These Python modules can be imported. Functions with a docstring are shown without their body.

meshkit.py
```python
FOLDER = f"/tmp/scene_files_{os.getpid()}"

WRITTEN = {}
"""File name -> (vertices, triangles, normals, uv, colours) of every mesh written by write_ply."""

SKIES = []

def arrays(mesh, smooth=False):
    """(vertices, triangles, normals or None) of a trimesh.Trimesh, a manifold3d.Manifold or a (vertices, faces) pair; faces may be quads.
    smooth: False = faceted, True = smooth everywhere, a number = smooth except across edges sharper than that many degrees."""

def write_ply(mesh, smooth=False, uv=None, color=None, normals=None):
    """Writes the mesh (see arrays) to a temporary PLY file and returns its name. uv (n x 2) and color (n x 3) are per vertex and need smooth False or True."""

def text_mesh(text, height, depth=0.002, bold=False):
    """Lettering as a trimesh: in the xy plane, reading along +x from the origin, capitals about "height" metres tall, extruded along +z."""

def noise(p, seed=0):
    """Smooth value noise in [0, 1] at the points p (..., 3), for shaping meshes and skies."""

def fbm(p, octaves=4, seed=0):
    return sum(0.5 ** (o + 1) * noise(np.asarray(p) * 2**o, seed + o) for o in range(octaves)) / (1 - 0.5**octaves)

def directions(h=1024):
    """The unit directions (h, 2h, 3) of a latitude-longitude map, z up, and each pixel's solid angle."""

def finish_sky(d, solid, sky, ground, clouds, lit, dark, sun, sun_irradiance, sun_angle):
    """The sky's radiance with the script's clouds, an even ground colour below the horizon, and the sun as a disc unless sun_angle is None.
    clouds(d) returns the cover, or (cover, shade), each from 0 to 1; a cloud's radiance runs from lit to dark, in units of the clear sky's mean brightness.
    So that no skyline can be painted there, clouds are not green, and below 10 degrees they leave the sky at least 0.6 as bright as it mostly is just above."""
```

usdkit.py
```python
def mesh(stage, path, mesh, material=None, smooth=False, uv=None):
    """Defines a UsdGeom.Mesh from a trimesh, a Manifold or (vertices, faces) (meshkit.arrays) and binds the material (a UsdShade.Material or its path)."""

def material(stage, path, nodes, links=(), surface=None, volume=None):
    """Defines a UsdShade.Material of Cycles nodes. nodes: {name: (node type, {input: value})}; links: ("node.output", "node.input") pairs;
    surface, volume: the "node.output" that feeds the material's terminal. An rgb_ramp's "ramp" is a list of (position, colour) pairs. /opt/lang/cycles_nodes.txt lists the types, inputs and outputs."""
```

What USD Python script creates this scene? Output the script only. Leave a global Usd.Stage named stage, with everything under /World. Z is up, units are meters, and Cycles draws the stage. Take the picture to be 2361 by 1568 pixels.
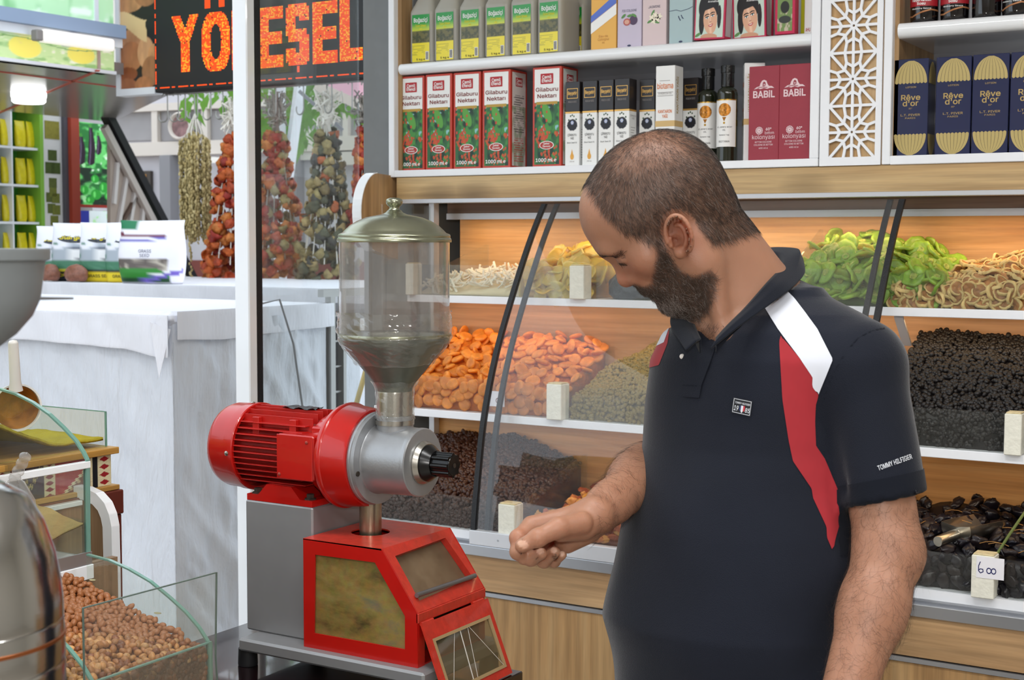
import math, random
import numpy as np
import trimesh, usdkit, meshkit
import shapely
from shapely.geometry import Polygon, Point, LineString, MultiPolygon, box as sbox
from shapely import affinity
from scipy import ndimage
from scipy.interpolate import CubicSpline
from pxr import Usd, UsdGeom, UsdLux, UsdShade, Gf, Sdf, Vt
stage = Usd.Stage.CreateInMemory()
UsdGeom.Xform.Define(stage, '/World')
UsdGeom.Scope.Define(stage, '/World/Looks')
EYE = np.array([0.0, 0.0, 1.55])
FPX, CX, CY = 3250.0, 1180.5, 784.0            # focal length in pixels of a 2361 x 1568 frame
_yaw, _pitch, _roll = map(math.radians, (31.1, 3.95, -0.18))
FWD = np.array([-math.sin(_yaw) * math.cos(_pitch), math.cos(_yaw) * math.cos(_pitch), -math.sin(_pitch)])
_r = np.array([math.cos(_yaw), math.sin(_yaw), 0.0])
_d = np.cross(FWD, _r)
RGT = math.cos(_roll) * _r + math.sin(_roll) * _d
DWN = np.cross(FWD, RGT)
cam = UsdGeom.Camera.Define(stage, '/World/camera')
cam.CreateHorizontalApertureAttr(23.6)
cam.CreateVerticalApertureAttr(23.6 * 1568 / 2361)
cam.CreateFocalLengthAttr(23.6 * FPX / 2361)
cam.CreateClippingRangeAttr((0.05, 500.0))
cam.CreateFStopAttr(8.0)
cam.CreateFocusDistanceAttr(2.35)
cam.CreateExposureAttr(0.0)
_m = np.eye(4)
_m[0, :3], _m[1, :3], _m[2, :3], _m[3, :3] = RGT, -DWN, -FWD, EYE
cam.AddTransformOp().Set(Gf.Matrix4d(_m.tolist()))
sky_mat = usdkit.material(stage, '/World/Looks/sky', {
 'bg': ('background_shader', {'color': (0.86, 0.94, 1.0), 'strength': 1.0})}, [], surface='bg.background')
dome = UsdLux.DomeLight.Define(stage, '/World/sky_light')
dome.CreateColorAttr((0.82, 0.91, 1.0))
dome.CreateIntensityAttr(0.62)
sun = UsdLux.DistantLight.Define(stage, '/World/sun_light')
sun.CreateAngleAttr(0.8)
sun.CreateColorAttr((1.0, 0.95, 0.87))
sun.CreateIntensityAttr(3.4)
def look_along(d):
 """Rotation whose local -z runs along d."""
 z = -np.asarray(d, float) / np.linalg.norm(d)
 x = np.cross([0, 0, 1.0], z)
 x /= np.linalg.norm(x)
 return np.stack([x, np.cross(z, x), z])
def place_light(light, pos, d):
 m = np.eye(4)
 m[:3, :3] = look_along(d)
 m[3, :3] = pos
 light.AddTransformOp().Set(Gf.Matrix4d(m.tolist()))
SUN_TO = np.array([0.40, 0.80, 0.28])
place_light(sun, (0, 0, 20), -SUN_TO)
TUBES = [(-0.5, -0.6), (0.9, -0.6), (-0.9, 1.35), (0.9, 1.35)]
for _i, (_x, _y) in enumerate(TUBES):
 for _k in (-0.1, 0.1):
  t = UsdLux.RectLight.Define(stage, '/World/tube_light_%03d' % (2 * _i + (_k > 0)))
  t.CreateWidthAttr(1.2)
  t.CreateHeightAttr(0.05)
  t.CreateColorAttr((0.97, 0.985, 1.0))
  t.CreateIntensityAttr(56.0)
  place_light(t, (_x, _y + _k, 2.93), (0, 0.0001, -1))
flash = UsdLux.DiskLight.Define(stage, '/World/flash_light')
flash.CreateRadiusAttr(0.03)
flash.CreateIntensityAttr(1200.0)
flash.CreateColorAttr((1.0, 0.98, 0.95))
place_light(flash, EYE + np.array([0.0, 0.0, 0.14]) + 0.02 * FWD, FWD + np.array([0, 0, 0.02]))
for _i, (_x0, _x1, _yl, _zl, _el) in enumerate([(-2.18, -1.86, 3.27, 1.60, 17.0), (-1.80, -0.92, 3.27, 1.60, 17.0), (-0.86, -0.1, 3.27, 1.60, 17.0), (-2.18, -0.1, 3.14, 1.388, 9.0), (-2.18, -0.1, 3.0, 1.103, 9.0)]):
 t = UsdLux.RectLight.Define(stage, '/World/case_light_%03d' % _i)
 t.CreateWidthAttr(_x1 - _x0)
 t.CreateHeightAttr(0.02)
 t.CreateColorAttr((1.0, 0.66, 0.34))
 t.CreateIntensityAttr(_el)
 place_light(t, ((_x0 + _x1) / 2, _yl, _zl), (0, 0.35, -1))
def ray(x, y):
 return FWD + RGT * (x - CX) / FPX + DWN * (y - CY) / FPX
def onY(x, y, Y):
 v = ray(x, y)
 return EYE + v * Y / v[1]
def onX(x, y, X):
 v = ray(x, y)
 return EYE + v * X / v[0]
def onZ(x, y, Z):
 v = ray(x, y)
 return EYE + v * (Z - EYE[2]) / v[2]
def atD(x, y, t):
 return EYE + ray(x, y) * t
USED = {}
def numbered(parent, name):
 k = (parent, name)
 n = USED.get(k, -1) + 1
 USED[k] = n
 return f'{parent}/{name}' if n == 0 else f'{parent}/{name}_{n:03d}'
def tag(prim, label=None, cat=None, group=None, kind=None):
 for k, v in (('label', label), ('category', cat), ('group', group), ('kind', kind)):
  if v:
   prim.SetCustomDataByKey(k, v)
 return prim
def M4(loc=(0, 0, 0), rz=0.0, rx=0.0, ry=0.0, s=1.0):
 """A 4 x 4 (column convention): scale, then rotations x, y, z in degrees, then shift."""
 a = trimesh.transformations.euler_matrix(math.radians(rx), math.radians(ry), math.radians(rz), 'sxyz')
 a[:3, :3] *= s
 a[:3, 3] = loc
 return a
def thing(name, label, cat, m=None, group=None, kind=None):
 p = numbered('/World', name)
 x = UsdGeom.Xform.Define(stage, p)
 m = np.eye(4) if m is None else m
 x.AddTransformOp().Set(Gf.Matrix4d(np.asarray(m).T.tolist()))
 tag(x.GetPrim(), label, cat, group, kind)
 return p
def dup(src, m, label=None, group=None, cat=None):
 """A copy of a thing, its parts with it, under the next number of its name."""
 base = src.rsplit('/', 1)[1]
 if base[-4:-3] == '_' and base[-3:].isdigit():
  base = base[:-4]
 p = numbered('/World', base)
 x = UsdGeom.Xform.Define(stage, p)
 x.GetPrim().GetReferences().AddInternalReference(src)
 x.ClearXformOpOrder()
 x.AddTransformOp().Set(Gf.Matrix4d(np.asarray(m).T.tolist()))
 x.GetPrim().SetInstanceable(True)
 tag(x.GetPrim(), label, cat, group)
 return p
def xf(mesh, m):
 v, f = vf(mesh)
 v = v @ np.asarray(m)[:3, :3].T + np.asarray(m)[:3, 3]
 if np.linalg.det(np.asarray(m)[:3, :3]) < 0:
  f = f[:, ::-1]
 return v, f
def vf(mesh):
 v, f, _ = meshkit.arrays(mesh, False)
 return v, f
def cat_(*ms):
 vs, fs, n = [], [], 0
 for m in ms:
  v, f = vf(m)
  vs.append(v)
  fs.append(f + n)
  n += len(v)
 return np.vstack(vs), np.vstack(fs)
def part(parent, name, mesh, mat, smooth=30, label=None, kind=None, color=None):
 p = numbered(parent, name)
 if color is not None:
  smooth = True if smooth else False
 g = usdkit.mesh(stage, p, mesh, mat, smooth=smooth)
 if color is not None:
  UsdGeom.PrimvarsAPI(g).CreatePrimvar('Cd', Sdf.ValueTypeNames.Color3fArray, 'vertex').Set(Vt.Vec3fArray.FromNumpy(np.asarray(color, np.float32)))
 tag(g.GetPrim(), label, None, None, kind)
 return p
def single(name, mesh, mat, label=None, cat=None, group=None, kind=None, smooth=30, color=None):
 p = part('/World', name, mesh, mat, smooth, None, None, color)
 tag(stage.GetPrimAtPath(p), label, cat, group, kind)
 return p
def structure(name, mesh, mat, label=None, smooth=False):
 return single(name, mesh, mat, label, None, None, 'structure', smooth)
def bx(x0, x1, y0, y1, z0, z1, b=0.0):
 """A box by its limits, its edges chamfered by b."""
 c = np.array([(x0 + x1) / 2, (y0 + y1) / 2, (z0 + z1) / 2])
 h = np.abs([x1 - x0, y1 - y0, z1 - z0]) / 2.0
 if b <= 0:
  m = trimesh.creation.box(h * 2)
  return np.array(m.vertices) + c, np.array(m.faces)
 b = min(b, h.min() * 0.95)
 pts = []
 for sx in (-1, 1):
  for sy in (-1, 1):
   for sz in (-1, 1):
    for k in range(3):
     q = h - b
     q[k] = h[k]
     pts.append(q * (sx, sy, sz))
 hull = trimesh.convex.convex_hull(np.array(pts))
 return np.array(hull.vertices) + c, np.array(hull.faces)
def obox(a, b, w, h, up=(0, 0, 1), bev=0.0):
 """A bar from a to b of width w and height h."""
 a, b = np.asarray(a, float), np.asarray(b, float)
 t = b - a
 L = np.linalg.norm(t)
 t /= L
 s = np.cross(up, t)
 if np.linalg.norm(s) < 1e-6:
  s = np.cross((1, 0, 0), t)
 s /= np.linalg.norm(s)
 u = np.cross(t, s)
 m = np.eye(4)
 m[:3, 0], m[:3, 1], m[:3, 2], m[:3, 3] = t, s, u, (a + b) / 2
 return xf(bx(-L / 2, L / 2, -w / 2, w / 2, -h / 2, h / 2, bev), m)
def tube(pts, r, n=10, closed=False, caps=True):
 """A tube along a polyline; r a number or one per point."""
 p = np.asarray(pts, float)
 k = len(p)
 r = np.broadcast_to(np.asarray(r, float), (k,))
 if closed:
  t = np.roll(p, -1, 0) - np.roll(p, 1, 0)
 else:
  t = np.gradient(p, axis=0)
 t /= np.linalg.norm(t, axis=1, keepdims=True) + 1e-12
 nrm = np.cross(t[0], (0, 0, 1.0))
 if np.linalg.norm(nrm) < 1e-3:
  nrm = np.cross(t[0], (1.0, 0, 0))
 ns = []
 for i in range(k):
  nrm = nrm - t[i] * (nrm @ t[i])
  nrm /= np.linalg.norm(nrm) + 1e-12
  ns.append(nrm)
 ns = np.array(ns)
 bs = np.cross(t, ns)
 a = np.arange(n) * 2 * np.pi / n
 v = p[:, None] + r[:, None, None] * (np.cos(a)[None, :, None] * ns[:, None] + np.sin(a)[None, :, None] * bs[:, None])
 v = v.reshape(-1, 3)
 rows = k if closed else k - 1
 i, j = np.meshgrid(np.arange(rows), np.arange(n), indexing='ij')
 i2 = (i + 1) % k
 q = np.stack([i * n + j, i * n + (j + 1) % n, i2 * n + (j + 1) % n, i2 * n + j], -1).reshape(-1, 4)
 f = np.vstack([q[:, [0, 1, 2]], q[:, [0, 2, 3]]])
 if not closed and caps:
  f = np.vstack([f, [[0, (j + 1) % n, j] for j in range(1, n - 1)][0:0] or np.array([[0, j + 1, j] for j in range(1, n - 1)]),
                       np.array([[(k - 1) * n, (k - 1) * n + j, (k - 1) * n + j + 1] for j in range(1, n - 1)])])
 return v, f[:, ::-1] if _tube_flip(v, f, p) else f
def _tube_flip(v, f, p):
 a, b, c = v[f[0]]
 return np.dot(np.cross(b - a, c - a), (a + b + c) / 3 - p[:2].mean(0)) < 0
def lathe(prof, n=48, m=None):
 """Revolves (radius, height) points about z."""
 pr = np.asarray(prof, float)
 k = len(pr)
 a = np.arange(n) * 2 * np.pi / n
 v = np.stack([pr[:, None, 0] * np.cos(a), pr[:, None, 0] * np.sin(a), np.broadcast_to(pr[:, None, 1], (k, n))], -1).reshape(-1, 3)
 i, j = np.meshgrid(np.arange(k - 1), np.arange(n), indexing='ij')
 q = np.stack([i * n + j, i * n + (j + 1) % n, (i + 1) * n + (j + 1) % n, (i + 1) * n + j], -1).reshape(-1, 4)
 f = np.vstack([q[:, [0, 1, 2]], q[:, [0, 2, 3]]])
 keep = np.ones(len(f), bool)
 tri = v[f]
 ar = np.linalg.norm(np.cross(tri[:, 1] - tri[:, 0], tri[:, 2] - tri[:, 0]), axis=1)
 f = f[ar > 1e-14]
 return (v, f) if m is None else xf((v, f), m)
def cyl(r, z0, z1, n=32, m=None, b=0.0):
 if b:
  return lathe([(0, z0), (r - b, z0), (r, z0 + b), (r, z1 - b), (r - b, z1), (0, z1)], n, m)
 return lathe([(0, z0), (r, z0), (r, z1), (0, z1)], n, m)
AX_X = np.array([[0, 0, 1, 0], [1, 0, 0, 0], [0, 1, 0, 0], [0, 0, 0, 1.0]])    # a lathe's z becomes x
AX_Y = np.array([[1, 0, 0, 0], [0, 0, 1, 0], [0, -1, 0, 0], [0, 0, 0, 1.0]])   # a lathe's z becomes y
def prism(poly, d, m=None):
 """Extrudes a shapely polygon (or several) by d along +z."""
 gs = [g for g in getattr(poly, 'geoms', [poly]) if g.area > 1e-12]
 t = cat_(*[trimesh.creation.extrude_polygon(g, d, engine='earcut') for g in gs])
 return t if m is None else xf(t, m)
FRONT = np.array([[1, 0, 0, 0], [0, 0, -1, 0], [0, 1, 0, 0], [0, 0, 0, 1.0]])    # xy drawn on a face that looks to -y (x right, y up), extruded towards -y
def flat(poly, m=None):
 """A shapely polygon as flat triangles facing +z."""
 gs = [g for g in getattr(poly, 'geoms', [poly]) if g.area > 1e-14]
 out = []
 for g in gs:
  v, f = trimesh.creation.triangulate_polygon(g, engine='earcut')
  v3 = np.c_[v, np.zeros(len(v))]
  a = v3[f]
  flip = np.cross(a[:, 1] - a[:, 0], a[:, 2] - a[:, 0])[:, 2] < 0
  f = np.array(f)
  f[flip] = f[flip][:, ::-1]
  out.append((v3, f))
 t = cat_(*out)
 return t if m is None else xf(t, m)
_FONT = {}
def text_poly(text, height, bold=0, font='Inter', size=96, simp=0.7):
 """Lettering as a shapely shape reading along +x; capitals about height tall; starts at the origin."""
 key = (text, bold, font, size, simp)
 if key not in _FONT:
  import glob
  from PIL import Image, ImageDraw, ImageFont
  ft = ImageFont.truetype(glob.glob('/opt/blender-*/*/datafiles/fonts/%s.woff2' % font)[0], size)
  x0, y0, x1, y1 = ft.getbbox(text, anchor='ls', stroke_width=bold)
  im = Image.new('L', (x1 - x0 + 8, y1 - y0 + 8))
  ImageDraw.Draw(im).text((4 - x0, 4 - y0), text, 255, ft, anchor='ls', stroke_width=bold)
  on = np.pad(np.asarray(im) > 127, ((0, 0), (1, 1))).astype(np.int8)
  rows, starts = np.nonzero(np.diff(on, axis=1) == 1)
  ends = np.nonzero(np.diff(on, axis=1) == -1)[1]
  sh = shapely.union_all(shapely.box(starts, -rows - 1, ends, -rows)).buffer(0.6).buffer(-0.6).simplify(simp)
  _FONT[key] = affinity.affine_transform(sh, [1, 0, 0, 1, -4, 4 - y0])
 s = height / (0.727 * size)
 return affinity.scale(_FONT[key], s, s, origin=(0, 0))
def centred(poly, cx, y, w=None):
 """Moves a shape so that it is centred on cx with its baseline at y; w squeezes it to that width."""
 x0, _, x1, _ = poly.bounds
 if w:
  poly = affinity.scale(poly, w / (x1 - x0), 1, origin=(0, 0))
  x0, _, x1, _ = poly.bounds
 return affinity.translate(poly, cx - (x0 + x1) / 2, y)
def loft(rings, closed=True, caps=False):
 """Skins rings (k x n x 3)."""
 R = np.asarray(rings, float)
 k, n = R.shape[:2]
 cols = n if closed else n - 1
 i, j = np.meshgrid(np.arange(k - 1), np.arange(cols), indexing='ij')
 q = np.stack([i * n + j, i * n + (j + 1) % n, (i + 1) * n + (j + 1) % n, (i + 1) * n + j], -1).reshape(-1, 4)
 f = np.vstack([q[:, [0, 1, 2]], q[:, [0, 2, 3]]])
 v = R.reshape(-1, 3)
 if caps:
  v = np.vstack([v, R[0].mean(0), R[-1].mean(0)])
  a, b = k * n, k * n + 1
  f = np.vstack([f, [[a, (j + 1) % n, j] for j in range(n)], [[b, (k - 1) * n + j, (k - 1) * n + (j + 1) % n] for j in range(n)]])
 return v, f
def grid_mesh(P):
 """P: rows x cols x 3 points."""
 return loft(P, closed=False)
def thicken(mesh, d):
 """Gives a sheet thickness d along its normals."""
 v, f = vf(mesh)
 t = trimesh.Trimesh(v, f, process=False)
 n = meshkit.arrays((v, f), True)[2]
 e = np.sort(np.vstack([f[:, [0, 1]], f[:, [1, 2]], f[:, [2, 0]]]), axis=1)
 ed = np.vstack([f[:, [0, 1]], f[:, [1, 2]], f[:, [2, 0]]])
 u, inv, c = np.unique(e, axis=0, return_inverse=True, return_counts=True)
 be = ed[c[inv.ravel()] == 1]
 N = len(v)
 side = np.vstack([np.c_[be[:, 1], be[:, 0], be[:, 0] + N], np.c_[be[:, 1], be[:, 0] + N, be[:, 1] + N]])
 return np.vstack([v, v - n * d]), np.vstack([f, f[:, ::-1] + N, side])
def srgb(*c):
 """Linear colour of an sRGB triple 0..255 or a hex string."""
 if len(c) == 1 and isinstance(c[0], str):
  h = c[0].lstrip('#')
  c = [int(h[i:i + 2], 16) for i in (0, 2, 4)]
 x = np.asarray(c[0] if len(c) == 1 else c, float) / 255.0
 return np.where(x <= 0.04045, x / 12.92, ((x + 0.055) / 1.055) ** 2.4)
def picture(w, h, fn, nx, ny):
 """A flat print: a grid in the xy plane (centred on x, from y = 0) with a colour at each point. fn(u, v) -> sRGB 0..1, u right, v up."""
 u, v = np.meshgrid(np.linspace(0, 1, nx), np.linspace(0, 1, ny))
 P = np.stack([(u - 0.5) * w, v * h, np.zeros_like(u)], -1)
 c = np.clip(fn(u, v), 0, 1).reshape(-1, 3)
 m = grid_mesh(P)
 return m, srgb(c * 255)
def sm(e0, e1, x):
 t = np.clip((x - e0) / (e1 - e0), 0, 1)
 return t * t * (3 - 2 * t)
def over(base, colour, mask):
 return base * (1 - mask[..., None]) + np.asarray(colour, float) * mask[..., None]
def nz(u, v, s, seed=0, o=3):
 return meshkit.fbm(np.stack([u * s, v * s, np.full_like(u, 0.37 + seed)], -1), o, seed)
# ================================================================ materials
def mat(name, color, rough=0.5, metal=0.0, spec=0.5, var=0.0, scale=20.0, bump=0.0, bscale=60.0, bdist=0.002, coat=0.0, trans=0.0, ior=1.45, emit=None, estr=0.0, sheen=0.0, sss=0.0, rnd=0.0, stretch=(1, 1, 1), alpha=1.0, aniso=0.0):
 """A principled material with optional noise in its colour and relief and a shift per object."""
 c = srgb(color) if isinstance(color, str) else np.asarray(color, float)
 n = {'p': ('principled_bsdf', dict(base_color=c, roughness=rough, metallic=metal, specular_ior_level=spec, coat_weight=coat, transmission_weight=trans, ior=ior, sheen_weight=sheen, alpha=alpha, anisotropic=aniso))}
 L = []
 if emit is not None:
  n['p'][1].update(emission_color=srgb(emit) if isinstance(emit, str) else emit, emission_strength=estr)
 if sss:
  n['p'][1].update(subsurface_weight=sss, subsurface_radius=(1.0, 0.35, 0.2), subsurface_scale=0.01)
 if var or bump or rnd:
  n['tc'] = ('texture_coordinate', {})
  n['mp'] = ('mapping', {'scale': stretch})
  L.append(('tc.object', 'mp.vector'))
 if var:
  n['nz'] = ('noise_texture', {'scale': scale, 'detail': 4.0, 'roughness': 0.6})
  n['rr'] = ('map_range', {'from_min': 0.3, 'from_max': 0.7, 'to_min': 1.0 - var, 'to_max': 1.0 + var, 'clamp': True})
  n['hs'] = ('hsv', {'color': c, 'saturation': 1.0})
  L += [('mp.vector', 'nz.vector'), ('nz.fac', 'rr.value'), ('rr.result', 'hs.value'), ('hs.color', 'p.base_color')]
 if rnd:
  n['oi'] = ('object_info', {})
  n['r2'] = ('map_range', {'to_min': 1.0 - rnd, 'to_max': 1.0 + rnd})
  n['h2'] = ('hsv', {'color': c})
  L += [('oi.random', 'r2.value'), ('r2.result', 'h2.value')]
  if var:
   L.append(('hs.color', 'h2.color'))
   L.remove(('hs.color', 'p.base_color'))
  L.append(('h2.color', 'p.base_color'))
 if bump:
  n['bn'] = ('noise_texture', {'scale': bscale, 'detail': 3.0})
  n['bp'] = ('bump', {'strength': bump, 'distance': bdist})
  L += [('mp.vector', 'bn.vector'), ('bn.fac', 'bp.height'), ('bp.normal', 'p.normal')]
 return usdkit.material(stage, '/World/Looks/' + name, n, L, surface='p.BSDF')
def wood(name, c0, c1, c2, axis=0, rough=0.45, gloss=0.4, knots=True, scale=1.0):
 """Grained board: streaks along an axis, long waves and dark knots."""
 st = [14.0 * scale] * 3
 st[axis] = 0.9 * scale
 st2 = [60.0 * scale] * 3
 st2[axis] = 2.2 * scale
 kst = [5.0 * scale] * 3
 kst[axis] = 2.6 * scale
 n = {'tc': ('texture_coordinate', {}),
         'm1': ('mapping', {'scale': st}), 'm2': ('mapping', {'scale': st2}), 'm3': ('mapping', {'scale': kst}),
         'n1': ('noise_texture', {'scale': 1.0, 'detail': 5.0, 'roughness': 0.6, 'distortion': 0.6}),
         'n2': ('noise_texture', {'scale': 1.0, 'detail': 3.0, 'roughness': 0.7}),
         'r1': ('rgb_ramp', {'ramp': [(0.25, srgb(c1)), (0.5, srgb(c0)), (0.75, srgb(c2))]}),
         'r2': ('map_range', {'from_min': 0.35, 'from_max': 0.65, 'to_min': 0.78, 'to_max': 1.08, 'clamp': True}),
         'h': ('hsv', {}),
         'p': ('principled_bsdf', {'roughness': rough, 'specular_ior_level': gloss})}
 L = [('tc.object', 'm1.vector'), ('tc.object', 'm2.vector'), ('tc.object', 'm3.vector'), ('m1.vector', 'n1.vector'), ('m2.vector', 'n2.vector'), ('n1.fac', 'r1.fac'),
         ('n2.fac', 'r2.value'), ('r2.result', 'h.value'), ('r1.color', 'h.color')]
 last = 'h.color'
 if knots:
  n['v'] = ('voronoi_texture', {'scale': 1.0, 'randomness': 1.0})
  n['r3'] = ('map_range', {'from_min': 0.06, 'from_max': 0.24, 'to_min': 0.75, 'to_max': 0.0, 'clamp': True})
  n['mx'] = ('mix', {'color2': srgb(c1) * 0.35})
  L += [('m3.vector', 'v.vector'), ('v.distance', 'r3.value'), ('r3.result', 'mx.fac'), ('h.color', 'mx.color1')]
  last = 'mx.color'
 L.append((last, 'p.base_color'))
 return usdkit.material(stage, '/World/Looks/' + name, n, L, surface='p.BSDF')
def pane_mat(name, tint=(0.97, 0.99, 0.98), rough=0.0, ior=1.5, haze=0.0, hazecol=(0.8, 0.8, 0.8)):
 """Clear sheet: sees through, mirrors at a slant; haze adds a little scattering film."""
 n = {'t': ('transparent_bsdf', {'color': tint}), 'g': ('glossy_bsdf', {'color': (1, 1, 1), 'roughness': rough}), 'f': ('layer_weight', {'blend': 0.5}),
         'pw': ('math', {'math_type': 'power', 'value2': 4.5}), 'ma': ('math', {'math_type': 'multiply_add', 'value2': 0.9, 'value3': ((ior - 1) / (ior + 1)) ** 2}), 'm': ('mix_closure', {})}
 L = [('f.facing', 'pw.value1'), ('pw.value', 'ma.value1'), ('ma.value', 'm.fac'), ('t.BSDF', 'm.closure1'), ('g.BSDF', 'm.closure2')]
 out = 'm.closure'
 if haze:
  n['d'] = ('diffuse_bsdf', {'color': hazecol})
  n['m2'] = ('mix_closure', {'fac': haze})
  L += [('m.closure', 'm2.closure1'), ('d.BSDF', 'm2.closure2')]
  out = 'm2.closure'
 return usdkit.material(stage, '/World/Looks/' + name, n, L, surface=out)
def printed(name, rough=0.4, coat=0.0, spec=0.4):
 return usdkit.material(stage, '/World/Looks/' + name, {'a': ('attribute', {'attribute': 'Cd'}), 'p': ('principled_bsdf', {'roughness': rough, 'coat_weight': coat, 'specular_ior_level': spec})}, [('a.color', 'p.base_color')], surface='p.BSDF')
def glow(name, color, strength):
 return usdkit.material(stage, '/World/Looks/' + name, {'e': ('emission', {'color': srgb(color), 'strength': strength})}, [], surface='e.emission')
W_SHELF = wood('wood_shelf', '#c4a576', '#a37f52', '#d3b98c', 0, 0.42)
W_BASE = wood('wood_base', '#b8946b', '#92704c', '#caab82', 0, 0.42)
W_DOOR = wood('wood_door', '#b08a5c', '#85633f', '#c4a375', 2, 0.42)
W_CASE = wood('wood_case', '#c89a66', '#ab7846', '#d8ae7c', 0, 0.45)
W_SIDE = wood('wood_side', '#b08d62', '#8d6a44', '#c2a076', 2, 0.45)
WHITE = mat('white_board', '#eceef2', 0.35, var=0.02, scale=8)
WHITE_GLOSS = mat('white_gloss', '#eef1f4', 0.12, coat=0.5)
ALU = mat('aluminium', '#b9bcc2', 0.32, 0.85, bump=0.05, bscale=200, stretch=(0.05, 1, 1))
ALU_SATIN = mat('satin_profile', '#c3c4c8', 0.4, 0.35)
GREY_DARK = mat('dark_gasket', '#1a1b1e', 0.5, bump=0.5, bscale=300)
GREY_WALL = mat('grey_wall', '#7d7f80', 0.7, var=0.04)
GREY_BACK = mat('grey_back', '#a6a7ad', 0.7, var=0.03)
BLACK = mat('black_plastic', '#0d0d0f', 0.3)
BLACK_MATT = mat('black_matt', '#141416', 0.7)
PANE = pane_mat('clear_glass')
ACRYL = pane_mat('clear_acrylic', (0.95, 0.96, 0.95), 0.02, 1.28, 0.012, (0.75, 0.74, 0.7))
PRINT = printed('print_satin', 0.42)
PRINT_GLOSS = printed('print_gloss', 0.25, 0.3)
PRINT_MATT = printed('print_matt', 0.8, 0, 0.2)
# ================================================================ the shop's shell
M_FLOOR = mat('floor_tile', '#b9b2a8', 0.3, var=0.06, scale=3)
M_CEIL = mat('ceiling_paint', '#ececea', 0.8)
M_WALLP = mat('wall_paint', '#dcd8d0', 0.8, var=0.03)
M_STREET = mat('street_paving', '#b5aea6', 0.85, var=0.1, scale=6)
XW = -2.47                                        # plane of the shop front
structure('floor', bx(XW, 3.0, -3.0, 3.7, -0.06, 0.0), M_FLOOR)
structure('ceiling', bx(XW, 3.0, -3.0, 3.7, 3.0, 3.08), M_CEIL)
structure('wall_back', bx(XW, 3.1, 3.6, 3.7, 0.0, 3.0), M_WALLP)
structure('wall_right', bx(3.0, 3.1, -3.0, 3.6, 0.0, 3.0), M_WALLP)
structure('wall_rear', bx(XW, 3.1, -3.1, -3.0, 0.0, 3.0), M_WALLP)
structure('wall_left', bx(XW - 0.1, XW, -3.1, -1.6, 0.0, 3.0), M_WALLP)
structure('trim_1', bx(XW - 0.06, XW + 0.02, -1.6, 3.3, 2.72, 3.0), M_WALLP)
structure('column', bx(XW - 0.005, -2.30, 3.27, 3.6, 0.0, 3.0, 0.004), GREY_WALL, 'grey painted wall end between the glass pane and the shelves')
structure('street', bx(-30.0, XW, -10, 25, -0.12, -0.02), M_STREET)
M_TUBE = glow('tube_glow', '#fff6ec', 9.0)
M_FIT = mat('fitting_white', '#f1f1ee', 0.4)
for i, (x, y) in enumerate(TUBES):
 t = thing('ceiling_light', 'twin tube ceiling light %s of the shop' % ('at the front', 'at the rear right', 'over the display case', 'over the right aisle')[i], 'ceiling light', M4((x, y, 2.93)))
 part(t, 'fitting', bx(-0.63, 0.63, -0.16, 0.16, 0.025, 0.068, 0.004), M_FIT)
 for k in (-0.1, 0.1):
  part(t, 'tube', tube([(-0.6, k, 0.0155), (0.6, k, 0.0155)], 0.0125, 12), M_TUBE)
yA = onX(572, 460, XW)[1]
yB = onX(591, 460, XW)[1]
yC = onX(606, 460, XW)[1]
w1 = thing('window_1', None, None, kind='structure')
part(w1, 'mullion', bx(XW - 0.05, XW, yA, yB, 0.0, 2.72, 0.003), WHITE_GLOSS, label='white aluminium mullion')
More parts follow.
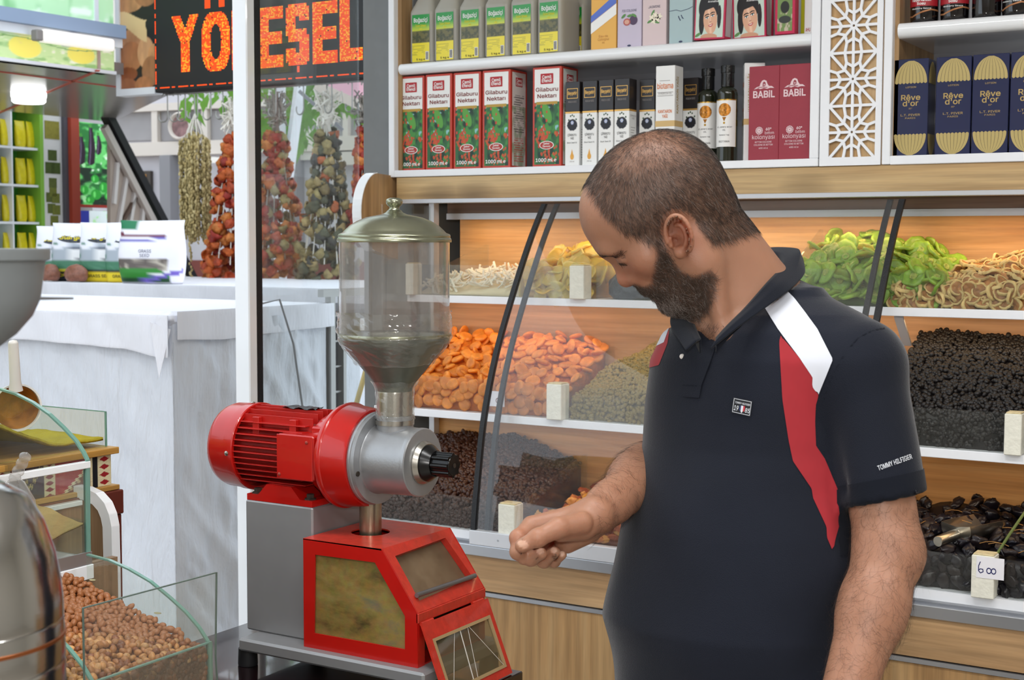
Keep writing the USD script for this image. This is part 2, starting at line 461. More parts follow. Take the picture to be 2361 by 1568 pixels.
part(w1, 'gasket', bx(XW - 0.035, XW - 0.004, yB, yC, 0.0, 2.72), GREY_DARK, label='black rubber gasket')
part(w1, 'pane', bx(XW - 0.024, XW - 0.018, yC, 3.27, 0.0, 2.72), pane_mat('window_glass', (0.93, 0.95, 0.95), 0.0, 1.5, 0.035, (0.8, 0.82, 0.84)))
# ================================================================ outside: the covered stands by the door
def cloth(name, base, rough=0.75, wr=0.6, seed=0.0, scale=9.0, silver=0.0):
 n = {'tc': ('texture_coordinate', {}), 'mp': ('mapping', {'rotation': (0.9, 0.5, 0.6), 'location': (seed, seed, 0), 'scale': (scale * 2.4, scale * 0.5, scale * 0.5)}),
         'm2': ('mapping', {'scale': (scale * 5, scale * 5, scale * 1.2)}),
         'a': ('noise_texture', {'scale': 1.0, 'detail': 4.0, 'roughness': 0.55, 'distortion': 0.8}), 'b': ('noise_texture', {'scale': 3.0, 'detail': 3.0}),
         'ad': ('math', {'math_type': 'multiply_add', 'value2': 0.22}),
         'bp': ('bump', {'strength': wr, 'distance': 0.02}),
         'p': ('principled_bsdf', {'base_color': srgb(base), 'roughness': rough, 'metallic': silver, 'sheen_weight': 0.1})}
 L = [('tc.object', 'mp.vector'), ('tc.object', 'm2.vector'), ('mp.vector', 'a.vector'), ('m2.vector', 'b.vector'), ('b.fac', 'ad.value1'), ('a.fac', 'ad.value3'), ('ad.value', 'bp.height'), ('bp.normal', 'p.normal')]
 return usdkit.material(stage, '/World/Looks/' + name, n, L, surface='p.BSDF')
C_SHEET = cloth('sheet_silver', '#d6d9e0', 0.6, 0.75, 0.3, 7.0, 0.0)
C_TOP = cloth('sheet_white', '#e6e6ec', 0.7, 0.4, 4.0, 6.0)
sx = -2.93
c_low = onX(402, 1100, sx)
sy0 = c_low[1]
sy1 = onX(752, 800, sx)[1]
zt = onX(402, 742, sx)[2]
def wavy_sheet(p0, p1, z0, z1, nrm, nx, nzv, amp, seed, hem=0.0):
 """A hanging sheet from p0 to p1 between z0 and z1 with folds of depth amp along nrm; a wavy lower hem."""
 s, t = np.meshgrid(np.linspace(0, 1, nx), np.linspace(0, 1, nzv))
 L = np.linalg.norm(np.subtract(p1, p0))
 zz = z0 + (z1 - z0) * t
 hz = hem * (meshkit.noise(np.stack([s * L * 5, s * 0, s * 0 + seed], -1), 3) - 0.5) * (1 - t)
 q = (s * L) * 1.0 + (zz - z0) * 0.85
 d = (meshkit.fbm(np.stack([q * 7.0, (s * L - zz) * 1.1, np.full_like(s, seed)], -1), 3, 5) - 0.5) * 1.0
 d += 0.35 * (meshkit.fbm(np.stack([s * L * 26, zz * 5, np.full_like(s, seed + 9)], -1), 2, 6) - 0.5)
 d *= amp * np.minimum(1, np.minimum(s, 1 - s) * 10 + 0.12)
 P = np.stack([p0[0] + (p1[0] - p0[0]) * s + nrm[0] * d, p0[1] + (p1[1] - p0[1]) * s + nrm[1] * d, zz + hz], -1)
 return P
def sheet(P, d=0.003):
 return thicken(grid_mesh(P), d)
st = thing('covered_stand', 'square stand beside the door draped in a silvery white sheet', 'covered stand', M4((sx, sy0, 0)))
I_ = M4((-sx, -sy0, 0))
def loc(m):
 return xf(m, I_)
part(st, 'side_sheet', loc(sheet(wavy_sheet((sx, sy0), (sx, sy1), 0.02, zt, (1, 0), 90, 110, 0.055, 1.0, 0.03))), C_SHEET, True)
part(st, 'front_sheet', loc(sheet(wavy_sheet((sx - 1.6, sy0), (sx, sy0), 0.02, zt, (0, -1), 110, 100, 0.03, 2.0, 0.03))), C_SHEET, True)
top = bx(sx - 1.62, sx + 0.008, sy0 - 0.012, sy1 + 0.02, zt - 0.012, zt + 0.03, 0.012)
part(st, 'top_sheet', loc(top), C_TOP, 40)
part(st, 'frame', loc(cat_(*[bx(sx - 0.06 - 1.45 * a, sx - 0.03 - 1.45 * a, sy0 + 0.04 + b * (sy1 - sy0 - 0.1), sy0 + 0.07 + b * (sy1 - sy0 - 0.1), 0, zt - 0.02) for a in (0, 1) for b in (0, 1)])), mat('stand_steel', '#77797e', 0.4, 0.8))
P = wavy_sheet((sx - 1.6, sy0 - 0.03), (sx + 0.01, sy0 - 0.03), zt - 0.085, zt + 0.02, (0, -1), 80, 14, 0.03, 5.0, 0.05)
part(st, 'valance', loc(sheet(P, 0.002)), C_TOP, True)
a, b, c = (sx - 0.05, sy0 - 0.04, zt + 0.0), (sx + 0.012, sy0 - 0.02, zt - 0.02), (sx - 0.005, sy0 - 0.05, zt - 0.16)
part(st, 'torn_corner', loc(thicken((np.array([a, c, b]), np.array([[0, 1, 2]])), 0.002)), C_TOP, False)
P = wavy_sheet((sx + 0.02, sy0), (sx + 0.02, sy1 + 0.02), zt - 0.05, zt + 0.03, (1, 0), 40, 8, 0.02, 7.0, 0.03)
part(st, 'side_valance', loc(sheet(P, 0.002)), C_TOP, True)
cx0 = onX(762, 800, sx)[1]
cr = thing('wire_cart', 'steel framed cart with a ladder of thin rods standing behind the window pane', 'cart', M4((sx, cx0, 0)))
S_STEEL = mat('cart_steel', '#9b9a97', 0.35, 0.8)
part(cr, 'upright', bx(-0.012, 0.012, -0.012, 0.012, 0, zt + 0.05), S_STEEL)
part(cr, 'upright', bx(-0.012, 0.012, 0.055, 0.07, 0, zt + 0.05), S_STEEL)
for k in range(14):
 part(cr, 'rod', tube([(0, 0.0, 0.2 + k * 0.085), (0, 0.06, 0.2 + k * 0.085)], 0.004, 8), S_STEEL)
part(cr, 'top_rail', bx(-0.012, 0.012, -0.05, 0.6, zt + 0.05, zt + 0.075), S_STEEL)
part(cr, 'back_sheet', bx(-0.5, -0.03, 0.02, 0.6, 0.05, zt), mat('cart_dark', '#4a4a4e', 0.6))
sh2 = wavy_sheet((sx + 0.0, cx0 + 0.075), (sx + 0.0, 3.95), 0.05, zt - 0.03, (1, 0), 30, 60, 0.02, 8.5, 0.02)
p = single('hanging_sheet', sheet(sh2), C_SHEET, 'white sheet hanging behind the wire cart next to the grey wall end', 'sheet', smooth=True)
br0, br1 = onX(822, 930, -2.7), onX(842, 860, -2.7)
bd = (br1 - br0) / np.linalg.norm(br1 - br0)
single('broom_stick', tube([br0 - bd * (br0[2] - 0.0) / bd[2], br1 + bd * 0.02], 0.0085, 10), mat('stick_yellow', '#c9b274', 0.5), 'pale yellow wooden stick leaning behind the hopper outside', 'broom')
cb0, cb1 = onX(633, 690, -2.86), onX(680, 935, -2.86)
single('cable', tube([cb0 + (-0.06, -0.02, zt + 0.036 - cb0[2]), cb0 + (0.02, 0, 0), (cb0 + cb1) / 2 + (0.03, 0.005, 0.03), cb1 + (0.03, 0, 0), cb1 + (0.03, 0.03, -0.3), (cb1[0] + 0.03, cb1[1] + 0.04, 0.0)], 0.0035, 8), mat('cable_grey', '#7e7f82', 0.5), 'thin grey cable hanging down the side of the silvery sheet', 'cable')
RY = 4.25                                          # its front
rz_ = onY(300, 655, RY)[2]
x0, x1 = onY(-60, 660, RY)[0], -2.75
rs = thing('market_stand', 'long market stand under a white cloth that carries the grass seed bags', 'market stand', M4(((x0 + x1) / 2, RY, 0)))
J = M4((-(x0 + x1) / 2, -RY, 0))
part(rs, 'table_top', xf(bx(x0, x1, RY, RY + 1.1, rz_ - 0.03, rz_ + 0.0, 0.008), J), C_TOP, 40)
P = wavy_sheet((x0, RY - 0.012), (x1, RY - 0.012), rz_ - 0.075, rz_ + 0.002, (0, -1), 120, 10, 0.02, 11.0, 0.025)
part(rs, 'cloth_edge', xf(sheet(P, 0.002), J), C_TOP, True)
part(rs, 'body', xf(bx(x0 + 0.03, x1 - 0.03, RY + 0.06, RY + 1.05, 0.0, rz_ - 0.031), J), mat('stand_body', '#3f3f44', 0.8))
def bag_mesh(w, h, d, seed, ny=26, nx=22):
 """A filled sack standing on its base: flat sealed top, plump body, corner ears. Returns vertices, faces and (u, v) per vertex."""
 rings, uv = [], []
 for i in range(ny + 1):
  t = i / ny
  th = d * (1 - t ** 3.2) * (0.55 + 0.45 * math.sqrt(max(0.0, min(1.0, t * 6)))) + 0.004
  wd = w * (0.90 + 0.10 * math.sin(math.pi * min(1, t * 1.1)) + 0.10 * t ** 5)
  a = np.linspace(0, 2 * np.pi, 2 * nx, endpoint=False)
  e = 0.55
  x = wd / 2 * np.sign(np.cos(a)) * np.abs(np.cos(a)) ** e
  y = th / 2 * np.sign(np.sin(a)) * np.abs(np.sin(a)) ** 0.8
  z = np.full_like(a, h * t)
  z += 0.02 * h * t ** 4 * np.abs(x / (w / 2)) ** 3
  wob = 0.018 * w * (meshkit.fbm(np.stack([x * 25, z * 25, np.full_like(a, seed)], -1), 2, 3) - 0.5)
  rings.append(np.stack([x, -y + wob * (1 - t) + 0.03 * h * t ** 2, z], -1))
  uv.append(np.stack([x / w + 0.5, np.full_like(a, t), np.sin(a)], -1))
 m = loft(rings, caps=True)
 uv = np.vstack([np.array(uv).reshape(-1, 3), [[0.5, 0, 0], [0.5, 1, 0]]])
 return m, uv
def lawn_print(u, v, front, dark):
 c = np.ones(u.shape + (3,)) * np.array([0.93, 0.93, 0.96])
 m = front
 house = sm(0.36, 0.38, v) * (1 - sm(0.60, 0.62, v + 0.05 * np.sin(u * 9)))
 c = over(c, (0.55, 0.60, 0.64), m * house * 0.7)
 c = over(c, (0.93, 0.93, 0.93), m * house * (np.abs(u - 0.62) < 0.22) * (v < 0.56))
 c = over(c, (0.28, 0.30, 0.35), m * house * (np.abs(u - 0.62) < 0.2) * (np.sin(u * 60) > 0.55) * (v < 0.5))
 c = over(c, (0.30, 0.33, 0.40), m * (np.abs(v - 0.56) < 0.02) * (np.abs(u - 0.62) < 0.25))
 c = over(c, (0.14, 0.38, 0.27), m * sm(0.55, 0.7, nz(u, v, 7, 3)) * (v > 0.42) * (v < 0.66) * (u < 0.35))
 c = over(c, (0.16, 0.42, 0.28), m * (v < 0.37) * (v > 0.2) * (0.75 + 0.25 * nz(u, v, 30)))
 low = (0.12, 0.13, 0.17) if dark else (0.90, 0.80, 0.16)
 c = over(c, low, m * (v < 0.185 + 0.03 * (u - 0.5) ** 2))
 c = over(c, (0.82, 0.76, 0.20) if dark else (0.12, 0.13, 0.15), m * (np.abs(v - 0.19 - 0.03 * (u - 0.5) ** 2) < 0.011))
 return c
def meadow_print(u, v, front):
 c = np.ones(u.shape + (3,)) * np.array([0.96, 0.95, 0.98])
 m = front
 pic = (v < 0.40) * (v > 0.02) * (u < 0.84)
 c = over(c, (0.40, 0.36, 0.34), m * pic)
 c = over(c, (0.78, 0.74, 0.68), m * pic * sm(0.5, 0.62, nz(u, v, 14, 2)) * (v > 0.2))
 c = over(c, (0.20, 0.55, 0.20), m * pic * (v < 0.22 + 0.05 * np.sin(u * 4)))
 c = over(c, (0.12, 0.30, 0.16), m * pic * (v < 0.09))
 c = over(c, (0.48, 0.40, 0.78), m * (np.abs((v - 0.06) - (u - 0.55) * 0.32) < 0.035) * (u > 0.5))
 c = over(c, (0.97, 0.97, 0.99), m * (np.abs((v - 0.11) - (u - 0.55) * 0.32) < 0.016) * (u > 0.5))
 c = over(c, (0.40, 0.38, 0.72), m * (np.abs(v - 0.70 - 0.10 * (u - 0.2) ** 2) < 0.018) * (u < 0.8))
 c = over(c, (0.45, 0.20, 0.28), m * (np.abs(v - 0.79 + 0.02 * u) < 0.02) * (u < 0.8))
 c = over(c, (0.10, 0.46, 0.30), m * (v > 0.87) * (u < 0.30))
 return c
def surf_y(uv_mesh, x, z, m):
 """Front (smallest y) of the sack at x, z by nearest vertex, for lettering."""
 v = uv_mesh[0]
 k = np.argmin((v[:, 0] - x) ** 2 + (v[:, 2] - z) ** 2 + np.where(v[:, 1] > 0.0, 10, 0))
 return v[k, 1]
def on_front(poly, mesh, off=0.0012, step=0.012):
 """Lettering laid over the front of a sack."""
 v, f = vf(flat(poly, FRONT))
 v, f = trimesh.remesh.subdivide_to_size(v, f, max_edge=step, max_iter=8)
 mv = mesh[0][mesh[0][:, 1] < 0.03]
 from scipy.spatial import cKDTree
 t = cKDTree(mv[:, [0, 2]])
 d, i = t.query(v[:, [0, 2]], k=4)
 w = 1 / (d + 1e-4)
 y = (mv[i, 1] * w).sum(1) / w.sum(1)
 v = v.copy()
 v[:, 1] += y - off
 return v, f
INK_Y = mat('ink_yellow', '#f0dc2a', 0.5)
INK_K = mat('ink_black', '#1b1d22', 0.5)
INK_W = mat('ink_white', '#f2f2f0', 0.5)
INK_R = mat('ink_red', '#b3272d', 0.5)
INK_N = mat('ink_navy', '#39405e', 0.5)
INK_GOLD = mat('ink_gold', '#b59a5c', 0.4)
INK_O = mat('ink_orange', '#d8793f', 0.5)
INK_P = mat('ink_pale', '#e3c7cb', 0.5)
YB = RY + 0.13
for k, (px0, px1, ptop, pbot, dark, sd) in enumerate(((104, 168, 524, 648, False, 1.0), (142, 216, 517, 648, True, 2.0), (204, 270, 516, 646, False, 3.0), (262, 328, 518, 645, False, 4.0), (300, 405, 511, 648, False, 5.0))):
 yy = (YB + 0.09, YB + 0.03, YB + 0.01, YB + 0.03, YB - 0.05)[k]
 a, b = onY(px0, 640, yy), onY(px1, 640, yy)
 top = onY((px0 + px1) / 2, ptop, yy)[2]
 w = (b - a)[0] * (1.12 if k == 4 else 1.12)
 h = top - rz_
 m, uv = bag_mesh(w, h, w * 0.42, sd)
 front = (uv[:, 2] > 0.0).astype(float)
 if k < 4:
  colr = lawn_print(uv[:, 0], uv[:, 1], front, dark)
  lab = ('white grass seed sack half hidden at the end near the grey funnel', 'white grass seed sack with a dark lower band', 'white grass seed sack with a yellow price sticker on top', 'white grass seed sack behind the plain white one')[k]
 else:
  colr = meadow_print(uv[:, 0], uv[:, 1], front)
  lab = 'tall white grass seed sack with a purple stripe and a meadow photo'
 t = thing('seed_sack', lab, 'sack', M4(((a + b)[0] / 2, yy, rz_ + 0.001), rz=(28, 24, 26, 25, 18)[k]), 'grass seed sacks on the market stand')
 part(t, 'sack_body', m, PRINT, True, color=srgb(np.clip(colr, 0, 1) * 255))
 if k < 4:
  ov = affinity.scale(Point(0, 0).buffer(1.0, 20), w * 0.40, h * 0.10)
  ov = affinity.translate(ov, w * 0.04, h * 0.77)
  part(t, 'logo_oval', on_front(ov.difference(Point(0, 0).buffer(0.0001)), m, 0.001), mat('oval_grey', '#43464f', 0.5) if k == 0 else '/World/Looks/oval_grey')
  part(t, 'lettering', on_front(centred(text_poly('Stargrass', h * 0.085, 2), w * 0.04, h * 0.735, w * 0.68), m, 0.0022), INK_Y, label='yellow brand lettering')
  part(t, 'lettering', on_front(centred(text_poly('GRASS SEED', h * 0.05, 1), 0, h * 0.08, w * 0.55), m, 0.0016), INK_Y if dark else INK_K)
  if k == 2:
   part(t, 'price_sticker', on_front(sbox(-w * 0.38, h * 0.86, -w * 0.02, h * 0.985), m, 0.002), mat('sticker_yellow', '#e6df2c', 0.6), label='yellow price sticker')
 else:
  part(t, 'lettering', on_front(centred(text_poly('GRASS', h * 0.05, 0), -w * 0.02, h * 0.50), m, 0.0016), INK_N)
  part(t, 'lettering', on_front(centred(text_poly('SEED', h * 0.05, 0), -w * 0.02, h * 0.43), m, 0.0016), INK_N)
M_PKT = mat('packet_brown', '#8a5a48', 0.35, var=0.25, scale=60)
for k, (px_, w, lab) in enumerate(((116, 0.10, 'small brown paper packet lying beside the grey funnel'), (176, 0.13, 'brown cellophane packet lying before the seed sack with the dark band'))):
 q = onZ(px_, 648, rz_)
 q[1] = RY + 0.05
 q[0] = onY(px_, 640, RY + 0.05)[0]
 v, f = vf(trimesh.creation.icosphere(3))
 v = v * (w / 2, 0.035, 0.045)
 v[:, 2] = np.maximum(v[:, 2], -0.03)
 v += 0.006 * (meshkit.fbm(v * 60, 2, k)[:, None] - 0.5)
 single('paper_packet', xf((v, f), M4(q * (1, 1, 0) + (0, 0, rz_ + 0.034))), M_PKT, lab, 'packet', smooth=60)
# ================================================================ outside: hanging dried vegetables and the light sign under which they hang
rng = np.random.default_rng(11)
SY = 5.3                                           # plane of the sign
LEDP = 0.0072
def led_font(ch):
 return LED[ch]
g0 = onY(356, 214, SY)
g1 = onY(880, 187, SY)
gl = onY(356, 0, SY)
sw = g1[0] - g0[0] + 0.06
zb = g0[2]
sgn = thing('led_sign', 'black dot matrix sign with glowing orange letters above the hanging peppers', 'sign', M4((g0[0], SY, zb), rz=0.4))
shgt = 1.0
part(sgn, 'cabinet', bx(0, sw, 0.0, 0.09, 0, shgt, 0.006), mat('sign_black', '#141013', 0.55))
M_LED = glow('led_orange', '#ff5218', 3.2)
M_LED2 = glow('led_amber', '#ffa02a', 3.6)
ppm = (g1[0] - g0[0]) / (880 - 356)                # metres per pixel along the sign
pxs = lambda x: onY(x, 110, SY)[0] - g0[0]
pzs = lambda x, y: onY(x, y, SY)[2] - zb
dots, dots2 = [], []
tri = []
PITCH = (onY(420, 100, SY)[2] - onY(420, 103.45, SY)[2])
def glyph(ch, w, h, th):
 """Blocky letters of the sign on a cell raster: a boolean array h x w (row 0 at the bottom)."""
 a = np.zeros((h, w), bool)
 if ch == 'Y':
  for r in range(h):
   t = r / h
   if t < 0.5:
    a[r, (w - th) // 2:(w + th) // 2] = True
   else:
    k = (t - 0.5) / 0.5 * (w - th) / 2
    a[r, int((w - th) / 2 - k):int((w - th) / 2 - k) + th] = True
    a[r, int((w - th) / 2 + k):int((w - th) / 2 + k) + th] = True
 elif ch == 'O':
  yy, xx = np.mgrid[0:h, 0:w]
  o = np.abs((xx - (w - 1) / 2) / (w / 2)) ** 2.6 + np.abs((yy - (h - 1) / 2) / (h / 2)) ** 2.6
  i = np.abs((xx - (w - 1) / 2) / (w / 2 - th)) ** 2.6 + np.abs((yy - (h - 1) / 2) / (h / 2 - th)) ** 2.6
  a = (o < 1.05) & (i > 1)
 elif ch == 'R':
  a[:, :th] = True
  a[h - th:, :w - 2] = True
  a[h // 2 - th // 2:h // 2 + th // 2, :w - 2] = True
  a[h // 2:h - 2, w - th:] = True
  for r in range(h // 2):
   k = int((1 - r / (h / 2)) * (w - 2 * th) + th * 0.6)
   a[r, min(k, w - th):min(k, w - th) + th] = True
 elif ch == 'E':
  a[:, :th] = True
  a[:th] = True
  a[h - th:] = True
  a[h // 2 - th // 2:h // 2 + th // 2, :w - 1] = True
 elif ch == 'S':
  a[h - th:, 2:w - 2] = True
  a[h - th - 3:h - 2, :][:, list(range(th)) + list(range(w - th, w))] = True
  a[h // 2:h - th + 2, :th] = True
  a[h // 2 - th // 2:h // 2 + th // 2, 2:w - 2] = True
  a[th - 2:h // 2, w - th:] = True
  a[:th, 2:w - 2] = True
  a[2:th + 3, :][:, list(range(th)) + list(range(w - th, w))] = True
 elif ch == 'L':
  a[:, :th] = True
  a[:th] = True
 return a
letters = [('Y', 397, 461, 34, 166), ('O', 465, 529, 26, 164), ('R', 534, 586, 22, 160), ('E', 597, 652, 14, 156), ('S', 658, 711, 8, 150), ('E', 719, 775, 2, 146), ('L', 781, 834, -10, 140)]
boxes_a, boxes_b = [], []
r_ = PITCH * 0.37
def dot(x, z, k):
 boxes_b.append((x, z)) if k else boxes_a.append((x, z))
for ch, xa, xb, yt, yb in letters:
 X0, X1 = pxs(xa), pxs(xb)
 Z0, Z1 = pzs((xa + xb) / 2, yb), pzs((xa + xb) / 2, yt)
 w, h = max(6, int(round((X1 - X0) / PITCH))), int(round((Z1 - Z0) / PITCH))
 a = glyph(ch, w, h, 8)
 for r, c in zip(*np.nonzero(a)):
  if rng.random() > 0.012:
   dot(X0 + (c + 0.5) * PITCH, Z0 + (r + 0.5) * PITCH, rng.random() < 0.3)
 if ch == 'O':
  for cc in (w * 0.12, w * 0.62):
   for r in range(6):
    for c in range(5):
     dot(X0 + (cc + c + 0.5) * PITCH, Z1 + (r + 3) * PITCH, 0)
 if ch == 'S':
  for r in range(4):
   dot(X0 + (w / 2) * PITCH, Z0 - (r + 1) * PITCH, 0)
   dot(X0 + (w / 2 + 1) * PITCH, Z0 - (r + 1) * PITCH, 0)
n_ = int(sw / PITCH)
for k in range(2, n_):                             # running border of dashes
 if (k % 17) in (0, 1, 2) or 6 <= (k % 17) <= 14:
  dot(k * PITCH, 0.022, 0)
for k in range(3, int(shgt / PITCH)):
 if (k % 17) in (0, 1, 2) or 6 <= (k % 17) <= 14:
  dot(0.014, k * PITCH, 0)
def dotmesh(pts):
 a = np.arange(6) * np.pi / 3
 o = np.c_[np.cos(a) * r_, np.full(6, -0.0015), np.sin(a) * r_]
 p = np.array([(x, 0, z) for x, z in pts])
 v = (p[:, None] + o[None]).reshape(-1, 3)
 f = np.array([[0, k, k + 1] for k in range(1, 5)])
 f = (np.arange(len(p))[:, None, None] * 6 + f[None]).reshape(-1, 3)
 return v, f
part(sgn, 'lamp_dots', dotmesh(boxes_a), M_LED, False, 'glowing orange dots that spell YORESEL with its accents', 'stuff')
part(sgn, 'lamp_dots', dotmesh(boxes_b), M_LED2, False, 'amber dots among the orange ones', 'stuff')
n0 = onY(268, 222, SY + 0.02)
n1 = onY(357, 214, SY + 0.02)
bw = n1[0] - n0[0]
def nuts_print(u, v):
 c = np.ones(u.shape + (3,)) * np.array([0.10, 0.07, 0.06])
 A = 4.2                                        # tall panel: v runs A times farther than u
 W = v * A
 blobs = [(0.35, 1.06, 0.34, 0.30, (0.78, 0.55, 0.38)), (0.30, 0.72, 0.34, 0.34, (0.72, 0.47, 0.30)), (0.72, 0.78, 0.24, 0.36, (0.80, 0.60, 0.42)), (0.98, 0.72, 0.2, 0.25, (0.78, 0.56, 0.36)),
             (0.86, 0.36, 0.26, 0.34, (0.62, 0.42, 0.27)), (0.18, 0.33, 0.30, 0.16, (0.55, 0.30, 0.16)), (0.15, 0.06, 0.32, 0.18, (0.62, 0.38, 0.24)), (0.65, 0.06, 0.26, 0.2, (0.70, 0.46, 0.28)),
             (0.25, 1.95, 0.45, 0.25, (0.74, 0.52, 0.34)), (0.75, 2.1, 0.35, 0.3, (0.66, 0.44, 0.28)), (0.3, 2.6, 0.35, 0.35, (0.7, 0.5, 0.32)), (0.8, 2.8, 0.3, 0.3, (0.75, 0.5, 0.3)), (0.3, 3.3, 0.35, 0.35, (0.6, 0.42, 0.25)), (0.8, 3.5, 0.3, 0.3, (0.75, 0.5, 0.3)), (0.3, 4.0, 0.35, 0.35, (0.6, 0.42, 0.25))]
 for x, y, rx, ry, col in blobs:
  d = ((u - x) / rx) ** 2 + ((W - y) / ry) ** 2
  k = 0.75 + 0.4 * nz(u * 1.0 + x, W * 0.4, 9, int(x * 50))
  c = c * (1 - sm(1.05, 0.9, d)[..., None]) + sm(1.05, 0.9, d)[..., None] * np.array(col) * k[..., None]
 s = ((np.abs(W - 1.42 - 0.16 * np.cos(u * 4)) < 0.16 + 0.12 * u) * (u < 0.75)).astype(float)
 c = over(c, (0.85, 0.72, 0.52), s)
 c = over(c, (0.08, 0.05, 0.06), (((u - 0.92) / 0.2) ** 2 + ((W - 1.40) / 0.2) ** 2 < 1).astype(float))
 return c
bn = thing('banner', 'white framed banner with a photo of walnuts beside the lit sign', 'banner', M4((n0[0], SY + 0.02, n0[2]), rz=0.4))
hh = 1.0
part(bn, 'frame', cat_(bx(0, 0.028, 0, 0.07, 0, hh), bx(0.028, bw - 0.002, 0, 0.07, 0, 0.035)), mat('frame_white', '#dfe1e4', 0.4, 0.2), kind='stuff')
m, c = picture(bw - 0.03, hh - 0.035, nuts_print, 60, 200)
part(bn, 'photo_print', xf(xf(m, FRONT), M4((0.028 + (bw - 0.03) / 2, 0.01, 0.035))), PRINT, False, color=c)
M_HOOK = mat('hook_steel', '#8f8d88', 0.35, 0.8)
M_BAR = mat('hanging_bar', '#8a8784', 0.5, 0.6)
barz = zb - 0.006
single('hanging_bar', tube([(g0[0] + 0.05, SY + 0.05, barz), (g0[0] + sw + 0.25, SY + 0.05, barz)], 0.006, 8), M_BAR, 'thin steel bar under the lit sign from which hooks and strings hang', 'bar')
def hook_mesh(L, r=0.0035):
 a = np.linspace(0, np.pi * 1.15, 10)
 R = 0.028
 top = np.linspace(0, np.pi, 6)
 p = [(-0.016 - 0.0 + 0.016 * math.cos(t) + 0.016 - 0.016, 0, 0.016 * math.sin(t) - 0.008) for t in top[::-1]]
 q = [(-0.0 - R + R * math.cos(-t) , 0, -L + R * math.sin(-t)) for t in a]
 return tube(p + [(0, 0, -0.03), (0, 0, -L * 0.6)] + q, r, 6)
hk = None
for k, hx in enumerate((386, 411, 427, 455, 486, 514, 636, 700, 765, 812, 842)):
 q = onY(hx, 216, SY + 0.05)
 lab = 'bent wire hook hanging free from the bar under the lit sign'
 m = M4((q[0], SY + 0.05, barz - 0.003), rz=(-10 + 37 * k) % 40 - 20)
 if hk is None:
  hk = thing('wire_hook', lab, 'hook', m, 'free hooks under the sign')
  part(hk, 'wire', hook_mesh(0.11), M_HOOK, 40)
 else:
  dup(hk, m, lab, 'free hooks under the sign')
def pepper(seed):
 """A dried hollowed vegetable: a crumpled open cup."""
 s = trimesh.creation.icosphere(2)
 v = np.array(s.vertices)
 n = meshkit.fbm(v * 1.7 + seed * 7.1, 3, seed)
 v = v * (0.55 + 1.0 * n)[:, None]
 v[:, 2] *= 1.15
 up = v[:, 2] > 0.45
 v[up, 2] = 0.45 - (v[up, 2] - 0.45) * 1.4      # pushed-in mouth
 return v * 0.03, np.array(s.faces)
def cord_top(r, h, seed):
 """A frayed bunch of white string ends tied over a hook."""
 ms = []
 rg = np.random.default_rng(seed)
 for k in range(130):
  a, b = rg.uniform(0, 6.28), rg.uniform(0.1, 1.25)
  tip = np.array([math.cos(a) * r * b, math.sin(a) * r * b, h * rg.uniform(-0.7, 1.1)])
  mid = tip * 0.6 + rg.normal(0, r * 0.3, 3)
  ms.append(tube([(0, 0, rg.uniform(-h * 0.5, h * 0.3)), mid, tip], 0.0028 + 0.003 * rg.random(), 4))
 b = trimesh.creation.icosphere(2)
 v = np.array(b.vertices)
 v = v * (0.6 + 0.8 * meshkit.fbm(v * 4 + seed, 3, 2))[:, None] * (r * 0.5, r * 0.5, h * 0.6)
 return cat_((v, np.array(b.faces)), *ms)
M_CORD = mat('cord_white', '#dcd6cb', 0.85, bump=0.3)
M_CORDG = mat('cord_grey', '#8d867d', 0.85)
VEG = [mat('dried_%d' % k, c, 0.55, var=0.35, scale=30, bump=0.6, bscale=90, bdist=0.004) for k, c in enumerate(('#a03e1b', '#b2551f', '#8a2618', '#b56a2c', '#6b5a34', '#4a4a35', '#8a7a4c', '#3e3b34', '#a08a5a', '#a5562a'))]
PEP = [pepper(k) for k in range(6)]
def veg_bundle(label, px_top, py_top, py_bot, px_w, Y, cols, seed, cordcol, n):
 """A thick hanging bundle of dried vegetables threaded on many strings."""
 rg = np.random.default_rng(seed)
 tp = onY(px_top, py_top, Y)
 bt = onY(px_top, py_bot, Y)
 R = (onY(px_top + px_w / 2, py_bot, Y) - onY(px_top - px_w / 2, py_bot, Y))[0] / 2
 H = tp[2] - bt[2]
 t = thing('dried_vegetable_string', label, 'dried vegetables', M4(tp), 'bundles of dried vegetables')
 part(t, 'knot', xf(cord_top(0.06, 0.10, seed), M4((0, 0, -0.02))), cordcol, 40, label='frayed string ends tied over the hook')
 part(t, 'hook', xf(hook_mesh(0.10), M4((0, 0, max(0.12, barz - tp[2] - 0.003)))), M_HOOK, 40)
 st = []
 for k in range(12):
  a = k * 0.524
  st.append(tube([(0, 0, -0.02), (math.cos(a) * R * 0.35, math.sin(a) * R * 0.3, -0.32 * H), (math.cos(a) * R * 0.8, math.sin(a) * R * 0.8, -H * 0.9)], 0.003, 5))
 part(t, 'strings', cat_(*st), cordcol, False, kind='stuff')
 for k in range(n):
  z = -H * (0.13 + 0.87 * ((k + rg.random()) / n) ** 0.85)
  q = min(1.0, 0.22 + 0.95 * ((-z / H) - 0.1))
  a = rg.uniform(0, 2 * np.pi)
  rad = R * q * (0.55 + 0.45 * rg.random() ** 0.5)
  x, y = math.cos(a) * rad, math.sin(a) * rad
  m = M4((x, y, z), rz=rg.uniform(0, 360), rx=rg.uniform(-70, 70), ry=rg.uniform(-50, 50), s=rg.uniform(0.6, 1.0))
  v, f = xf(PEP[rg.integers(6)], m)
  part(t, 'dried_vegetable', (v, f), VEG[rg.choice(cols)], True)
 return t
veg_bundle('long bundle of orange dried peppers tied with a white cord knot', 540, 262, 648, 112, SY + 0.05, [0, 1, 1, 3, 0, 2], 1, M_CORD, 280)
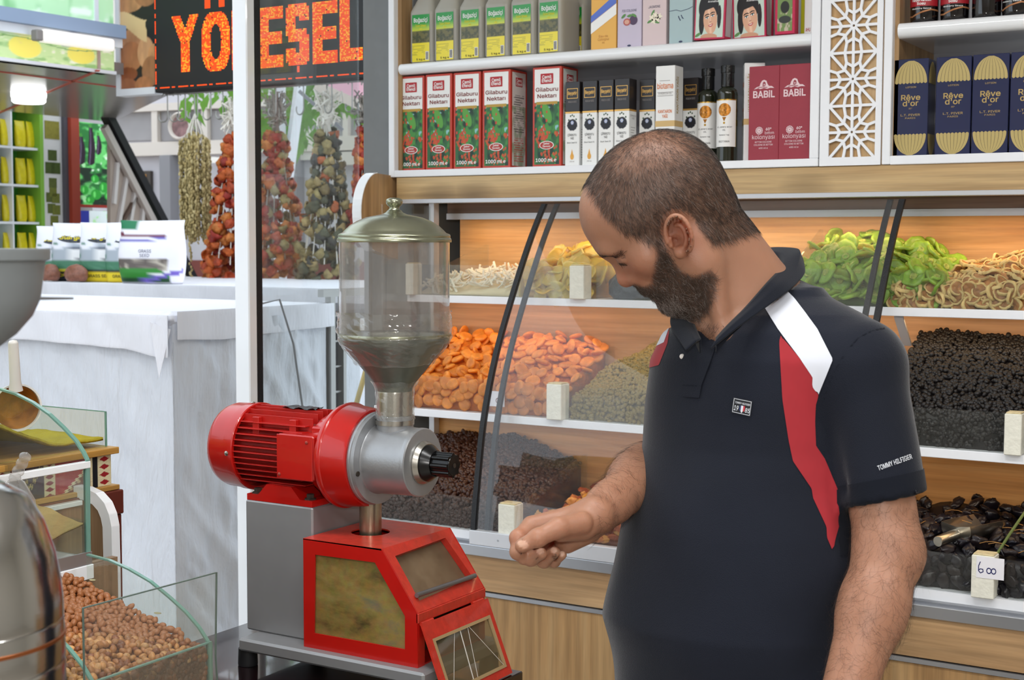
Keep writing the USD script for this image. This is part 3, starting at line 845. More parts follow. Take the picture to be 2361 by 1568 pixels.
veg_bundle('faded red bundle of dried peppers behind the window pane by the mullion', 636, 252, 640, 104, SY + 0.12, [0, 2, 2, 3, 9, 6], 2, M_CORDG, 230)
veg_bundle('bundle of dark dried aubergines with orange bits behind the window pane', 754, 250, 648, 112, SY + 0.1, [4, 5, 6, 6, 7, 8, 8, 5, 9], 3, M_CORD, 260)
veg_bundle('bundle of red dried peppers partly hidden behind the grey wall end', 846, 250, 560, 70, SY + 0.15, [0, 2, 3], 4, M_CORDG, 130)
tp = onY(449, 262, SY + 0.05)
bt = onY(449, 570, SY + 0.05)
Ro = (onY(475, 430, SY) - onY(420, 430, SY))[0] / 2
t = thing('okra_string', 'pale bundle of dried okra strings hanging from a hook beside the red peppers', 'dried okra', M4(tp))
part(t, 'hook', xf(hook_mesh(0.10), M4((0, 0, max(0.1, barz - tp[2] - 0.003)))), M_HOOK, 40)
M_OKRA = [mat('okra_%d' % k, c, 0.7, var=0.25, scale=60) for k, c in enumerate(('#a99663', '#8d7d50', '#bfae7c'))]
H = tp[2] - bt[2]
ok = [[], [], []]
base_ok = trimesh.creation.icosphere(1)
bv, bf = np.array(base_ok.vertices) * (0.0055, 0.0055, 0.011), np.array(base_ok.faces)
rg = np.random.default_rng(5)
for s in range(84):
 a, q = rg.uniform(0, 6.28), rg.random() ** 0.5
 x, y = math.cos(a) * q * Ro, math.sin(a) * q * Ro
 top = -0.10 - 0.03 * q * q * 2
 end = -H * (0.82 + 0.16 * rg.random()) if s else -H * 1.28
 z = top
 while z > end:
  m = M4((x + rg.normal(0, 0.003), y + rg.normal(0, 0.003), z), rx=rg.uniform(-30, 30), ry=rg.uniform(-30, 30), s=rg.uniform(0.8, 1.3))
  ok[rg.integers(3)].append(xf((bv, bf), m))
  z -= 0.017
for k in range(3):
 part(t, 'okra', cat_(*ok[k]), M_OKRA[k], True, kind='stuff')
part(t, 'strings', cat_(*[tube([(0, 0, 0.0), (math.cos(a) * Ro * 0.5, math.sin(a) * Ro * 0.5, -0.09), (math.cos(a) * Ro * 0.7, math.sin(a) * Ro * 0.7, -0.25)], 0.003, 5) for a in np.arange(10) * 0.628]), M_CORD, False, kind='stuff')
# ================================================================ outside: the seed shop across the lane
ZC = 2.42                                          # its porch ceiling
qa, qb = onZ(0, 137, ZC), onZ(265, 170, ZC)        # near edge of the ceiling
fa, fb, fc = onZ(0, 264, ZC), onZ(145, 280, ZC), onZ(255, 281, ZC)
en = (qb - qa)[:2] / np.linalg.norm((qb - qa)[:2])
ef = (fb - fa)[:2] / np.linalg.norm((fb - fa)[:2])
M_PORCH = mat('porch_panel', '#8f8a86', 0.22, 0.25)
M_JOINT = mat('porch_joint', '#b5452f', 0.5)
q0 = qa[:2] - en * 4
q1 = qa[:2] + en * 7.5
f0 = fa[:2] - ef * 4
f1 = fa[:2] + ef * 6.0
corner = onZ(378, 224, ZC)[:2]
poly = Polygon([q0, qb[:2] + en * 0.55, corner, fc[:2] + ef * 0.02, f0])
pc = thing('porch_ceiling', None, None, kind='structure')
part(pc, 'panels', prism(poly, 0.06, M4((0, 0, ZC))), M_PORCH, False, label='grey shiny ceiling panels')
def joint(a, b):
 a, b = onZ(*a, ZC), onZ(*b, ZC)
 part(pc, 'joint', obox(a + (0, 0, -0.001), b + (0, 0, -0.001), 0.02, 0.006), M_JOINT, False)
joint((-60, 157), (268, 200))
joint((-60, 285), (226, 162))
joint((268, 200), (380, 214))
lp = onZ(66, 212, ZC)
M_LAMP = glow('lamp_disc', '#ffffff', 3.0)
t = thing('ceiling_lamp', 'round glowing white lamp under the grey porch ceiling', 'lamp', M4(lp))
part(t, 'shade', lathe([(0, -0.07), (0.085, -0.066), (0.096, -0.055), (0.096, -0.035), (0.1, -0.03), (0.1, 0.0), (0, 0)], 40), M_LAMP, 40)
class VP:
 """An upright plane through two points: pixels to (s, z) on it, and meshes drawn on it (x along, y up, z towards the viewer)."""
 def __init__(s, a, b):
  s.o = np.array([a[0], a[1], 0.0])
  e = np.array([b[0] - a[0], b[1] - a[1], 0.0])
  s.e = e / np.linalg.norm(e)
  s.n = np.array([s.e[1], -s.e[0], 0.0])
  if s.n @ (EYE - s.o) < 0:
   s.n = -s.n
  s.m = np.eye(4)
  s.m[:3, 0], s.m[:3, 1], s.m[:3, 2], s.m[:3, 3] = s.e, (0, 0, 1), s.n, s.o
 def sz(s, x, y, off=0.0):
  v = ray(x, y)
  t = ((s.o + s.n * off - EYE) @ s.n) / (v @ s.n)
  p = EYE + v * t - s.o
  return np.array([p @ s.e, p[2]])
 def at(s, x, y, off=0.0):
  k = s.sz(x, y, off)
  return s.o + s.e * k[0] + s.n * off + np.array([0, 0, k[1]])
 def put(s, mesh, off=0.0):
  m = s.m.copy()
  m[:3, 3] += s.n * off
  return xf(mesh, m)
 def slab(s, s0, s1, z0, z1, d0, d1, b=0.0):
  return xf(bx(s0, s1, z0, z1, d0, d1, b), s.m)
 def base(s, k, z, off=0.0):
  m = s.m.copy()
  m[:3, 3] = s.o + s.e * k + s.n * off + np.array([0, 0, z])
  return m
FA = VP(qa, qb)
k0, kz0 = FA.sz(0, 137)
k1, _ = FA.sz(263, 170)
kz1 = FA.sz(0, 76)[1]
kz2, kz3 = FA.sz(0, 44)[1], FA.sz(0, 22)[1]
def lemon_print(u, v):
 c = np.ones(u.shape + (3,)) * np.array([0.70, 0.82, 0.52])
 U = u * 9
 n = nz(U, v * 1.6, 2.6, 1)
 c = over(c, (0.46, 0.66, 0.32), sm(0.50, 0.6, n))
 c = over(c, (0.93, 0.93, 0.82), sm(0.58, 0.70, nz(U, v * 1.6, 4.2, 7)))
 for x, y, r in ((0.585, 0.55, 0.9), (0.74, 0.50, 1.0), (0.33, 0.5, 0.95), (0.17, 0.55, 1.0), (0.9, 0.5, 0.9)):
  d = ((u - x) * 9 / 0.42 / r) ** 2 + ((v - y) / 0.42 / r) ** 2
  c = over(c, (0.93, 0.85, 0.26), sm(1.05, 0.85, d))
  c = over(c, (0.80, 0.78, 0.36), sm(0.66, 0.72, nz(U + x * 9, v, 9, 4)) * sm(1.0, 0.8, d) * 0.5)
 c = over(c, (0.36, 0.55, 0.25), (np.abs(v - 0.75 - 0.12 * np.sin(U * 2.2)) < 0.02).astype(float))
 return c * 0.75 + 0.22
def leaf_print(u, v):
 U = u * 9
 c = np.ones(u.shape + (3,)) * np.array([0.62, 0.84, 0.62])
 c = over(c, (0.36, 0.66, 0.38), sm(0.48, 0.62, nz(U, v, 3.0, 3)))
 c = over(c, (0.86, 0.95, 0.86), sm(0.55, 0.68, nz(U * 0.6, v * 3, 3.5, 8)))
 c = c * 0.75 + 0.22
 d = ((u - 0.68) * 9 / 0.22) ** 2 + ((v - 0.55) / 0.35) ** 2
 return over(c, (0.55, 0.85, 0.52), sm(1.05, 0.9, d))
fs = thing('fascia', None, None, kind='structure')
Lf = k1 - k0 + 1.4
m, c = picture(Lf, kz1 - kz0, lemon_print, 220, 30)
M_GLOWPRINT = usdkit.material(stage, '/World/Looks/added_glow_print', {'a': ('attribute', {'attribute': 'Cd'}), 'p': ('principled_bsdf', {'roughness': 0.4, 'emission_strength': 0.42})}, [('a.color', 'p.base_color'), ('a.color', 'p.emission_color')], surface='p.BSDF')  # emission of the print colour added to brighten fascia and posters, no backlight
part(fs, 'board', FA.slab(k0 - 1.4, k1, kz0, kz1 + 0.9, -0.1, -0.001), WHITE)
part(fs, 'lemon_print', FA.put(xf(m, M4(((k0 - 1.4 + k1) / 2, kz0 + 0.012, 0.0))), 0.002), M_GLOWPRINT, False, color=c, label='photo print of lemons and leaves with an added glow')
m, c = picture(Lf, 0.6, leaf_print, 220, 40)
part(fs, 'leaf_print', FA.put(xf(m, M4(((k0 - 1.4 + k1) / 2, kz3 + 0.0, 0.0))), 0.002), M_GLOWPRINT, False, color=c, label='photo print of green vegetables with an added glow')
part(fs, 'ledge', FA.slab(k0 - 1.4, k1, kz2 - 0.02, kz3, 0.0, 0.10), mat('ledge_blue', '#93a5bd', 0.5), label='blue grey strip')
part(fs, 'rail', FA.slab(k0 - 1.4, k1, kz1 + 0.0, kz2 - 0.021, 0.0, 0.07), WHITE_GLOSS)
part(fs, 'edge', FA.slab(k0 - 1.4, k1, kz0 - 0.006, kz0 + 0.01, 0.0, 0.02), WHITE)
kj = FA.sz(226, 165)[0]
part(fs, 'divider', FA.slab(kj - 0.008, kj + 0.008, kz0, kz1, 0.0, 0.012), mat('divider_pink', '#c9b0aa', 0.5))
kj2 = FA.sz(220, 30)[0]
part(fs, 'divider', FA.slab(kj2 - 0.012, kj2 + 0.012, kz3, kz3 + 0.5, 0.0, 0.012), WHITE)
ta, tb = FA.sz(98, 92, 0.12), FA.sz(258, 105, 0.12)
t = thing('tube_fitting', 'white fluorescent tube fitting along the lemon picture', 'tube lamp', FA.base(ta[0], ta[1], 0.12))
part(t, 'fitting', bx(-0.01, tb[0] - ta[0], -0.01, 0.05, -0.03, 0.03, 0.01), mat('tube_housing', '#e9e7e4', 0.4, emit='#fff4e6', estr=0.5), label='lit white housing')
part(t, 'end_cap', bx(-0.05, -0.01, -0.008, 0.045, -0.025, 0.025, 0.006), mat('cap_grey', '#8a8580', 0.5))
part(t, 'bracket', bx(0.2, 0.24, 0.0, 0.06, -0.12, -0.03), WHITE)
WB = VP(fa, fb)
wz = lambda x, y: WB.sz(x, y)
s_l, s_r = wz(-90, 300)[0], wz(262, 300)[0]
structure('seed_shop_wall', WB.slab(s_l - 2.5, s_r, -0.02, ZC, -0.25, -0.22), mat('shop_wall', '#c9c6c2', 0.8))
un = thing('seed_shelf', 'green and white shelf unit full of yellow seed packets across the lane', 'shelf unit', WB.base(wz(29, 400)[0], 0.0))
o = wz(29, 400)[0]
M_GREEN = mat('shelf_green', '#7fb23c', 0.5)
M_GREEND = mat('shelf_dark_green', '#3f8a2c', 0.5)
sg = wz(92, 400)[0] - o
sl = s_l - o
rows = [wz(29, y)[1] for y in (337, 424, 511, 598, 690)]
part(un, 'back_panel', bx(sl, sg, 0.6, rows[0] + 0.32, -0.215, -0.2), M_GREEND)
part(un, 'side_panel', bx(sg - 0.015, sg + 0.02, 0.3, rows[0] + 0.32, -0.2, 0.02), M_GREEN, label='bright green side panel')
for z in rows + [rows[0] + 0.30]:
 part(un, 'shelf', bx(sl, sg - 0.016, z - 0.016, z, -0.2, 0.0), WHITE)
for x in (0.0, wz(-32, 400)[0] - o):
 part(un, 'divider', bx(x - 0.006, x + 0.006, 0.6, rows[0] + 0.28, -0.2, -0.001), WHITE)
M_POUCH = mat('pouch_yellow', '#dcca1f', 0.22, var=0.1, scale=30, bump=0.3, bscale=40, bdist=0.01)
M_POUCH2 = mat('pouch_pale', '#e3d98a', 0.25, var=0.1, scale=30)
def pouch(w, h, seed):
 m, uv = bag_mesh(w, h, w * 0.45, seed, 12, 10)
 return m
pw = wz(62, 400)[0] - wz(40, 400)[0]
ph = (rows[0] - rows[1]) * 0.70
proto = None
for r, z in enumerate(rows[:4]):
 for cidx, (xa, xb) in enumerate(((-26, -6), (2, 25), (35, 61), (60, 84))):
  lab = '%s yellow seed packet from the green side panel on the %s green shelf' % (('fourth', 'third', 'second', 'first')[cidx], ('top', 'second', 'third', 'fourth')[r])
  if r == 3 and cidx == 0:
   continue
  s = (WB.sz(xa, 400, -0.05)[0] + WB.sz(xb, 400, -0.05)[0]) / 2
  m = WB.base(s, z + 0.001, -0.05)
  m = m @ np.array([[1, 0, 0, 0], [0, 0, 1, 0], [0, -1, 0, 0], [0, 0, 0, 1.0]]) @ M4(rz=(-8, 6, -4, 9)[cidx] + 3 * r)
  if proto is None:
   proto = thing('seed_packet', lab, 'seed packet', m, 'yellow seed packets on the green shelves')
   b_ = pouch(pw, ph, 3.0)
   part(proto, 'pouch', b_, M_POUCH, True)
   part(proto, 'picture_window', on_front(sbox(-pw * 0.22, ph * 0.26, pw * 0.18, ph * 0.48), b_, 0.002), mat('window_dark', '#4b5a3f', 0.4, rnd=0.3))
   part(proto, 'lower_label', on_front(sbox(-pw * 0.40, ph * 0.04, pw * 0.40, ph * 0.2), b_, 0.002), M_POUCH2)
   part(proto, 'brand_mark', on_front(Point(0, ph * 0.66).buffer(pw * 0.07), b_, 0.002), mat('mark_green', '#7d8a1e', 0.5))
  else:
   dup(proto, m, lab, 'yellow seed packets on the green shelves')
a0, a1 = wz(99, 400)[0], wz(143, 400)[0]
bd_ = thing('picture_board', 'white board with pictures of stacked green soap blocks', 'picture board', WB.base(a0, 0.0))
wbd = a1 - a0
part(bd_, 'board', bx(0, wbd, 0.4, rows[0] + 0.32, -0.2, 0.0), mat('board_white', '#dcd9d8', 0.5))
part(bd_, 'frame', cat_(bx(wbd, wbd + 0.035, 0.4, rows[0] + 0.34, -0.2, 0.03)), mat('frame_grey', '#57545c', 0.5))
part(bd_, 'top_rail', bx(-0.45, wbd + 0.03, rows[0] + 0.325, rows[0] + 0.36, -0.2, 0.06), mat('rail_white', '#c9c2c0', 0.4, 0.3))
M_SOAP = [mat('soap_%d' % k, c, 0.7, var=0.15, scale=40) for k, c in enumerate(('#59622a', '#6f742d', '#45541f', '#8a8232'))]
for i, (yc, cubes) in enumerate(((300, ((0, 0, 3, 1.1),)), (372, ((-0.3, -0.5, 2, .7), (0.35, -0.5, 2, .7), (0, 0.45, 2, .65))), (440, ((-0.35, -0.5, 0, .6), (0.3, -0.55, 1, .6), (0, -0.1, 1, .55), (0, 0.6, 0, .6))), (490, ((-0.2, 0.3, 0, .6), (0.35, 0.2, 1, .6), (0.1, -0.6, 1, .6))))):
 zc = wz(120, yc)[1]
 for x, y, k, s in cubes:
  h_ = wbd * 0.34 * s
  part(bd_, 'soap_print', bx(wbd / 2 + x * wbd * 0.45 - h_, wbd / 2 + x * wbd * 0.45 + h_, zc + y * wbd * 0.5 - h_ * 0.9, zc + y * wbd * 0.5 + h_ * 0.9, 0.0005, 0.002 + 0.001 * k), M_SOAP[k])
part(bd_, 'post', bx(wbd + 0.036, wbd + 0.12, 0.0, rows[0] + 0.34, -0.1, 0.06), mat('post_red', '#a8402c', 0.5), label='red brown post at the edge')
def poster_print(u, v):
 A = 2.35
 W = v * A
 c = np.ones(u.shape + (3,)) * np.array([0.40, 0.78, 0.42])
 n = nz(u * 2, W * 2, 2.2, 3)
 c = over(c, (0.14, 0.45, 0.20), sm(0.45, 0.55, n))
 c = over(c, (0.66, 0.93, 0.66), sm(0.56, 0.66, nz(u * 2, W * 2, 2.8, 9)))
 c = over(c, (0.9, 0.97, 0.9), sm(0.66, 0.74, nz(u * 2, W * 2, 4.0, 12)) * (W > 0.9))
 low = (W < 1.06).astype(float)
 c = over(c, (0.06, 0.16, 0.10), low * sm(0.42, 0.58, nz(u * 2, W * 2, 2.5, 21)))
 for x, y, rx, ry in ((0.18, 0.66, 0.085, 0.15), (0.36, 0.42, 0.09, 0.13), (0.80, 0.52, 0.10, 0.15), (0.62, 0.30, 0.12, 0.15), (0.20, 0.18, 0.07, 0.1), (0.9, 0.28, 0.09, 0.13), (0.48, 0.14, 0.1, 0.1), (0.60, 0.75, 0.09, 0.12)):
  d = ((u - x) / rx) ** 2 + ((W - y) / ry) ** 2
  c = over(c, (0.16, 0.62, 0.20), sm(1.08, 0.9, d))
  d2 = ((u - x + rx * 0.3) / rx / 0.28) ** 2 + ((W - y) / ry / 0.7) ** 2
  c = over(c, (0.42, 0.85, 0.42), sm(1.1, 0.5, d2))
 for x, y0, y1, r in ((0.29, 1.14, 1.98, 0.07), (0.51, 1.14, 2.26, 0.075), (0.68, 1.45, 2.05, 0.055)):
  t = np.clip((W - y0) / (y1 - y0), 0, 1)
  xc = x + 0.03 * np.sin(t * 3)
  rad = r * (0.55 + 0.55 * sm(1.0, 0.35, t))
  ends = np.minimum(np.clip((W - y0) / 0.07, 0, 1), np.clip((y1 - W) / 0.05, 0, 1))
  d = np.abs(u - xc) / (rad * np.sqrt(np.maximum(ends, 1e-3)))
  mk = sm(1.05, 0.92, d) * (W > y0) * (W < y1)
  c = over(c, (0.13, 0.06, 0.14), mk)
  c = over(c, (0.42, 0.36, 0.48), mk * sm(0.2, 0.08, np.abs(u - xc + rad * 0.35) / rad))
  c = over(c, (0.25, 0.55, 0.22), ((np.abs(u - xc) < rad * 0.8) & (np.abs(W - y1) < 0.045)).astype(float))
 return c
def basket_print(u, v):
 c = np.ones(u.shape + (3,)) * np.array([0.9, 0.95, 0.97])
 c = over(c, (0.25, 0.66, 0.28), sm(0.42, 0.55, nz(u, v * 1.5, 9, 5)) * (v < 0.8))
 c = over(c, (0.75, 0.95, 0.72), sm(0.58, 0.68, nz(u, v * 1.5, 14, 15)))
 c = over(c, (0.15, 0.2, 0.6), ((v > 0.8) & (u < 0.45)).astype(float))
 return over(c, (0.85, 0.15, 0.15), ((u < 0.1) & (v < 0.7) & (v > 0.4)).astype(float))
p0, p1 = wz(157, 400)[0], wz(258, 400)[0]
zt_, zm, zb_, ze = wz(205, 283)[1], wz(205, 472)[1], wz(205, 486)[1], wz(205, 640)[1]
for nm, za, zb2, fn, lab in (('poster', zm, zt_, poster_print, 'tall poster of purple aubergines and green peppers across the lane'), ('poster', ze, zb_, basket_print, 'poster of green vegetables partly hidden behind the seed sacks')):
 t = thing(nm, lab, 'poster', WB.base((p0 + p1) / 2, za))
 w_, h_ = p1 - p0, zb2 - za
 part(t, 'board', bx(-w_ / 2, w_ / 2, 0, h_, -0.03, -0.001), WHITE)
 m, c = picture(w_, h_, fn, 90, 200 if fn is poster_print else 60)
 part(t, 'photo_print', xf(m, M4((0, 0, 0.001))), M_GLOWPRINT, False, color=c)  # poster brightened by the emission added to its print
 part(t, 'edge', bx(-w_ / 2, w_ / 2, -0.02, 0.0, -0.03, 0.005), mat('edge_red', '#c23a2c', 0.5) if fn is poster_print else WHITE)
SP = VP(WB.at(258, 400, 0.5), WB.at(470, 400, 0.5))
t = thing('stair', 'stair side with a black slanting stringer and beige cheek right of the posters', 'stair', None)
A, B = SP.at(255, 283), SP.at(447, 652)
part(t, 'stringer', obox(A + (A - B) * 0.1, B + (B - A) * 1.6, 0.06, 0.075, up=SP.n), mat('stringer_black', '#17171b', 0.5), label='black slanting stringer')
A2, B2 = SP.at(240, 292), SP.at(424, 648)
part(t, 'inner_rail', obox(A2, B2 + (B2 - A2) * 1.6, 0.05, 0.04, up=SP.n), mat('rail_beige', '#bdb2ac', 0.5))
zz = [SP.sz(262, 300), SP.sz(262, 700), SP.sz(436, 700)]
tri_ = Polygon([tuple(k) for k in zz])
part(t, 'cheek', SP.put(prism(tri_, 0.03), -0.06), mat('cheek_beige', '#a8978c', 0.6), label='beige cheek')
for xs, ys, xe, ye in ((270, 375, 262, 470), (293, 395, 272, 520), (312, 432, 292, 560), (330, 470, 318, 600)):
 part(t, 'stripe', obox(SP.at(xs, ys, -0.02), SP.at(xe, ye, -0.02), 0.03, 0.03), mat('stripe_pale', '#cdc5c2', 0.6))
part(t, 'brace', obox(SP.at(322, 440, -0.02), SP.at(262, 545, -0.02), 0.03, 0.025), mat('brace_brown', '#5a463c', 0.6))
FB = VP(atD(300, 400, 12.5), atD(860, 400, 11.5))
fz = lambda x, y: FB.sz(x, y)
M_FBW = mat('far_wall', '#c9c5ca', 0.8)
M_FBG = mat('far_grey', '#8f8d91', 0.5)
M_FBB = mat('far_beam', '#ddd2c8', 0.6)
fbld = thing('far_building', 'pale building with grey windows and cream beams at the end of the lane', 'building', None)
fs0, fs1 = fz(150, 400)[0], fz(960, 400)[0]
part(fbld, 'wall', FB.slab(fs0 - 2, fs1 + 3, -0.02, fz(400, 205)[1], -0.3, 0.0), M_FBW)
part(fbld, 'wainscot', FB.slab(fs0, fs1, 0, fz(450, 600)[1], 0.0, 0.02), mat('wainscot_red', '#7d4038', 0.6), label='brown red boarded lower wall')
part(fbld, 'beam', FB.slab(fs0, fs1, fz(430, 358)[1], fz(430, 327)[1], 0.0, 0.08), M_FBB)
part(fbld, 'beam', FB.slab(fs0, fs1, fz(430, 255)[1], fz(430, 238)[1], 0.0, 0.08), M_FBB)
for xa, xb in ((361, 374), (476, 489), (556, 566), (696, 706), (800, 812)):
 part(fbld, 'mullion', FB.slab(fz(xa, 300)[0], fz(xb, 300)[0], fz(xa, 330)[1], fz(xa, 250)[1], 0.0, 0.07), M_FBB)
for xa, xb in ((272, 360), (375, 475), (490, 556), (566, 690), (706, 800), (812, 900)):
 part(fbld, 'window_pane', FB.slab(fz(xa, 300)[0], fz(xb, 300)[0], fz(xa, 326)[1], fz(xa, 256)[1], 0.001, 0.02), mat('far_pane', '#a19d9e', 0.2, var=0.1, scale=2) if xa == 272 else '/World/Looks/far_pane')
for xa, xb, y0, y1 in ((389, 413, 640, 360), (690, 702, 640, 300)):
 part(fbld, 'pillar', FB.slab(fz(xa, 500)[0], fz(xb, 500)[0], fz(xa, y0)[1], fz(xa, y1)[1], 0.0, 0.12), M_FBG)
part(fbld, 'window_frame', FB.slab(fz(698, 340)[0], fz(735, 340)[0], fz(700, 370)[1], fz(700, 300)[1], 0.02, 0.06), mat('frame_cream', '#d8d2c8', 0.6))
part(fbld, 'beam', FB.slab(fz(760, 380)[0], fs1 + 1, fz(800, 382)[1], fz(800, 352)[1], 0.0, 0.1), M_FBB)
t = thing('wall_clock', 'round cream rimmed wall clock with a reddish face above the okra', 'clock', FB.base(*fz(432, 293), 0.08))
rr = (fz(458, 293)[0] - fz(406, 293)[0]) / 2
part(t, 'rim', lathe([(rr * 0.78, 0.0), (rr, 0.0), (rr * 1.02, 0.03), (rr * 0.9, 0.05), (rr * 0.78, 0.03), (rr * 0.78, 0)], 40), M_FBB, 40)
part(t, 'face', lathe([(0, 0.012), (rr * 0.79, 0.012), (rr * 0.79, 0.0), (0, 0)], 32), mat('clock_face', '#8c6a6a', 0.4, var=0.5, scale=14))
t = thing('wall_picture', 'orange picture in a dark frame beside the stair', 'picture', FB.base(*fz(318, 470), 0.0))
w_, h_ = fz(354, 470)[0] - fz(318, 470)[0], fz(318, 395)[1] - fz(318, 470)[1]
part(t, 'frame', bx(0, w_, 0, h_, 0, 0.04), mat('frame_dark', '#4a423c', 0.5))
part(t, 'canvas', bx(0.02, w_ - 0.04, 0.02, h_ - 0.03, 0.04, 0.046), mat('canvas_orange', '#b98446', 0.6, var=0.3, scale=6))
t = thing('wall_lamp', 'flat white glowing wall lamp beside the orange pepper bundle', 'lamp', FB.base(*fz(480, 378), 0.1))
w_ = fz(527, 378)[0] - fz(480, 378)[0]
part(t, 'shade', bx(0, w_, 0, 0.045, 0, 0.1, 0.01), glow('wall_lamp_glow', '#f4f6f4', 1.0))
t = thing('braced_post', 'white slanting post behind the hanging peppers beyond the pane', 'post', None)
P0, P1 = atD(648, 520, 8.2), atD(693, 190, 8.2)
part(t, 'post', obox(P0 + (P0 - P1) * 0.9, P1 + (P1 - P0) * 0.4, 0.07, 0.05), WHITE)
P2, P3 = atD(648, 200, 8.2), atD(648, 470, 8.2)
part(t, 'upright', obox(P2 + (0, 0, 0.5), P3 - (0, 0, 1.5), 0.05, 0.05), WHITE)
part(t, 'arm', obox(atD(690, 210, 8.1), atD(790, 300, 8.1), 0.02, 0.02), mat('post_grey', '#8f8f94', 0.5))
t = thing('awning', 'faded pink awning above the end of the lane', 'awning', None)
aw = np.array([atD(735, 190, 9.0), atD(900, 262, 9.0), atD(930, 190, 9.6), atD(745, 120, 9.8)])
part(t, 'canvas', thicken((aw, np.array([[0, 1, 2], [0, 2, 3]])), 0.02), mat('awning_pink', '#b98a95', 0.8))
part(t, 'front_rail', obox(atD(728, 198, 8.98), atD(905, 276, 8.98), 0.06, 0.06), mat('rail_cream', '#cfc1b4', 0.6))
part(t, 'leg', obox(atD(905, 276, 8.98), atD(905, 700, 8.98), 0.05, 0.05), M_FBB)
M_LEAF = usdkit.material(stage, '/World/Looks/creeper_leaf', {'d': ('diffuse_bsdf', {'color': srgb('#6d9a46')}), 't': ('translucent_bsdf', {'color': srgb('#8fbf5a')}), 'm': ('mix_closure', {'fac': 0.4})}, [('d.BSDF', 'm.closure1'), ('t.BSDF', 'm.closure2')], surface='m.closure')
rg = np.random.default_rng(3)
lv, lf = np.array([(0, 0, 0), (0.35, 0.4, 0.06), (0.12, 0.9, 0.0), (0, 1.25, -0.05), (-0.12, 0.9, 0), (-0.35, 0.4, 0.06)]) * 0.11, np.array([[0, 1, 2], [0, 2, 4], [2, 3, 4], [0, 4, 5]])
ms = []
for k in range(700):
 x, y = rg.uniform(420, 900), rg.uniform(60, 262)
 if rg.random() < 0.4:
  x, y = rg.uniform(600, 760), rg.uniform(120, 330)
 q = atD(x, y, rg.uniform(9.2, 11.0))
 ms.append(xf((lv, lf), M4(q, rz=rg.uniform(0, 360), rx=rg.uniform(-160, -20), s=rg.uniform(0.6, 1.3))))
single('creeper_leaves', cat_(*ms), M_LEAF, 'green creeper leaves hanging above the end of the lane', 'creeper', kind='stuff', smooth=False)
structure('lane_wall', bx(-16, -15.8, -8, 16, 0, 6.0), mat('lane_wall_paint', '#cfc8be', 0.8))
# ================================================================ wall cabinet with shelves above the display case
YF = 3.20                                          # its front
YK = 3.52                                          # its back
X = lambda px_, py_, Y=YF: onY(px_, py_, Y)[0]
Z = lambda px_, py_, Y=YF: onY(px_, py_, Y)[2]
zb0 = Z(1400, 396)                                 # underside
zs0 = Z(1400, 379)                                 # top of the bottom board
zm0, zm1 = Z(1400, 137), Z(1400, 109)              # middle shelf
xl0, xl1 = X(895, 100), X(908, 100)
xr0, xr1 = X(1868, 200), X(1889, 200)
xp1 = X(2035, 250)
xq1 = X(2054, 250)
XEND = 0.62
ZTOP = 2.52
cab = thing('wall_cabinet', 'white and wood wall cabinet that holds the boxes and bottles', 'shelf unit', M4((xl0, YF, zb0)))
J = M4((-xl0, -YF, -zb0))
L_ = lambda m: xf(m, J)
part(cab, 'side_panel', L_(bx(xl0, xl1, YF, YK, zb0, ZTOP, 0.0015)), WHITE)
part(cab, 'side_lining', L_(bx(xl1, xl1 + 0.012, YF + 0.02, YK, zs0, ZTOP)), W_SIDE, label='wood grain lining of the left side')
part(cab, 'bottom_board', L_(bx(xl1, xr1, YF, YK, zb0, zs0, 0.0015)), WHITE)
part(cab, 'back_panel', L_(bx(xl0, XEND, YK, YK + 0.01, zb0, ZTOP)), GREY_BACK)
def shelf_board(x0, x1, z0, z1, y0, y1):
 """Board with a rounded glossy front edge."""
 h = (z1 - z0) / 2
 r = [(y0 + h - h * math.cos(t), z0 + h + h * math.sin(t)) for t in np.linspace(math.pi / 2, -math.pi / 2, 10)]
 ring = [(y1, z1)] + r + [(y1, z0)]
 A = np.array([[(x, y, z) for y, z in ring] for x in (x0, x0 + 0.001, x1)])
 A[0, :, 2] = z0 + h + (A[0, :, 2] - z0 - h) * 0.97
 return loft(A, caps=True)
part(cab, 'shelf', L_(shelf_board(xl1 + 0.012, xr0, zm0, zm1, YF + 0.004, YK)), WHITE_GLOSS, 40, label='glossy white rounded shelf')
part(cab, 'stile', L_(bx(xr0, xr1, YF, YK, zs0, ZTOP, 0.0015)), WHITE)
part(cab, 'upright', L_(bx(xr1 + 0.003, xp1 - 0.003, YF + 0.03, YK, zb0, ZTOP)), mat('upright_white', '#dfe1e6', 0.45))
part(cab, 'stile', L_(bx(xp1, xq1, YF, YK, zb0, ZTOP, 0.0015)), WHITE)
part(cab, 'side_lining', L_(bx(xq1, xq1 + 0.010, YF + 0.02, YK, zs0, ZTOP)), W_SIDE)
part(cab, 'bottom_board', L_(bx(xq1, XEND, YF, YK, zb0 - 0.001, Z(2200, 355), 0.0015)), WHITE)
part(cab, 'side_panel', L_(bx(XEND, XEND + 0.02, YF, YK, zb0, ZTOP, 0.0015)), WHITE)
zn0, zn1 = Z(2200, 78), Z(2200, 41)
part(cab, 'shelf', L_(shelf_board(xq1 + 0.010, XEND, zn0, zn1, YF + 0.004, YK)), WHITE_GLOSS, 40)
lx0, lx1 = X(1913, 180), X(2020, 180)
lz0 = Z(1962, 362)
P_ = Z(1969, 57.6) - Z(1962, 181)                  # distance of the star centres
cxs = (lx0 + lx1) / 2
c1 = Z(1965, 182)
wln = lx1 - lx0
lines = []
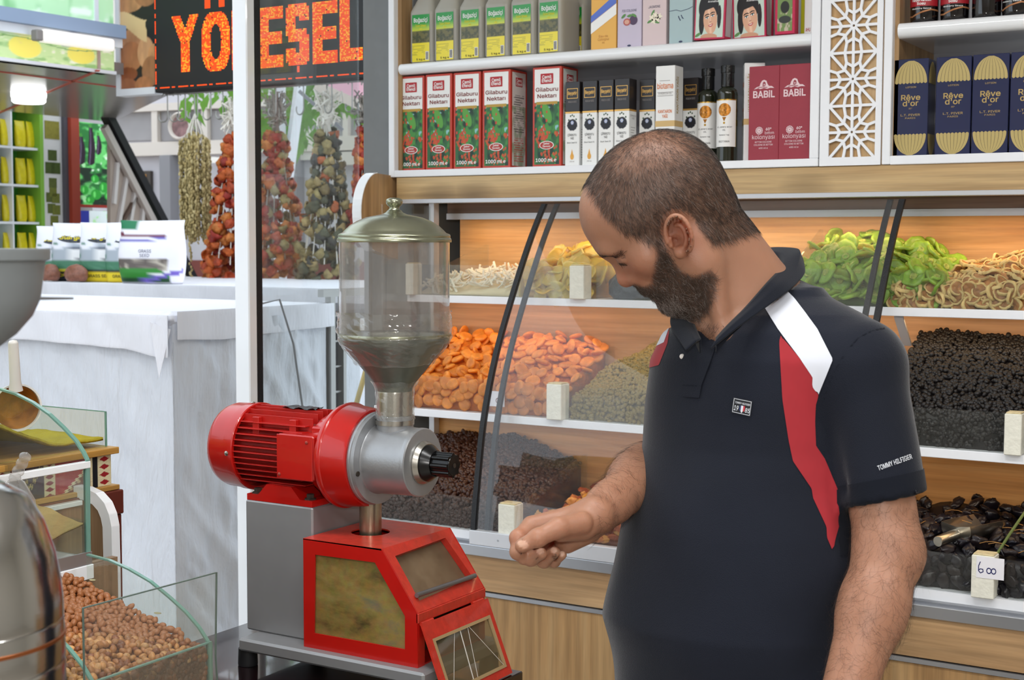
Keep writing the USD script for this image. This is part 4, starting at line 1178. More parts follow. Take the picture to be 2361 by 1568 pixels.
for k in range(-2, 6):
 cz = c1 + (k - 1) * P_
 for a in range(8):
  t = a * math.pi / 4
  if a % 4 == 0:
   e = (math.cos(t) * wln / 2, 0)
  elif a % 2 == 0:
   e = (0, math.sin(t) * P_ / 2)
  else:
   e = (math.copysign(wln / 2, math.cos(t)), math.copysign(P_ / 2, math.sin(t)))
  lines.append(LineString([(cxs, cz), (cxs + e[0], cz + e[1])]))
 ring = []
 for a in range(16):
  t = (a + 0.0) * math.pi / 8
  r = 0.235 * P_ if a % 2 == 0 else 0.335 * P_
  ring.append((cxs + r * math.cos(t), cz + r * math.sin(t)))
 for a in range(1, 16, 2):
  t = a * math.pi / 8
  p, q = ring[a], (ring[a - 1], ring[(a + 1) % 16])
  lines += [LineString([p, q[0]]), LineString([p, q[1]])]
  ex = math.cos(t)
  if abs(ex) > 0.7:
   lines.append(LineString([p, (cxs + math.copysign(wln / 2, ex), p[1] + math.copysign(0.05 * P_, math.sin(t)))]))
  else:
   lines.append(LineString([p, (p[0] + math.copysign(0.035 * P_, ex), cz + math.copysign(P_ / 2, math.sin(t)))]))
 lines.append(LineString([(lx0, cz + P_ / 2), (lx1, cz + P_ / 2)]))
net = shapely.union_all([l.buffer(0.0031, cap_style='flat') for l in lines])
net = net.difference(shapely.union_all([Point(cxs, c1 + (k - 1) * P_).buffer(0.0028) for k in range(-2, 6)]))
net = net.union(shapely.union_all([Point(cxs, c1 + (k - 1) * P_).buffer(0.0055).difference(Point(cxs, c1 + (k - 1) * P_).buffer(0.0028)) for k in range(-2, 6)]))
frame = sbox(xr1 + 0.003, zb0, xp1 - 0.003, ZTOP).difference(sbox(lx0, lz0, lx1, ZTOP - 0.05))
panel = net.intersection(sbox(lx0 - 0.001, lz0 - 0.001, lx1 + 0.001, ZTOP - 0.05)).union(frame)
lat = thing('lattice_panel', 'white panel pierced with a star lattice over wood between the two shelf bays', 'lattice panel', M4((xr1, YF, zb0)))
part(lat, 'lattice', xf(prism(panel, 0.006, FRONT @ M4((0, 0, -0.006))), M4((-xr1, 0.0, -zb0))), WHITE, False)
part(lat, 'wood_board', xf(bx(lx0 - 0.02, lx1 + 0.02, 0.0085, 0.0285, lz0 - 0.02, ZTOP - 0.03), M4((-xr1, 0, -zb0))), wood('wood_lattice', '#c39e6e', '#a17a4c', '#d0b083', 2, 0.5), label='wood board behind the lattice')
INK_WB = '/World/Looks/ink_white'
PF = lambda poly, y=0.0006: xf(flat(poly), FRONT @ M4((0, 0, y)))    # print on a front that lies in the plane y = 0
def carton(name, label, cat, w, d, h, m, body, group=None, bev=0.0012):
 t = thing(name, label, cat, m, group)
 part(t, 'carton', bx(-w / 2, w / 2, 0, d, 0, h, bev), body)
 return t
def T(s, h, cx, y, w=None, bold=0, simp=1.0):
 return centred(text_poly(s, h, bold, simp=simp), cx, y, w)
B_RED = mat('carton_red', '#c2402f', 0.35, var=0.03)
def nectar_print(u, v):
 c = np.ones(u.shape + (3,)) * np.array([0.92, 0.92, 0.91])
 A = 2.2
 W = v * A
 lo = (v < 0.655).astype(float)
 c = over(c, (0.20, 0.40, 0.24), lo)
 c = over(c, (0.12, 0.22, 0.17), lo * sm(0.5, 0.62, nz(u * 2, W * 2, 2.2, 4)))
 c = over(c, (0.28, 0.55, 0.26), lo * sm(0.53, 0.63, nz(u * 2, W * 2, 2.4, 14)))
 c = over(c, (0.55, 0.75, 0.76), lo * sm(0.64, 0.70, nz(u * 2, W * 2, 4, 24)) * (W > 0.7))
 d = ((u - 0.52 + (W - 1.15) * 0.5) / 0.17) ** 2 + ((W - 1.18) / 0.24) ** 2
 c = over(c, (0.36, 0.62, 0.26), sm(1.05, 0.8, d))
 rg = np.random.default_rng(8)
 for gx, gy, sp, n in ((0.3, 0.70, 0.13, 34), (0.62, 0.20, 0.18, 36), (0.5, 1.37, 0.38, 20), (0.92, 0.72, 0.06, 10), (0.2, 0.45, 0.12, 14)):
  for k in range(n):
   x, y, r = gx + rg.normal(0, sp), gy + rg.normal(0, sp * 0.6), rg.uniform(0.028, 0.045)
   dd = ((u - x) ** 2 + (W - y) ** 2) / r ** 2
   c = over(c, (0.76, 0.26 + 0.12 * rg.random(), 0.18), lo * sm(1.1, 0.7, dd))
 g = (np.abs(v - 0.645) < 0.014) * (np.abs(u - 0.5) < 0.42)
 c = over(c, (0.72, 0.58, 0.24), g.astype(float))
 return c
def nectar_side(u, v):
 c = np.ones(u.shape + (3,)) * np.array([0.86, 0.87, 0.85])
 c = over(c, (0.62, 0.70, 0.60), (v < 0.64).astype(float) * sm(0.35, 0.6, nz(u, v * 2.2, 5, 2)))
 c = over(c, (0.75, 0.35, 0.32), (v < 0.30) * (v > 0.05) * (np.sin(v * 260) > 0.1) * (np.abs(u - 0.5) < 0.36) * (nz(u * 6, v * 70, 1, 5, 1) > 0.42) * 0.8)
 return over(c, (0.35, 0.36, 0.36), (v < 0.76) * (v > 0.33) * (np.sin(v * 260) > 0.3) * (np.abs(u - 0.5) < 0.38) * (nz(u * 6, v * 70, 1, 3, 1) > 0.45) * 0.8)
gx_ = [(918, 979, 174, 391), (980, 1043, 169, 389), (1044, 1110, 164, 388), (1111, 1178, 159, 386.5), (1226, 1296, 160, 386)]
Yg = YF + 0.022
w = X(1176, 386, Yg) - X(1112, 386, Yg)
h = Z(1144, 160, Yg) - Z(1144, 386, Yg)
labs = ['red fruit nectar carton at the cabinet side, first of the row', 'red fruit nectar carton second from the cabinet side', 'red fruit nectar carton in the middle of the five', 'red fruit nectar carton whose printed side shows beside a gap', 'red fruit nectar carton standing apart beside the black oil boxes']
g0 = None
for k, (a, b, t_, bt) in enumerate(gx_):
 yy = Yg + (0.004, 0.0, 0.002, 0.0, 0.006)[k]
 xc = (X(a, 300, yy) + X(b, 300, yy)) / 2
 m = M4((xc, yy, zs0 + 0.0005), rz=(0.6, -0.4, 0.3, 0, -0.8)[k])
 if g0 is None:
  g0 = carton('juice_carton', labs[0], 'juice carton', w, w * 1.0, h, m, B_RED, 'red nectar cartons')
  pm, pc_ = picture(w * 0.86, h * 0.955, nectar_print, 70, 170)
  part(g0, 'front_print', xf(xf(pm, FRONT), M4((0.0, -0.0004, h * 0.022))), PRINT, False, color=pc_)
  sm_, sc_ = picture(w * 0.80, h * 0.955, nectar_side, 40, 160)
  part(g0, 'side_print', xf(xf(sm_, FRONT), M4((w / 2 + 0.0004, w / 2, h * 0.022), rz=90)), PRINT, False, color=sc_)
  lg = sbox(-w * 0.20, h * 0.835, w * 0.20, h * 0.925).buffer(w * 0.02)
  part(g0, 'logo_plate', PF(lg, 0.0009), INK_R)
  tx = shapely.union_all([T('Cemil', h * 0.032, 0, h * 0.882, w * 0.32, 2), T('Efendi', h * 0.032, 0, h * 0.845, w * 0.34, 2)])
  part(g0, 'logo_lettering', PF(tx, 0.0013), INK_WB)
  tx = shapely.union_all([T('Gilaburu', h * 0.038, 0, h * 0.755, w * 0.78, 2), T('Nektarı', h * 0.038, 0, h * 0.69, w * 0.66, 2)])
  part(g0, 'lettering', PF(tx, 0.0009), mat('ink_brown', '#7d2f2b', 0.5), label='brown red product lettering')
  ov = affinity.translate(affinity.scale(Point(0, 0).buffer(1, 20), w * 0.25, h * 0.042), 0.0, h * 0.215)
  part(g0, 'seal', PF(ov, 0.0008), INK_WB)
  part(g0, 'seal_face', PF(affinity.scale(ov, 0.9, 0.85), 0.0012), mat('seal_red', '#b03a33', 0.5))
  part(g0, 'seal_lettering', PF(shapely.union_all([T('Şeker', h * 0.02, 0, h * 0.222, None, 1), T('İlavesiz', h * 0.018, 0, h * 0.195, None, 1)]), 0.0016), INK_WB)
  part(g0, 'volume_lettering', PF(T('1000 ml ℮', h * 0.034, -w * 0.02, h * 0.05, w * 0.72, 2), 0.0009), INK_WB)
  part(g0, 'side_logo', xf(PF(sbox(-w * 0.2, h * 0.835, w * 0.2, h * 0.925), 0.0009), M4((w / 2, w / 2, 0), rz=90)), INK_R)
  part(g0, 'side_lettering', xf(PF(shapely.union_all([T('Cemil', h * 0.03, 0, h * 0.882, w * 0.32, 2), T('Efendi', h * 0.03, 0, h * 0.845, w * 0.34, 2)]), 0.0013), M4((w / 2, w / 2, 0), rz=90)), INK_WB)
 else:
  dup(g0, m, labs[k], 'red nectar cartons')
B_BLK = mat('carton_black', '#2a2627', 0.28)
B_WHT = mat('carton_white', '#e9e9e7', 0.4)
Yo = YF + 0.03
w = X(1450, 380, Yo) - X(1416, 380, Yo)
h = Z(1430, 184, Yo) - Z(1430, 382, Yo)
def seed_print(u, v):
 c = np.ones(u.shape + (3,)) * np.array([0.92, 0.92, 0.91])
 W = v * 3.1
 d = ((u - 0.5) / 0.36) ** 2 + ((W - 2.42) / 0.34) ** 2
 c = over(c, (0.13, 0.13, 0.16), sm(1.15, 0.85, d + 0.5 * (nz(u * 5, W * 5, 3, 2) - 0.5)))
 for a in range(6):
  dd = ((u - 0.5 - 0.07 * np.cos(a * 1.05)) / 0.05) ** 2 + ((W - 2.55 - 0.07 * np.sin(a * 1.05)) / 0.05) ** 2
  c = over(c, (0.70, 0.74, 0.88), sm(1.1, 0.7, dd))
 c = over(c, (0.9, 0.85, 0.5), sm(1.1, 0.7, ((u - 0.5) / 0.03) ** 2 + ((W - 2.55) / 0.03) ** 2))
 for x, y in ((0.25, 2.72), (0.78, 2.75), (0.38, 2.95), (0.5, 3.0), (0.62, 2.93)):
  c = over(c, (0.16, 0.28, 0.16), sm(1.1, 0.7, ((u - x) / 0.05) ** 2 + ((W - y) / 0.06) ** 2))
 return c
spots = [(1300, 1339, 0, 0, 'black topped oil box at the end next to the red nectar cartons'), (1340.5, 1378, 0, 0, 'black topped oil box second from the red nectar cartons'), (1379.5, 1414, 0, 0, 'black topped oil box third from the red nectar cartons'), (1416, 1451, 0, 0, 'black topped oil box whose dark side shows'),
         (1474, 1509, 0.045, 3, 'black topped oil box set back in shade left of the tall white box'), (1511, 1546, 0.07, 2, 'black topped oil box almost hidden behind the tall white box'), (1574, 1609, 0.07, 0, 'black topped oil box half hidden behind the two oil bottles')]
o0 = None
for a, b, dy, rz, lab in spots:
 yy = Yo + dy
 xc = (X(a, 300, yy) + X(b, 300, yy)) / 2
 m = M4((xc, yy, zs0 + 0.0005), rz=rz)
 if o0 is None:
  o0 = thing('oil_carton', lab, 'oil box', m, 'black topped seed oil boxes')
  part(o0, 'lower_carton', bx(-w / 2, w / 2, 0, w, 0, h * 0.625, 0.001), B_WHT, label='white lower half')
  part(o0, 'upper_carton', bx(-w / 2, w / 2, 0, w, h * 0.645, h, 0.001), B_BLK, label='black upper part')
  part(o0, 'gold_band', bx(-w / 2, w / 2, 0, w, h * 0.625, h * 0.645), mat('gold_foil', '#d3a45a', 0.3, 0.5))
  pm, pc_ = picture(w * 0.97, h * 0.62, seed_print, 40, 110)
  part(o0, 'front_print', xf(xf(pm, FRONT), M4((0, -0.0004, h * 0.003))), PRINT, False, color=pc_)
  fr = sbox(-w * 0.38, h * 0.80, w * 0.38, h * 0.92)
  part(o0, 'gold_frame', PF(fr.difference(fr.buffer(-w * 0.035)), 0.0006), '/World/Looks/gold_foil')
  part(o0, 'gold_lettering', PF(T('Beyşehir', h * 0.04, 0, h * 0.845, w * 0.62, 2), 0.0006), '/World/Looks/gold_foil')
  part(o0, 'lettering', PF(T('PREMIUM SERİSİ', h * 0.022, 0, h * 0.75, w * 0.6, 1, 1.5), 0.0006), mat('ink_grey', '#8b8583', 0.5))
  part(o0, 'name_lettering', PF(shapely.union_all([T('ÇÖREKOTU', h * 0.026, 0, h * 0.355, w * 0.62, 1), T('YAĞI', h * 0.026, 0, h * 0.315, w * 0.24, 1), T('Black Seed Oil', h * 0.017, 0, h * 0.268, w * 0.7, 0, 1.5)]), 0.0009), INK_K)
  drop = affinity.translate(affinity.scale(Point(0, 0).buffer(1, 16), w * 0.13, h * 0.036), 0, h * 0.11).union(Polygon([(-w * 0.09, h * 0.128), (w * 0.09, h * 0.128), (0, h * 0.20)]))
  part(o0, 'drop_mark', PF(drop, 0.0009), mat('ink_amber', '#e2a64a', 0.5))
  part(o0, 'foot_lettering', PF(T('250 ml', h * 0.014, 0, h * 0.045, None, 1), 0.0009), '/World/Looks/ink_grey')
  part(o0, 'side_lettering', xf(PF(shapely.union_all([T('ÇÖREKOTU', h * 0.02, 0, h * 0.56, None, 0), T('YAĞI', h * 0.02, 0, h * 0.53, None, 0)] + [sbox(-w * 0.3, h * (0.1 + 0.03 * k), w * (0.1 + 0.2 * ((k * 7) % 3) / 2), h * (0.106 + 0.03 * k)) for k in range(12)]), 0.0006), M4((w / 2, w / 2, 0), rz=90)), '/World/Looks/ink_grey')
 else:
  dup(o0, m, lab, 'black topped seed oil boxes')
Yw = YF + 0.012
w = X(1556, 200, Yw) - X(1512, 200, Yw)
h = Z(1534, 152, Yw) - zs0
k0 = thing('oil_box', 'tall white box with orange name and tan band above the man\'s head', 'oil box', M4(((X(1512, 200, Yw) + X(1556, 200, Yw)) / 2, Yw, zs0 + 0.0005)), 'tall white oil boxes')
part(k0, 'carton', bx(-w / 2, w / 2, 0, w * 0.95, 0, h, 0.001), B_WHT)
part(k0, 'tan_band', bx(-w / 2 - 0.0004, w / 2 + 0.0004, -0.0004, w * 0.95 + 0.0004, h * 0.375, h * 0.435), mat('band_tan', '#cfae73', 0.4))
part(k0, 'brand_lettering', PF(T('biotama', h * 0.058, 0, h * 0.765, w * 0.84, 1), 0.0008), INK_O)
part(k0, 'rule', PF(shapely.union_all([sbox(-w * 0.4, h * 0.725, w * 0.42, h * 0.729), sbox(-w * 0.4, h * 0.69, w * 0.42, h * 0.694), sbox(-w * 0.3, h * 0.845, w * 0.25, h * 0.849)]), 0.0008), '/World/Looks/ink_grey')
part(k0, 'small_lettering', PF(T('HYPERICUM OIL', h * 0.018, 0, h * 0.705, w * 0.7, 0, 1.5), 0.0008), '/World/Looks/ink_grey')
part(k0, 'name_lettering', PF(shapely.union_all([T('KANTARON', h * 0.032, 0, h * 0.515, w * 0.72, 2), T('YAĞI', h * 0.032, 0, h * 0.465, w * 0.3, 2)]), 0.0008), INK_O)
part(k0, 'side_lettering', xf(PF(affinity.rotate(T('KANTARON YAĞI', w * 0.22, h * 0.70, 0, h * 0.38, 1), 90, origin=(0, 0)), 0.0008), M4((w / 2, w * 0.4, 0), rz=90)), INK_GOLD)
y2 = YF + 0.06
dup(k0, M4((X(1706, 300, y2), y2 + 0.02, zs0 + 0.0005), rz=-64), 'tall white box turned sideways behind the oil bottles beside the crimson boxes', 'tall white oil boxes')
M_BOT = mat('bottle_dark', '#1a1f10', 0.06, coat=0.6)
M_CAPB = mat('cap_foil', '#131313', 0.22, bump=0.5, bscale=90, bdist=0.003)
Yb_ = YF + 0.035
w = X(1690, 350, Yb_) - X(1645, 350, Yb_)
h = Z(1668, 149, Yb_) - zs0
R_ = w / 2
b0 = thing('oil_bottle', 'dark oil bottle in front, between its twin and the crimson boxes', 'bottle', M4((X(1667, 300, Yb_), Yb_ + R_, zs0 + 0.0005)), 'dark oil bottles')
part(b0, 'glass', lathe([(0, 0), (R_ * 0.9, 0), (R_, 0.004), (R_, h * 0.70), (R_ * 0.9, h * 0.745), (R_ * 0.55, h * 0.775), (R_ * 0.52, h * 0.86), (0, h * 0.86)], 40), M_BOT, 40)
part(b0, 'cap', lathe([(R_ * 0.50, h * 0.775), (R_ * 0.62, h * 0.78), (R_ * 0.61, h * 0.92), (R_ * 0.66, h * 0.925), (R_ * 0.66, h * 0.995), (R_ * 0.6, h), (0, h)], 32), M_CAPB, 40, label='black foil cap')
an = np.linspace(-math.pi * 0.86, -math.pi * 0.14, 30)
def wrap(an0, an1, z0, z1, r, n=24):
 a = np.linspace(an0, an1, n)
 return grid_mesh(np.stack([np.stack([r * np.cos(a), r * np.sin(a), np.full(n, z)], -1) for z in (z0, z1)]))
def on_round(poly, r, front=-math.pi / 2, off=0.0005):
 """Flat shapes (x = arc, y = height) bent around a cylinder whose front looks to -y."""
 v, f = vf(flat(poly))
 v2, f2 = trimesh.remesh.subdivide_to_size(v, f, max_edge=r * 0.35, max_iter=8)
 a = front + v2[:, 0] / r
 return np.stack([(r + off) * np.cos(a), (r + off) * np.sin(a), v2[:, 1]], -1), f2
lw = R_ * 1.25
lz0_, lz1_ = h * 0.155, h * 0.64
part(b0, 'paper_label', on_round(sbox(-lw, lz0_, lw, lz1_), R_, -math.pi / 2 + 0.1, 0.0006), mat('label_white', '#ecebe8', 0.4))
part(b0, 'label_edge', on_round(sbox(-lw, lz1_ - h * 0.008, lw, lz1_ + h * 0.004).union(sbox(lw - R_ * 0.06, lz0_, lw, lz1_)), R_, -math.pi / 2 + 0.1, 0.0009), mat('gold_bright', '#c79a36', 0.25, 0.8))
part(b0, 'gold_seal', on_round(affinity.translate(Point(0, 0).buffer(R_ * 0.62, 16), 0, h * 0.535).union(Polygon([(-R_ * 0.2, h * 0.46), (R_ * 0.2, h * 0.46), (0, h * 0.415)])), R_, -math.pi / 2 + 0.1, 0.0009), mat('gold_mottled', '#b5762c', 0.3, 0.6, var=0.6, scale=260))
part(b0, 'lettering', on_round(shapely.union_all([T(s, hh_ * h, 0, z * h, None, 1) for s, hh_, z in (('ST. JOHN\'S WORT', 0.014, 0.35), ('OIL', 0.014, 0.32), ('Kantaron Yağı', 0.012, 0.27), ('BIOTAMA', 0.018, 0.20))]), R_, -math.pi / 2 + 0.1, 0.0009), INK_K)
part(b0, 'drop_mark', on_round(affinity.translate(Point(0, 0).buffer(R_ * 0.1), 0, h * 0.40), R_, -math.pi / 2 + 0.1, 0.0009), '/World/Looks/gold_bright')
y2 = Yb_ + 0.035
dup(b0, M4((X(1622, 300, y2), y2 + R_, zs0 + 0.0005), rz=3), 'dark oil bottle a little behind its twin, next to the black topped box', 'dark oil bottles')
B_CRIM = mat('carton_crimson', '#96313f', 0.45, var=0.04, bump=0.15, bscale=500)
Yc = YF + 0.02
w = X(1868, 300, Yc) - X(1797, 300, Yc)
h = Z(1830, 148, Yc) - zs0
c0 = thing('cologne_box', 'crimson cologne box at the stile beside the star lattice', 'cologne box', M4(((X(1797, 300, Yc) + X(1867, 300, Yc)) / 2 - 0.001, Yc, zs0 + 0.0005)), 'crimson cologne boxes')
part(c0, 'carton', bx(-w / 2, w / 2, 0, w * 0.9, 0, h, 0.001), B_CRIM)
face = Polygon([(-.34, 0), (-.24, .08), (-.15, .10), (-.12, .2), (-.07, .29), (0, .32), (.08, .28), (.11, .18), (.16, .1), (.26, .09), (.34, .02), (.2, .03), (.1, .0), (0, .04), (-.12, 0), (-.2, .03)])
face = face.difference(Polygon([(-.05, .10), (-.04, .22), (0, .26), (.05, .22), (.05, .12), (.0, .09)])).difference(LineString([(-.2, .05), (-.05, .07), (.1, .05)]).buffer(.012))
face = face.union(Polygon([(-.02, .12), (.0, .2), (.03, .14)]))
part(c0, 'portrait_mark', PF(affinity.translate(affinity.scale(face, w, w * 0.9, origin=(0, 0)), 0, h * 0.755), 0.0006), INK_P)
part(c0, 'brand_lettering', PF(T('BABiL', h * 0.07, 0, h * 0.665, w * 0.72, 3), 0.0006), INK_P)
rosette = shapely.union_all([LineString([(math.cos(a) * 0.25, math.sin(a) * 0.25), (math.cos(a), math.sin(a))]).buffer(0.11) for a in np.arange(12) * math.pi / 6] + [Point(0, 0).buffer(1.08).difference(Point(0, 0).buffer(0.96))])
part(c0, 'rosette_mark', PF(affinity.translate(affinity.scale(rosette, w * 0.11, w * 0.11, origin=(0, 0)), -w * 0.14, h * 0.315), 0.0006), INK_P)
part(c0, 'lettering', PF(shapely.union_all([T('60°', h * 0.028, w * 0.17, h * 0.315, None, 3), T('bıttım', h * 0.03, w * 0.2, h * 0.275, None, 0), T('kolonyası', h * 0.045, 0, h * 0.225, w * 0.74, 0), T('BITTIM COLOGNE', h * 0.017, 0, h * 0.185, w * 0.55, 1), T('COLOGNE DE BITTIM', h * 0.017, 0, h * 0.155, w * 0.62, 1), T('400 ml e', h * 0.017, 0, h * 0.12, w * 0.3, 1)]), 0.0006), INK_P)
dup(c0, M4(((X(1727, 300, Yc) + X(1794, 300, Yc)) / 2, Yc, zs0 + 0.0005), rz=0.4), 'crimson cologne box next to the white box turned sideways', 'crimson cologne boxes')
B_BLUE = mat('carton_navy', '#242a4d', 0.22, coat=0.4)
M_CREAM = mat('print_cream', '#b8a468', 0.4)
Yr = YF + 0.02
zr = Z(2200, 355) + 0.0005
w = X(2139, 250, Yr) - X(2060, 250, Yr)
h = Z(2100, 136, Yr) - zr
r0 = None
def shell_mark(w, h, up):
 """A fluted half oval: ribs with a scalloped base."""
 ribs = []
 n = 9
 for k in range(n):
  xa, xb = -0.5 + k / n, -0.5 + (k + 1) / n
  s = 1.0 / n * 0.04
  pts = []
  for t in np.linspace(0, 1, 12):
   r = math.sqrt(max(0, 1 - t * t)) if t < 0.985 else 0.16
   r = max(r, 0.16)
   pts.append((t, r))
  left = [((xa + s) * r, t) for t, r in pts]
  right = [((xb - s) * r, t) for t, r in pts]
  base_ = [(xa + s + (xb - xa - 2 * s) * q, -0.05 * math.sin(math.pi * q)) for q in np.linspace(0, 1, 6)]
  ribs.append(Polygon(base_ + right + left[::-1]).buffer(0))
 p = MultiPolygon([g for g in ribs if g.geom_type == 'Polygon'])
 return affinity.scale(p, w, h if up else -h, origin=(0, 0))
labs = ['navy perfume box with cream fluted ovals, next to the star lattice', 'navy perfume box with cream fluted ovals, second from the star lattice', 'navy perfume box with cream fluted ovals, third from the star lattice', 'navy perfume box cut by the picture edge on the lower shelf']
for k, (a, b) in enumerate(((2060, 2139), (2157, 2238), (2241, 2325), (2328, 2415))):
 yy = Yr + (0.0, 0.004, 0.0, 0.0)[k]
 m = M4(((X(a, 250, yy) + X(b, 250, yy)) / 2, yy, zr), rz=(0, 0, 0, 1)[k])
 if r0 is None:
  r0 = thing('perfume_box', labs[0], 'perfume box', m, 'navy perfume boxes')
  part(r0, 'carton', bx(-w / 2, w / 2, 0, w * 0.82, 0, h, 0.001), B_BLUE)
  part(r0, 'shell_print', PF(affinity.translate(shell_mark(w * 0.94, h * 0.225, True), 0, h * 0.755), 0.0006), M_CREAM, label='cream fluted oval, upper half')
  part(r0, 'shell_print', PF(affinity.translate(shell_mark(w * 0.94, h * 0.21, False), 0, h * 0.215), 0.0006), M_CREAM, label='cream fluted oval, lower half')
  part(r0, 'lettering', PF(shapely.union_all([T('Rêve', h * 0.055, 0, h * 0.575, w * 0.56, 2), T("d'or", h * 0.055, 0, h * 0.515, w * 0.46, 2), T('LOTION', h * 0.016, 0, h * 0.70, w * 0.3, 1), T('80°', h * 0.016, 0, h * 0.48, None, 0), T('L.T. PIVER', h * 0.022, 0, h * 0.41, w * 0.56, 1), T('PARIS', h * 0.017, 0, h * 0.38, w * 0.3, 0)]), 0.0006), INK_GOLD)
  for up, z in ((True, 0.755), (False, 0.215)):
   part(r0, 'side_print', xf(PF(affinity.translate(shell_mark(w * 0.75, h * 0.22, up), 0, h * z), 0.0006), M4((w / 2, w * 0.41, 0), rz=90)), M_CREAM)
 else:
  dup(r0, m, labs[k], 'navy perfume boxes')
zt1 = zm1 + 0.0006
M_CAN = usdkit.material(stage, '/World/Looks/canister_plastic', {'p': ('principled_bsdf', {'base_color': srgb('#a9a69b'), 'roughness': 0.35, 'subsurface_weight': 0.3, 'subsurface_radius': (1, 1, 0.8), 'subsurface_scale': 0.01})}, [], surface='p.BSDF')
Yj = YF + 0.03
w = X(1236, 100, Yj) - X(1178, 100, Yj)
h = 0.235
dj = w * 1.30
def canister():
 """A square canister: filleted body, sloping shoulder, neck."""
 def ring(wx, dy, z, r):
  p = sbox(-wx / 2 + r, -dy / 2 + r, wx / 2 - r, dy / 2 - r).buffer(r, 5)
  c = np.array(p.exterior.coords)[:-1]
  a = np.linspace(0, 1, 49)[:-1]
  ls = p.exterior
  q = np.array([ls.interpolate(t, normalized=True).coords[0] for t in a])
  return np.c_[q, np.full(len(q), z)]
 zs = [(0.9, 0.9, 0.0), (1, 1, 0.006), (1, 1, 0.135), (0.985, 0.985, 0.142), (0.5, 0.42, 0.195), (0.45, 0.36, 0.20), (0.45, 0.36, h)]
 return loft([ring(w * a, dj * b, z, 0.012 * min(a, 1)) for a, b, z in zs], caps=True)
def can_print(u, v):
 c = np.ones(u.shape + (3,)) * np.array([0.92, 0.85, 0.18])
 c = over(c, (0.42, 0.40, 0.22), ((v > 0.40) & (v < 0.66)).astype(float))
 c = over(c, (0.27, 0.28, 0.16), ((v > 0.40) & (v < 0.66)).astype(float) * sm(0.46, 0.6, nz(u, v * 3, 7, 2)))
 c = over(c, (0.72, 0.80, 0.25), sm(0.62, 0.70, v))
 c = over(c, (0.14, 0.58, 0.26), sm(0.68, 0.86, v))
 c = over(c, (0.5, 0.48, 0.2), (np.sin(v * 190) > 0.4) * (v < 0.36) * (v > 0.14) * (nz(u * 5, v * 60, 1, 5, 1) > 0.5) * (u < 0.72) * 0.6)
 return c
j0 = None
labs = ['clear canister with a green and yellow label at the cabinet side', 'clear canister with a green and yellow label, second from the cabinet side', 'clear canister with a green and yellow label, third from the cabinet side', 'clear canister with a green and yellow label, third from the orange box', 'clear canister with a green and yellow label, left of the one whose side shows', 'clear canister whose pale side shows beside the last label', 'clear canister set back behind the row next to the orange box']
for k, (cx_, dy, rz) in enumerate(((968.5, 0.0, 3), (1025, 0.0, 1), (1083.5, 0.0, 0), (1143, 0.0, 0), (1203.5, 0, -1), (1266.5, 0, -2), (1318, 0.11, 2))):
 yy = Yj + dj / 2 + dy
 m = M4((X(cx_, 90, Yj + dy), yy, zt1), rz=rz)
 if j0 is None:
  j0 = thing('oil_canister', labs[0], 'canister', m, 'clear canisters on the upper shelf')
  part(j0, 'canister', canister(), M_CAN, 40)
  lw_, lh_ = w * 0.72, 0.128
  pm, pc_ = picture(lw_, lh_, can_print, 36, 90)
  part(j0, 'front_label', xf(xf(pm, FRONT), M4((0, -dj / 2 - 0.0006, 0.004))), PRINT_GLOSS, False, color=pc_)
  part(j0, 'brand_lettering', xf(PF(T('Boğaziçi', 0.011, 0, 0.004 + lh_ * 0.84, lw_ * 0.8, 2), 0.0012), M4((0, -dj / 2, 0))), INK_WB)
  part(j0, 'small_lettering', xf(PF(shapely.union_all([T('Üzüm Sirkesi', 0.006, 0, 0.004 + lh_ * 0.74, lw_ * 0.62, 1), T('Saf', 0.004, 0, 0.004 + lh_ * 0.68, None, 1)]), 0.0012), M4((0, -dj / 2, 0))), INK_Y)
  part(j0, 'foot_lettering', xf(PF(T('5 kg e', 0.005, 0, 0.004 + lh_ * 0.03, lw_ * 0.5, 1), 0.0012), M4((0, -dj / 2, 0))), INK_K)
  part(j0, 'bar_code', xf(PF(shapely.union_all([sbox(lw_ * (0.30 + 0.019 * q), 0.004 + lh_ * 0.04, lw_ * (0.309 + 0.019 * q), 0.004 + lh_ * 0.20) for q in range(8)]), 0.0014), M4((0, -dj / 2, 0))), INK_K)
  part(j0, 'bar_code_ground', xf(PF(sbox(lw_ * 0.28, 0.004 + lh_ * 0.03, lw_ * 0.47, 0.004 + lh_ * 0.21), 0.001), M4((0, -dj / 2, 0))), INK_WB)
 else:
  dup(j0, m, labs[k], 'clear canisters on the upper shelf')
Yp = YF + 0.03
hp = 0.21
def pastel(px0, px1, color, lab, draw, dy=0.0):
 a, b = X(px0, 90, Yp + dy), X(px1, 90, Yp + dy)
 t = carton('cosmetic_box', lab, 'cosmetic box', b - a - 0.001, (b - a) * 0.9, hp, M4(((a + b) / 2, Yp + dy, zt1)), mat('pastel_' + color.strip('#'), color, 0.45))
 draw(t, b - a - 0.001)
 return t
zpx = lambda y: Z(1450, y, Yp) - zt1
def d_orange(t, w):
 z0, z1 = 0.040, 0.085
 part(t, 'blue_stripe', PF(Polygon([(-w / 2, z0 + 0.028), (w / 2, z1 + 0.028), (w / 2, z1 + 0.052), (-w / 2, z0 + 0.045)]).intersection(sbox(-w / 2, 0, w / 2, hp))), mat('stripe_blue', '#5a74c8', 0.4))
 part(t, 'white_stripe', PF(Polygon([(-w / 2, z0), (w / 2, z1), (w / 2, z1 + 0.027), (-w / 2, z0 + 0.027)])), INK_WB)
 part(t, 'lettering', PF(shapely.union_all([T('Eau de', 0.006, 0, 0.030), T('Cologne', 0.006, 0, 0.022), T('ml', 0.005, 0, 0.014)])), mat('ink_tan', '#c08a4a', 0.5))
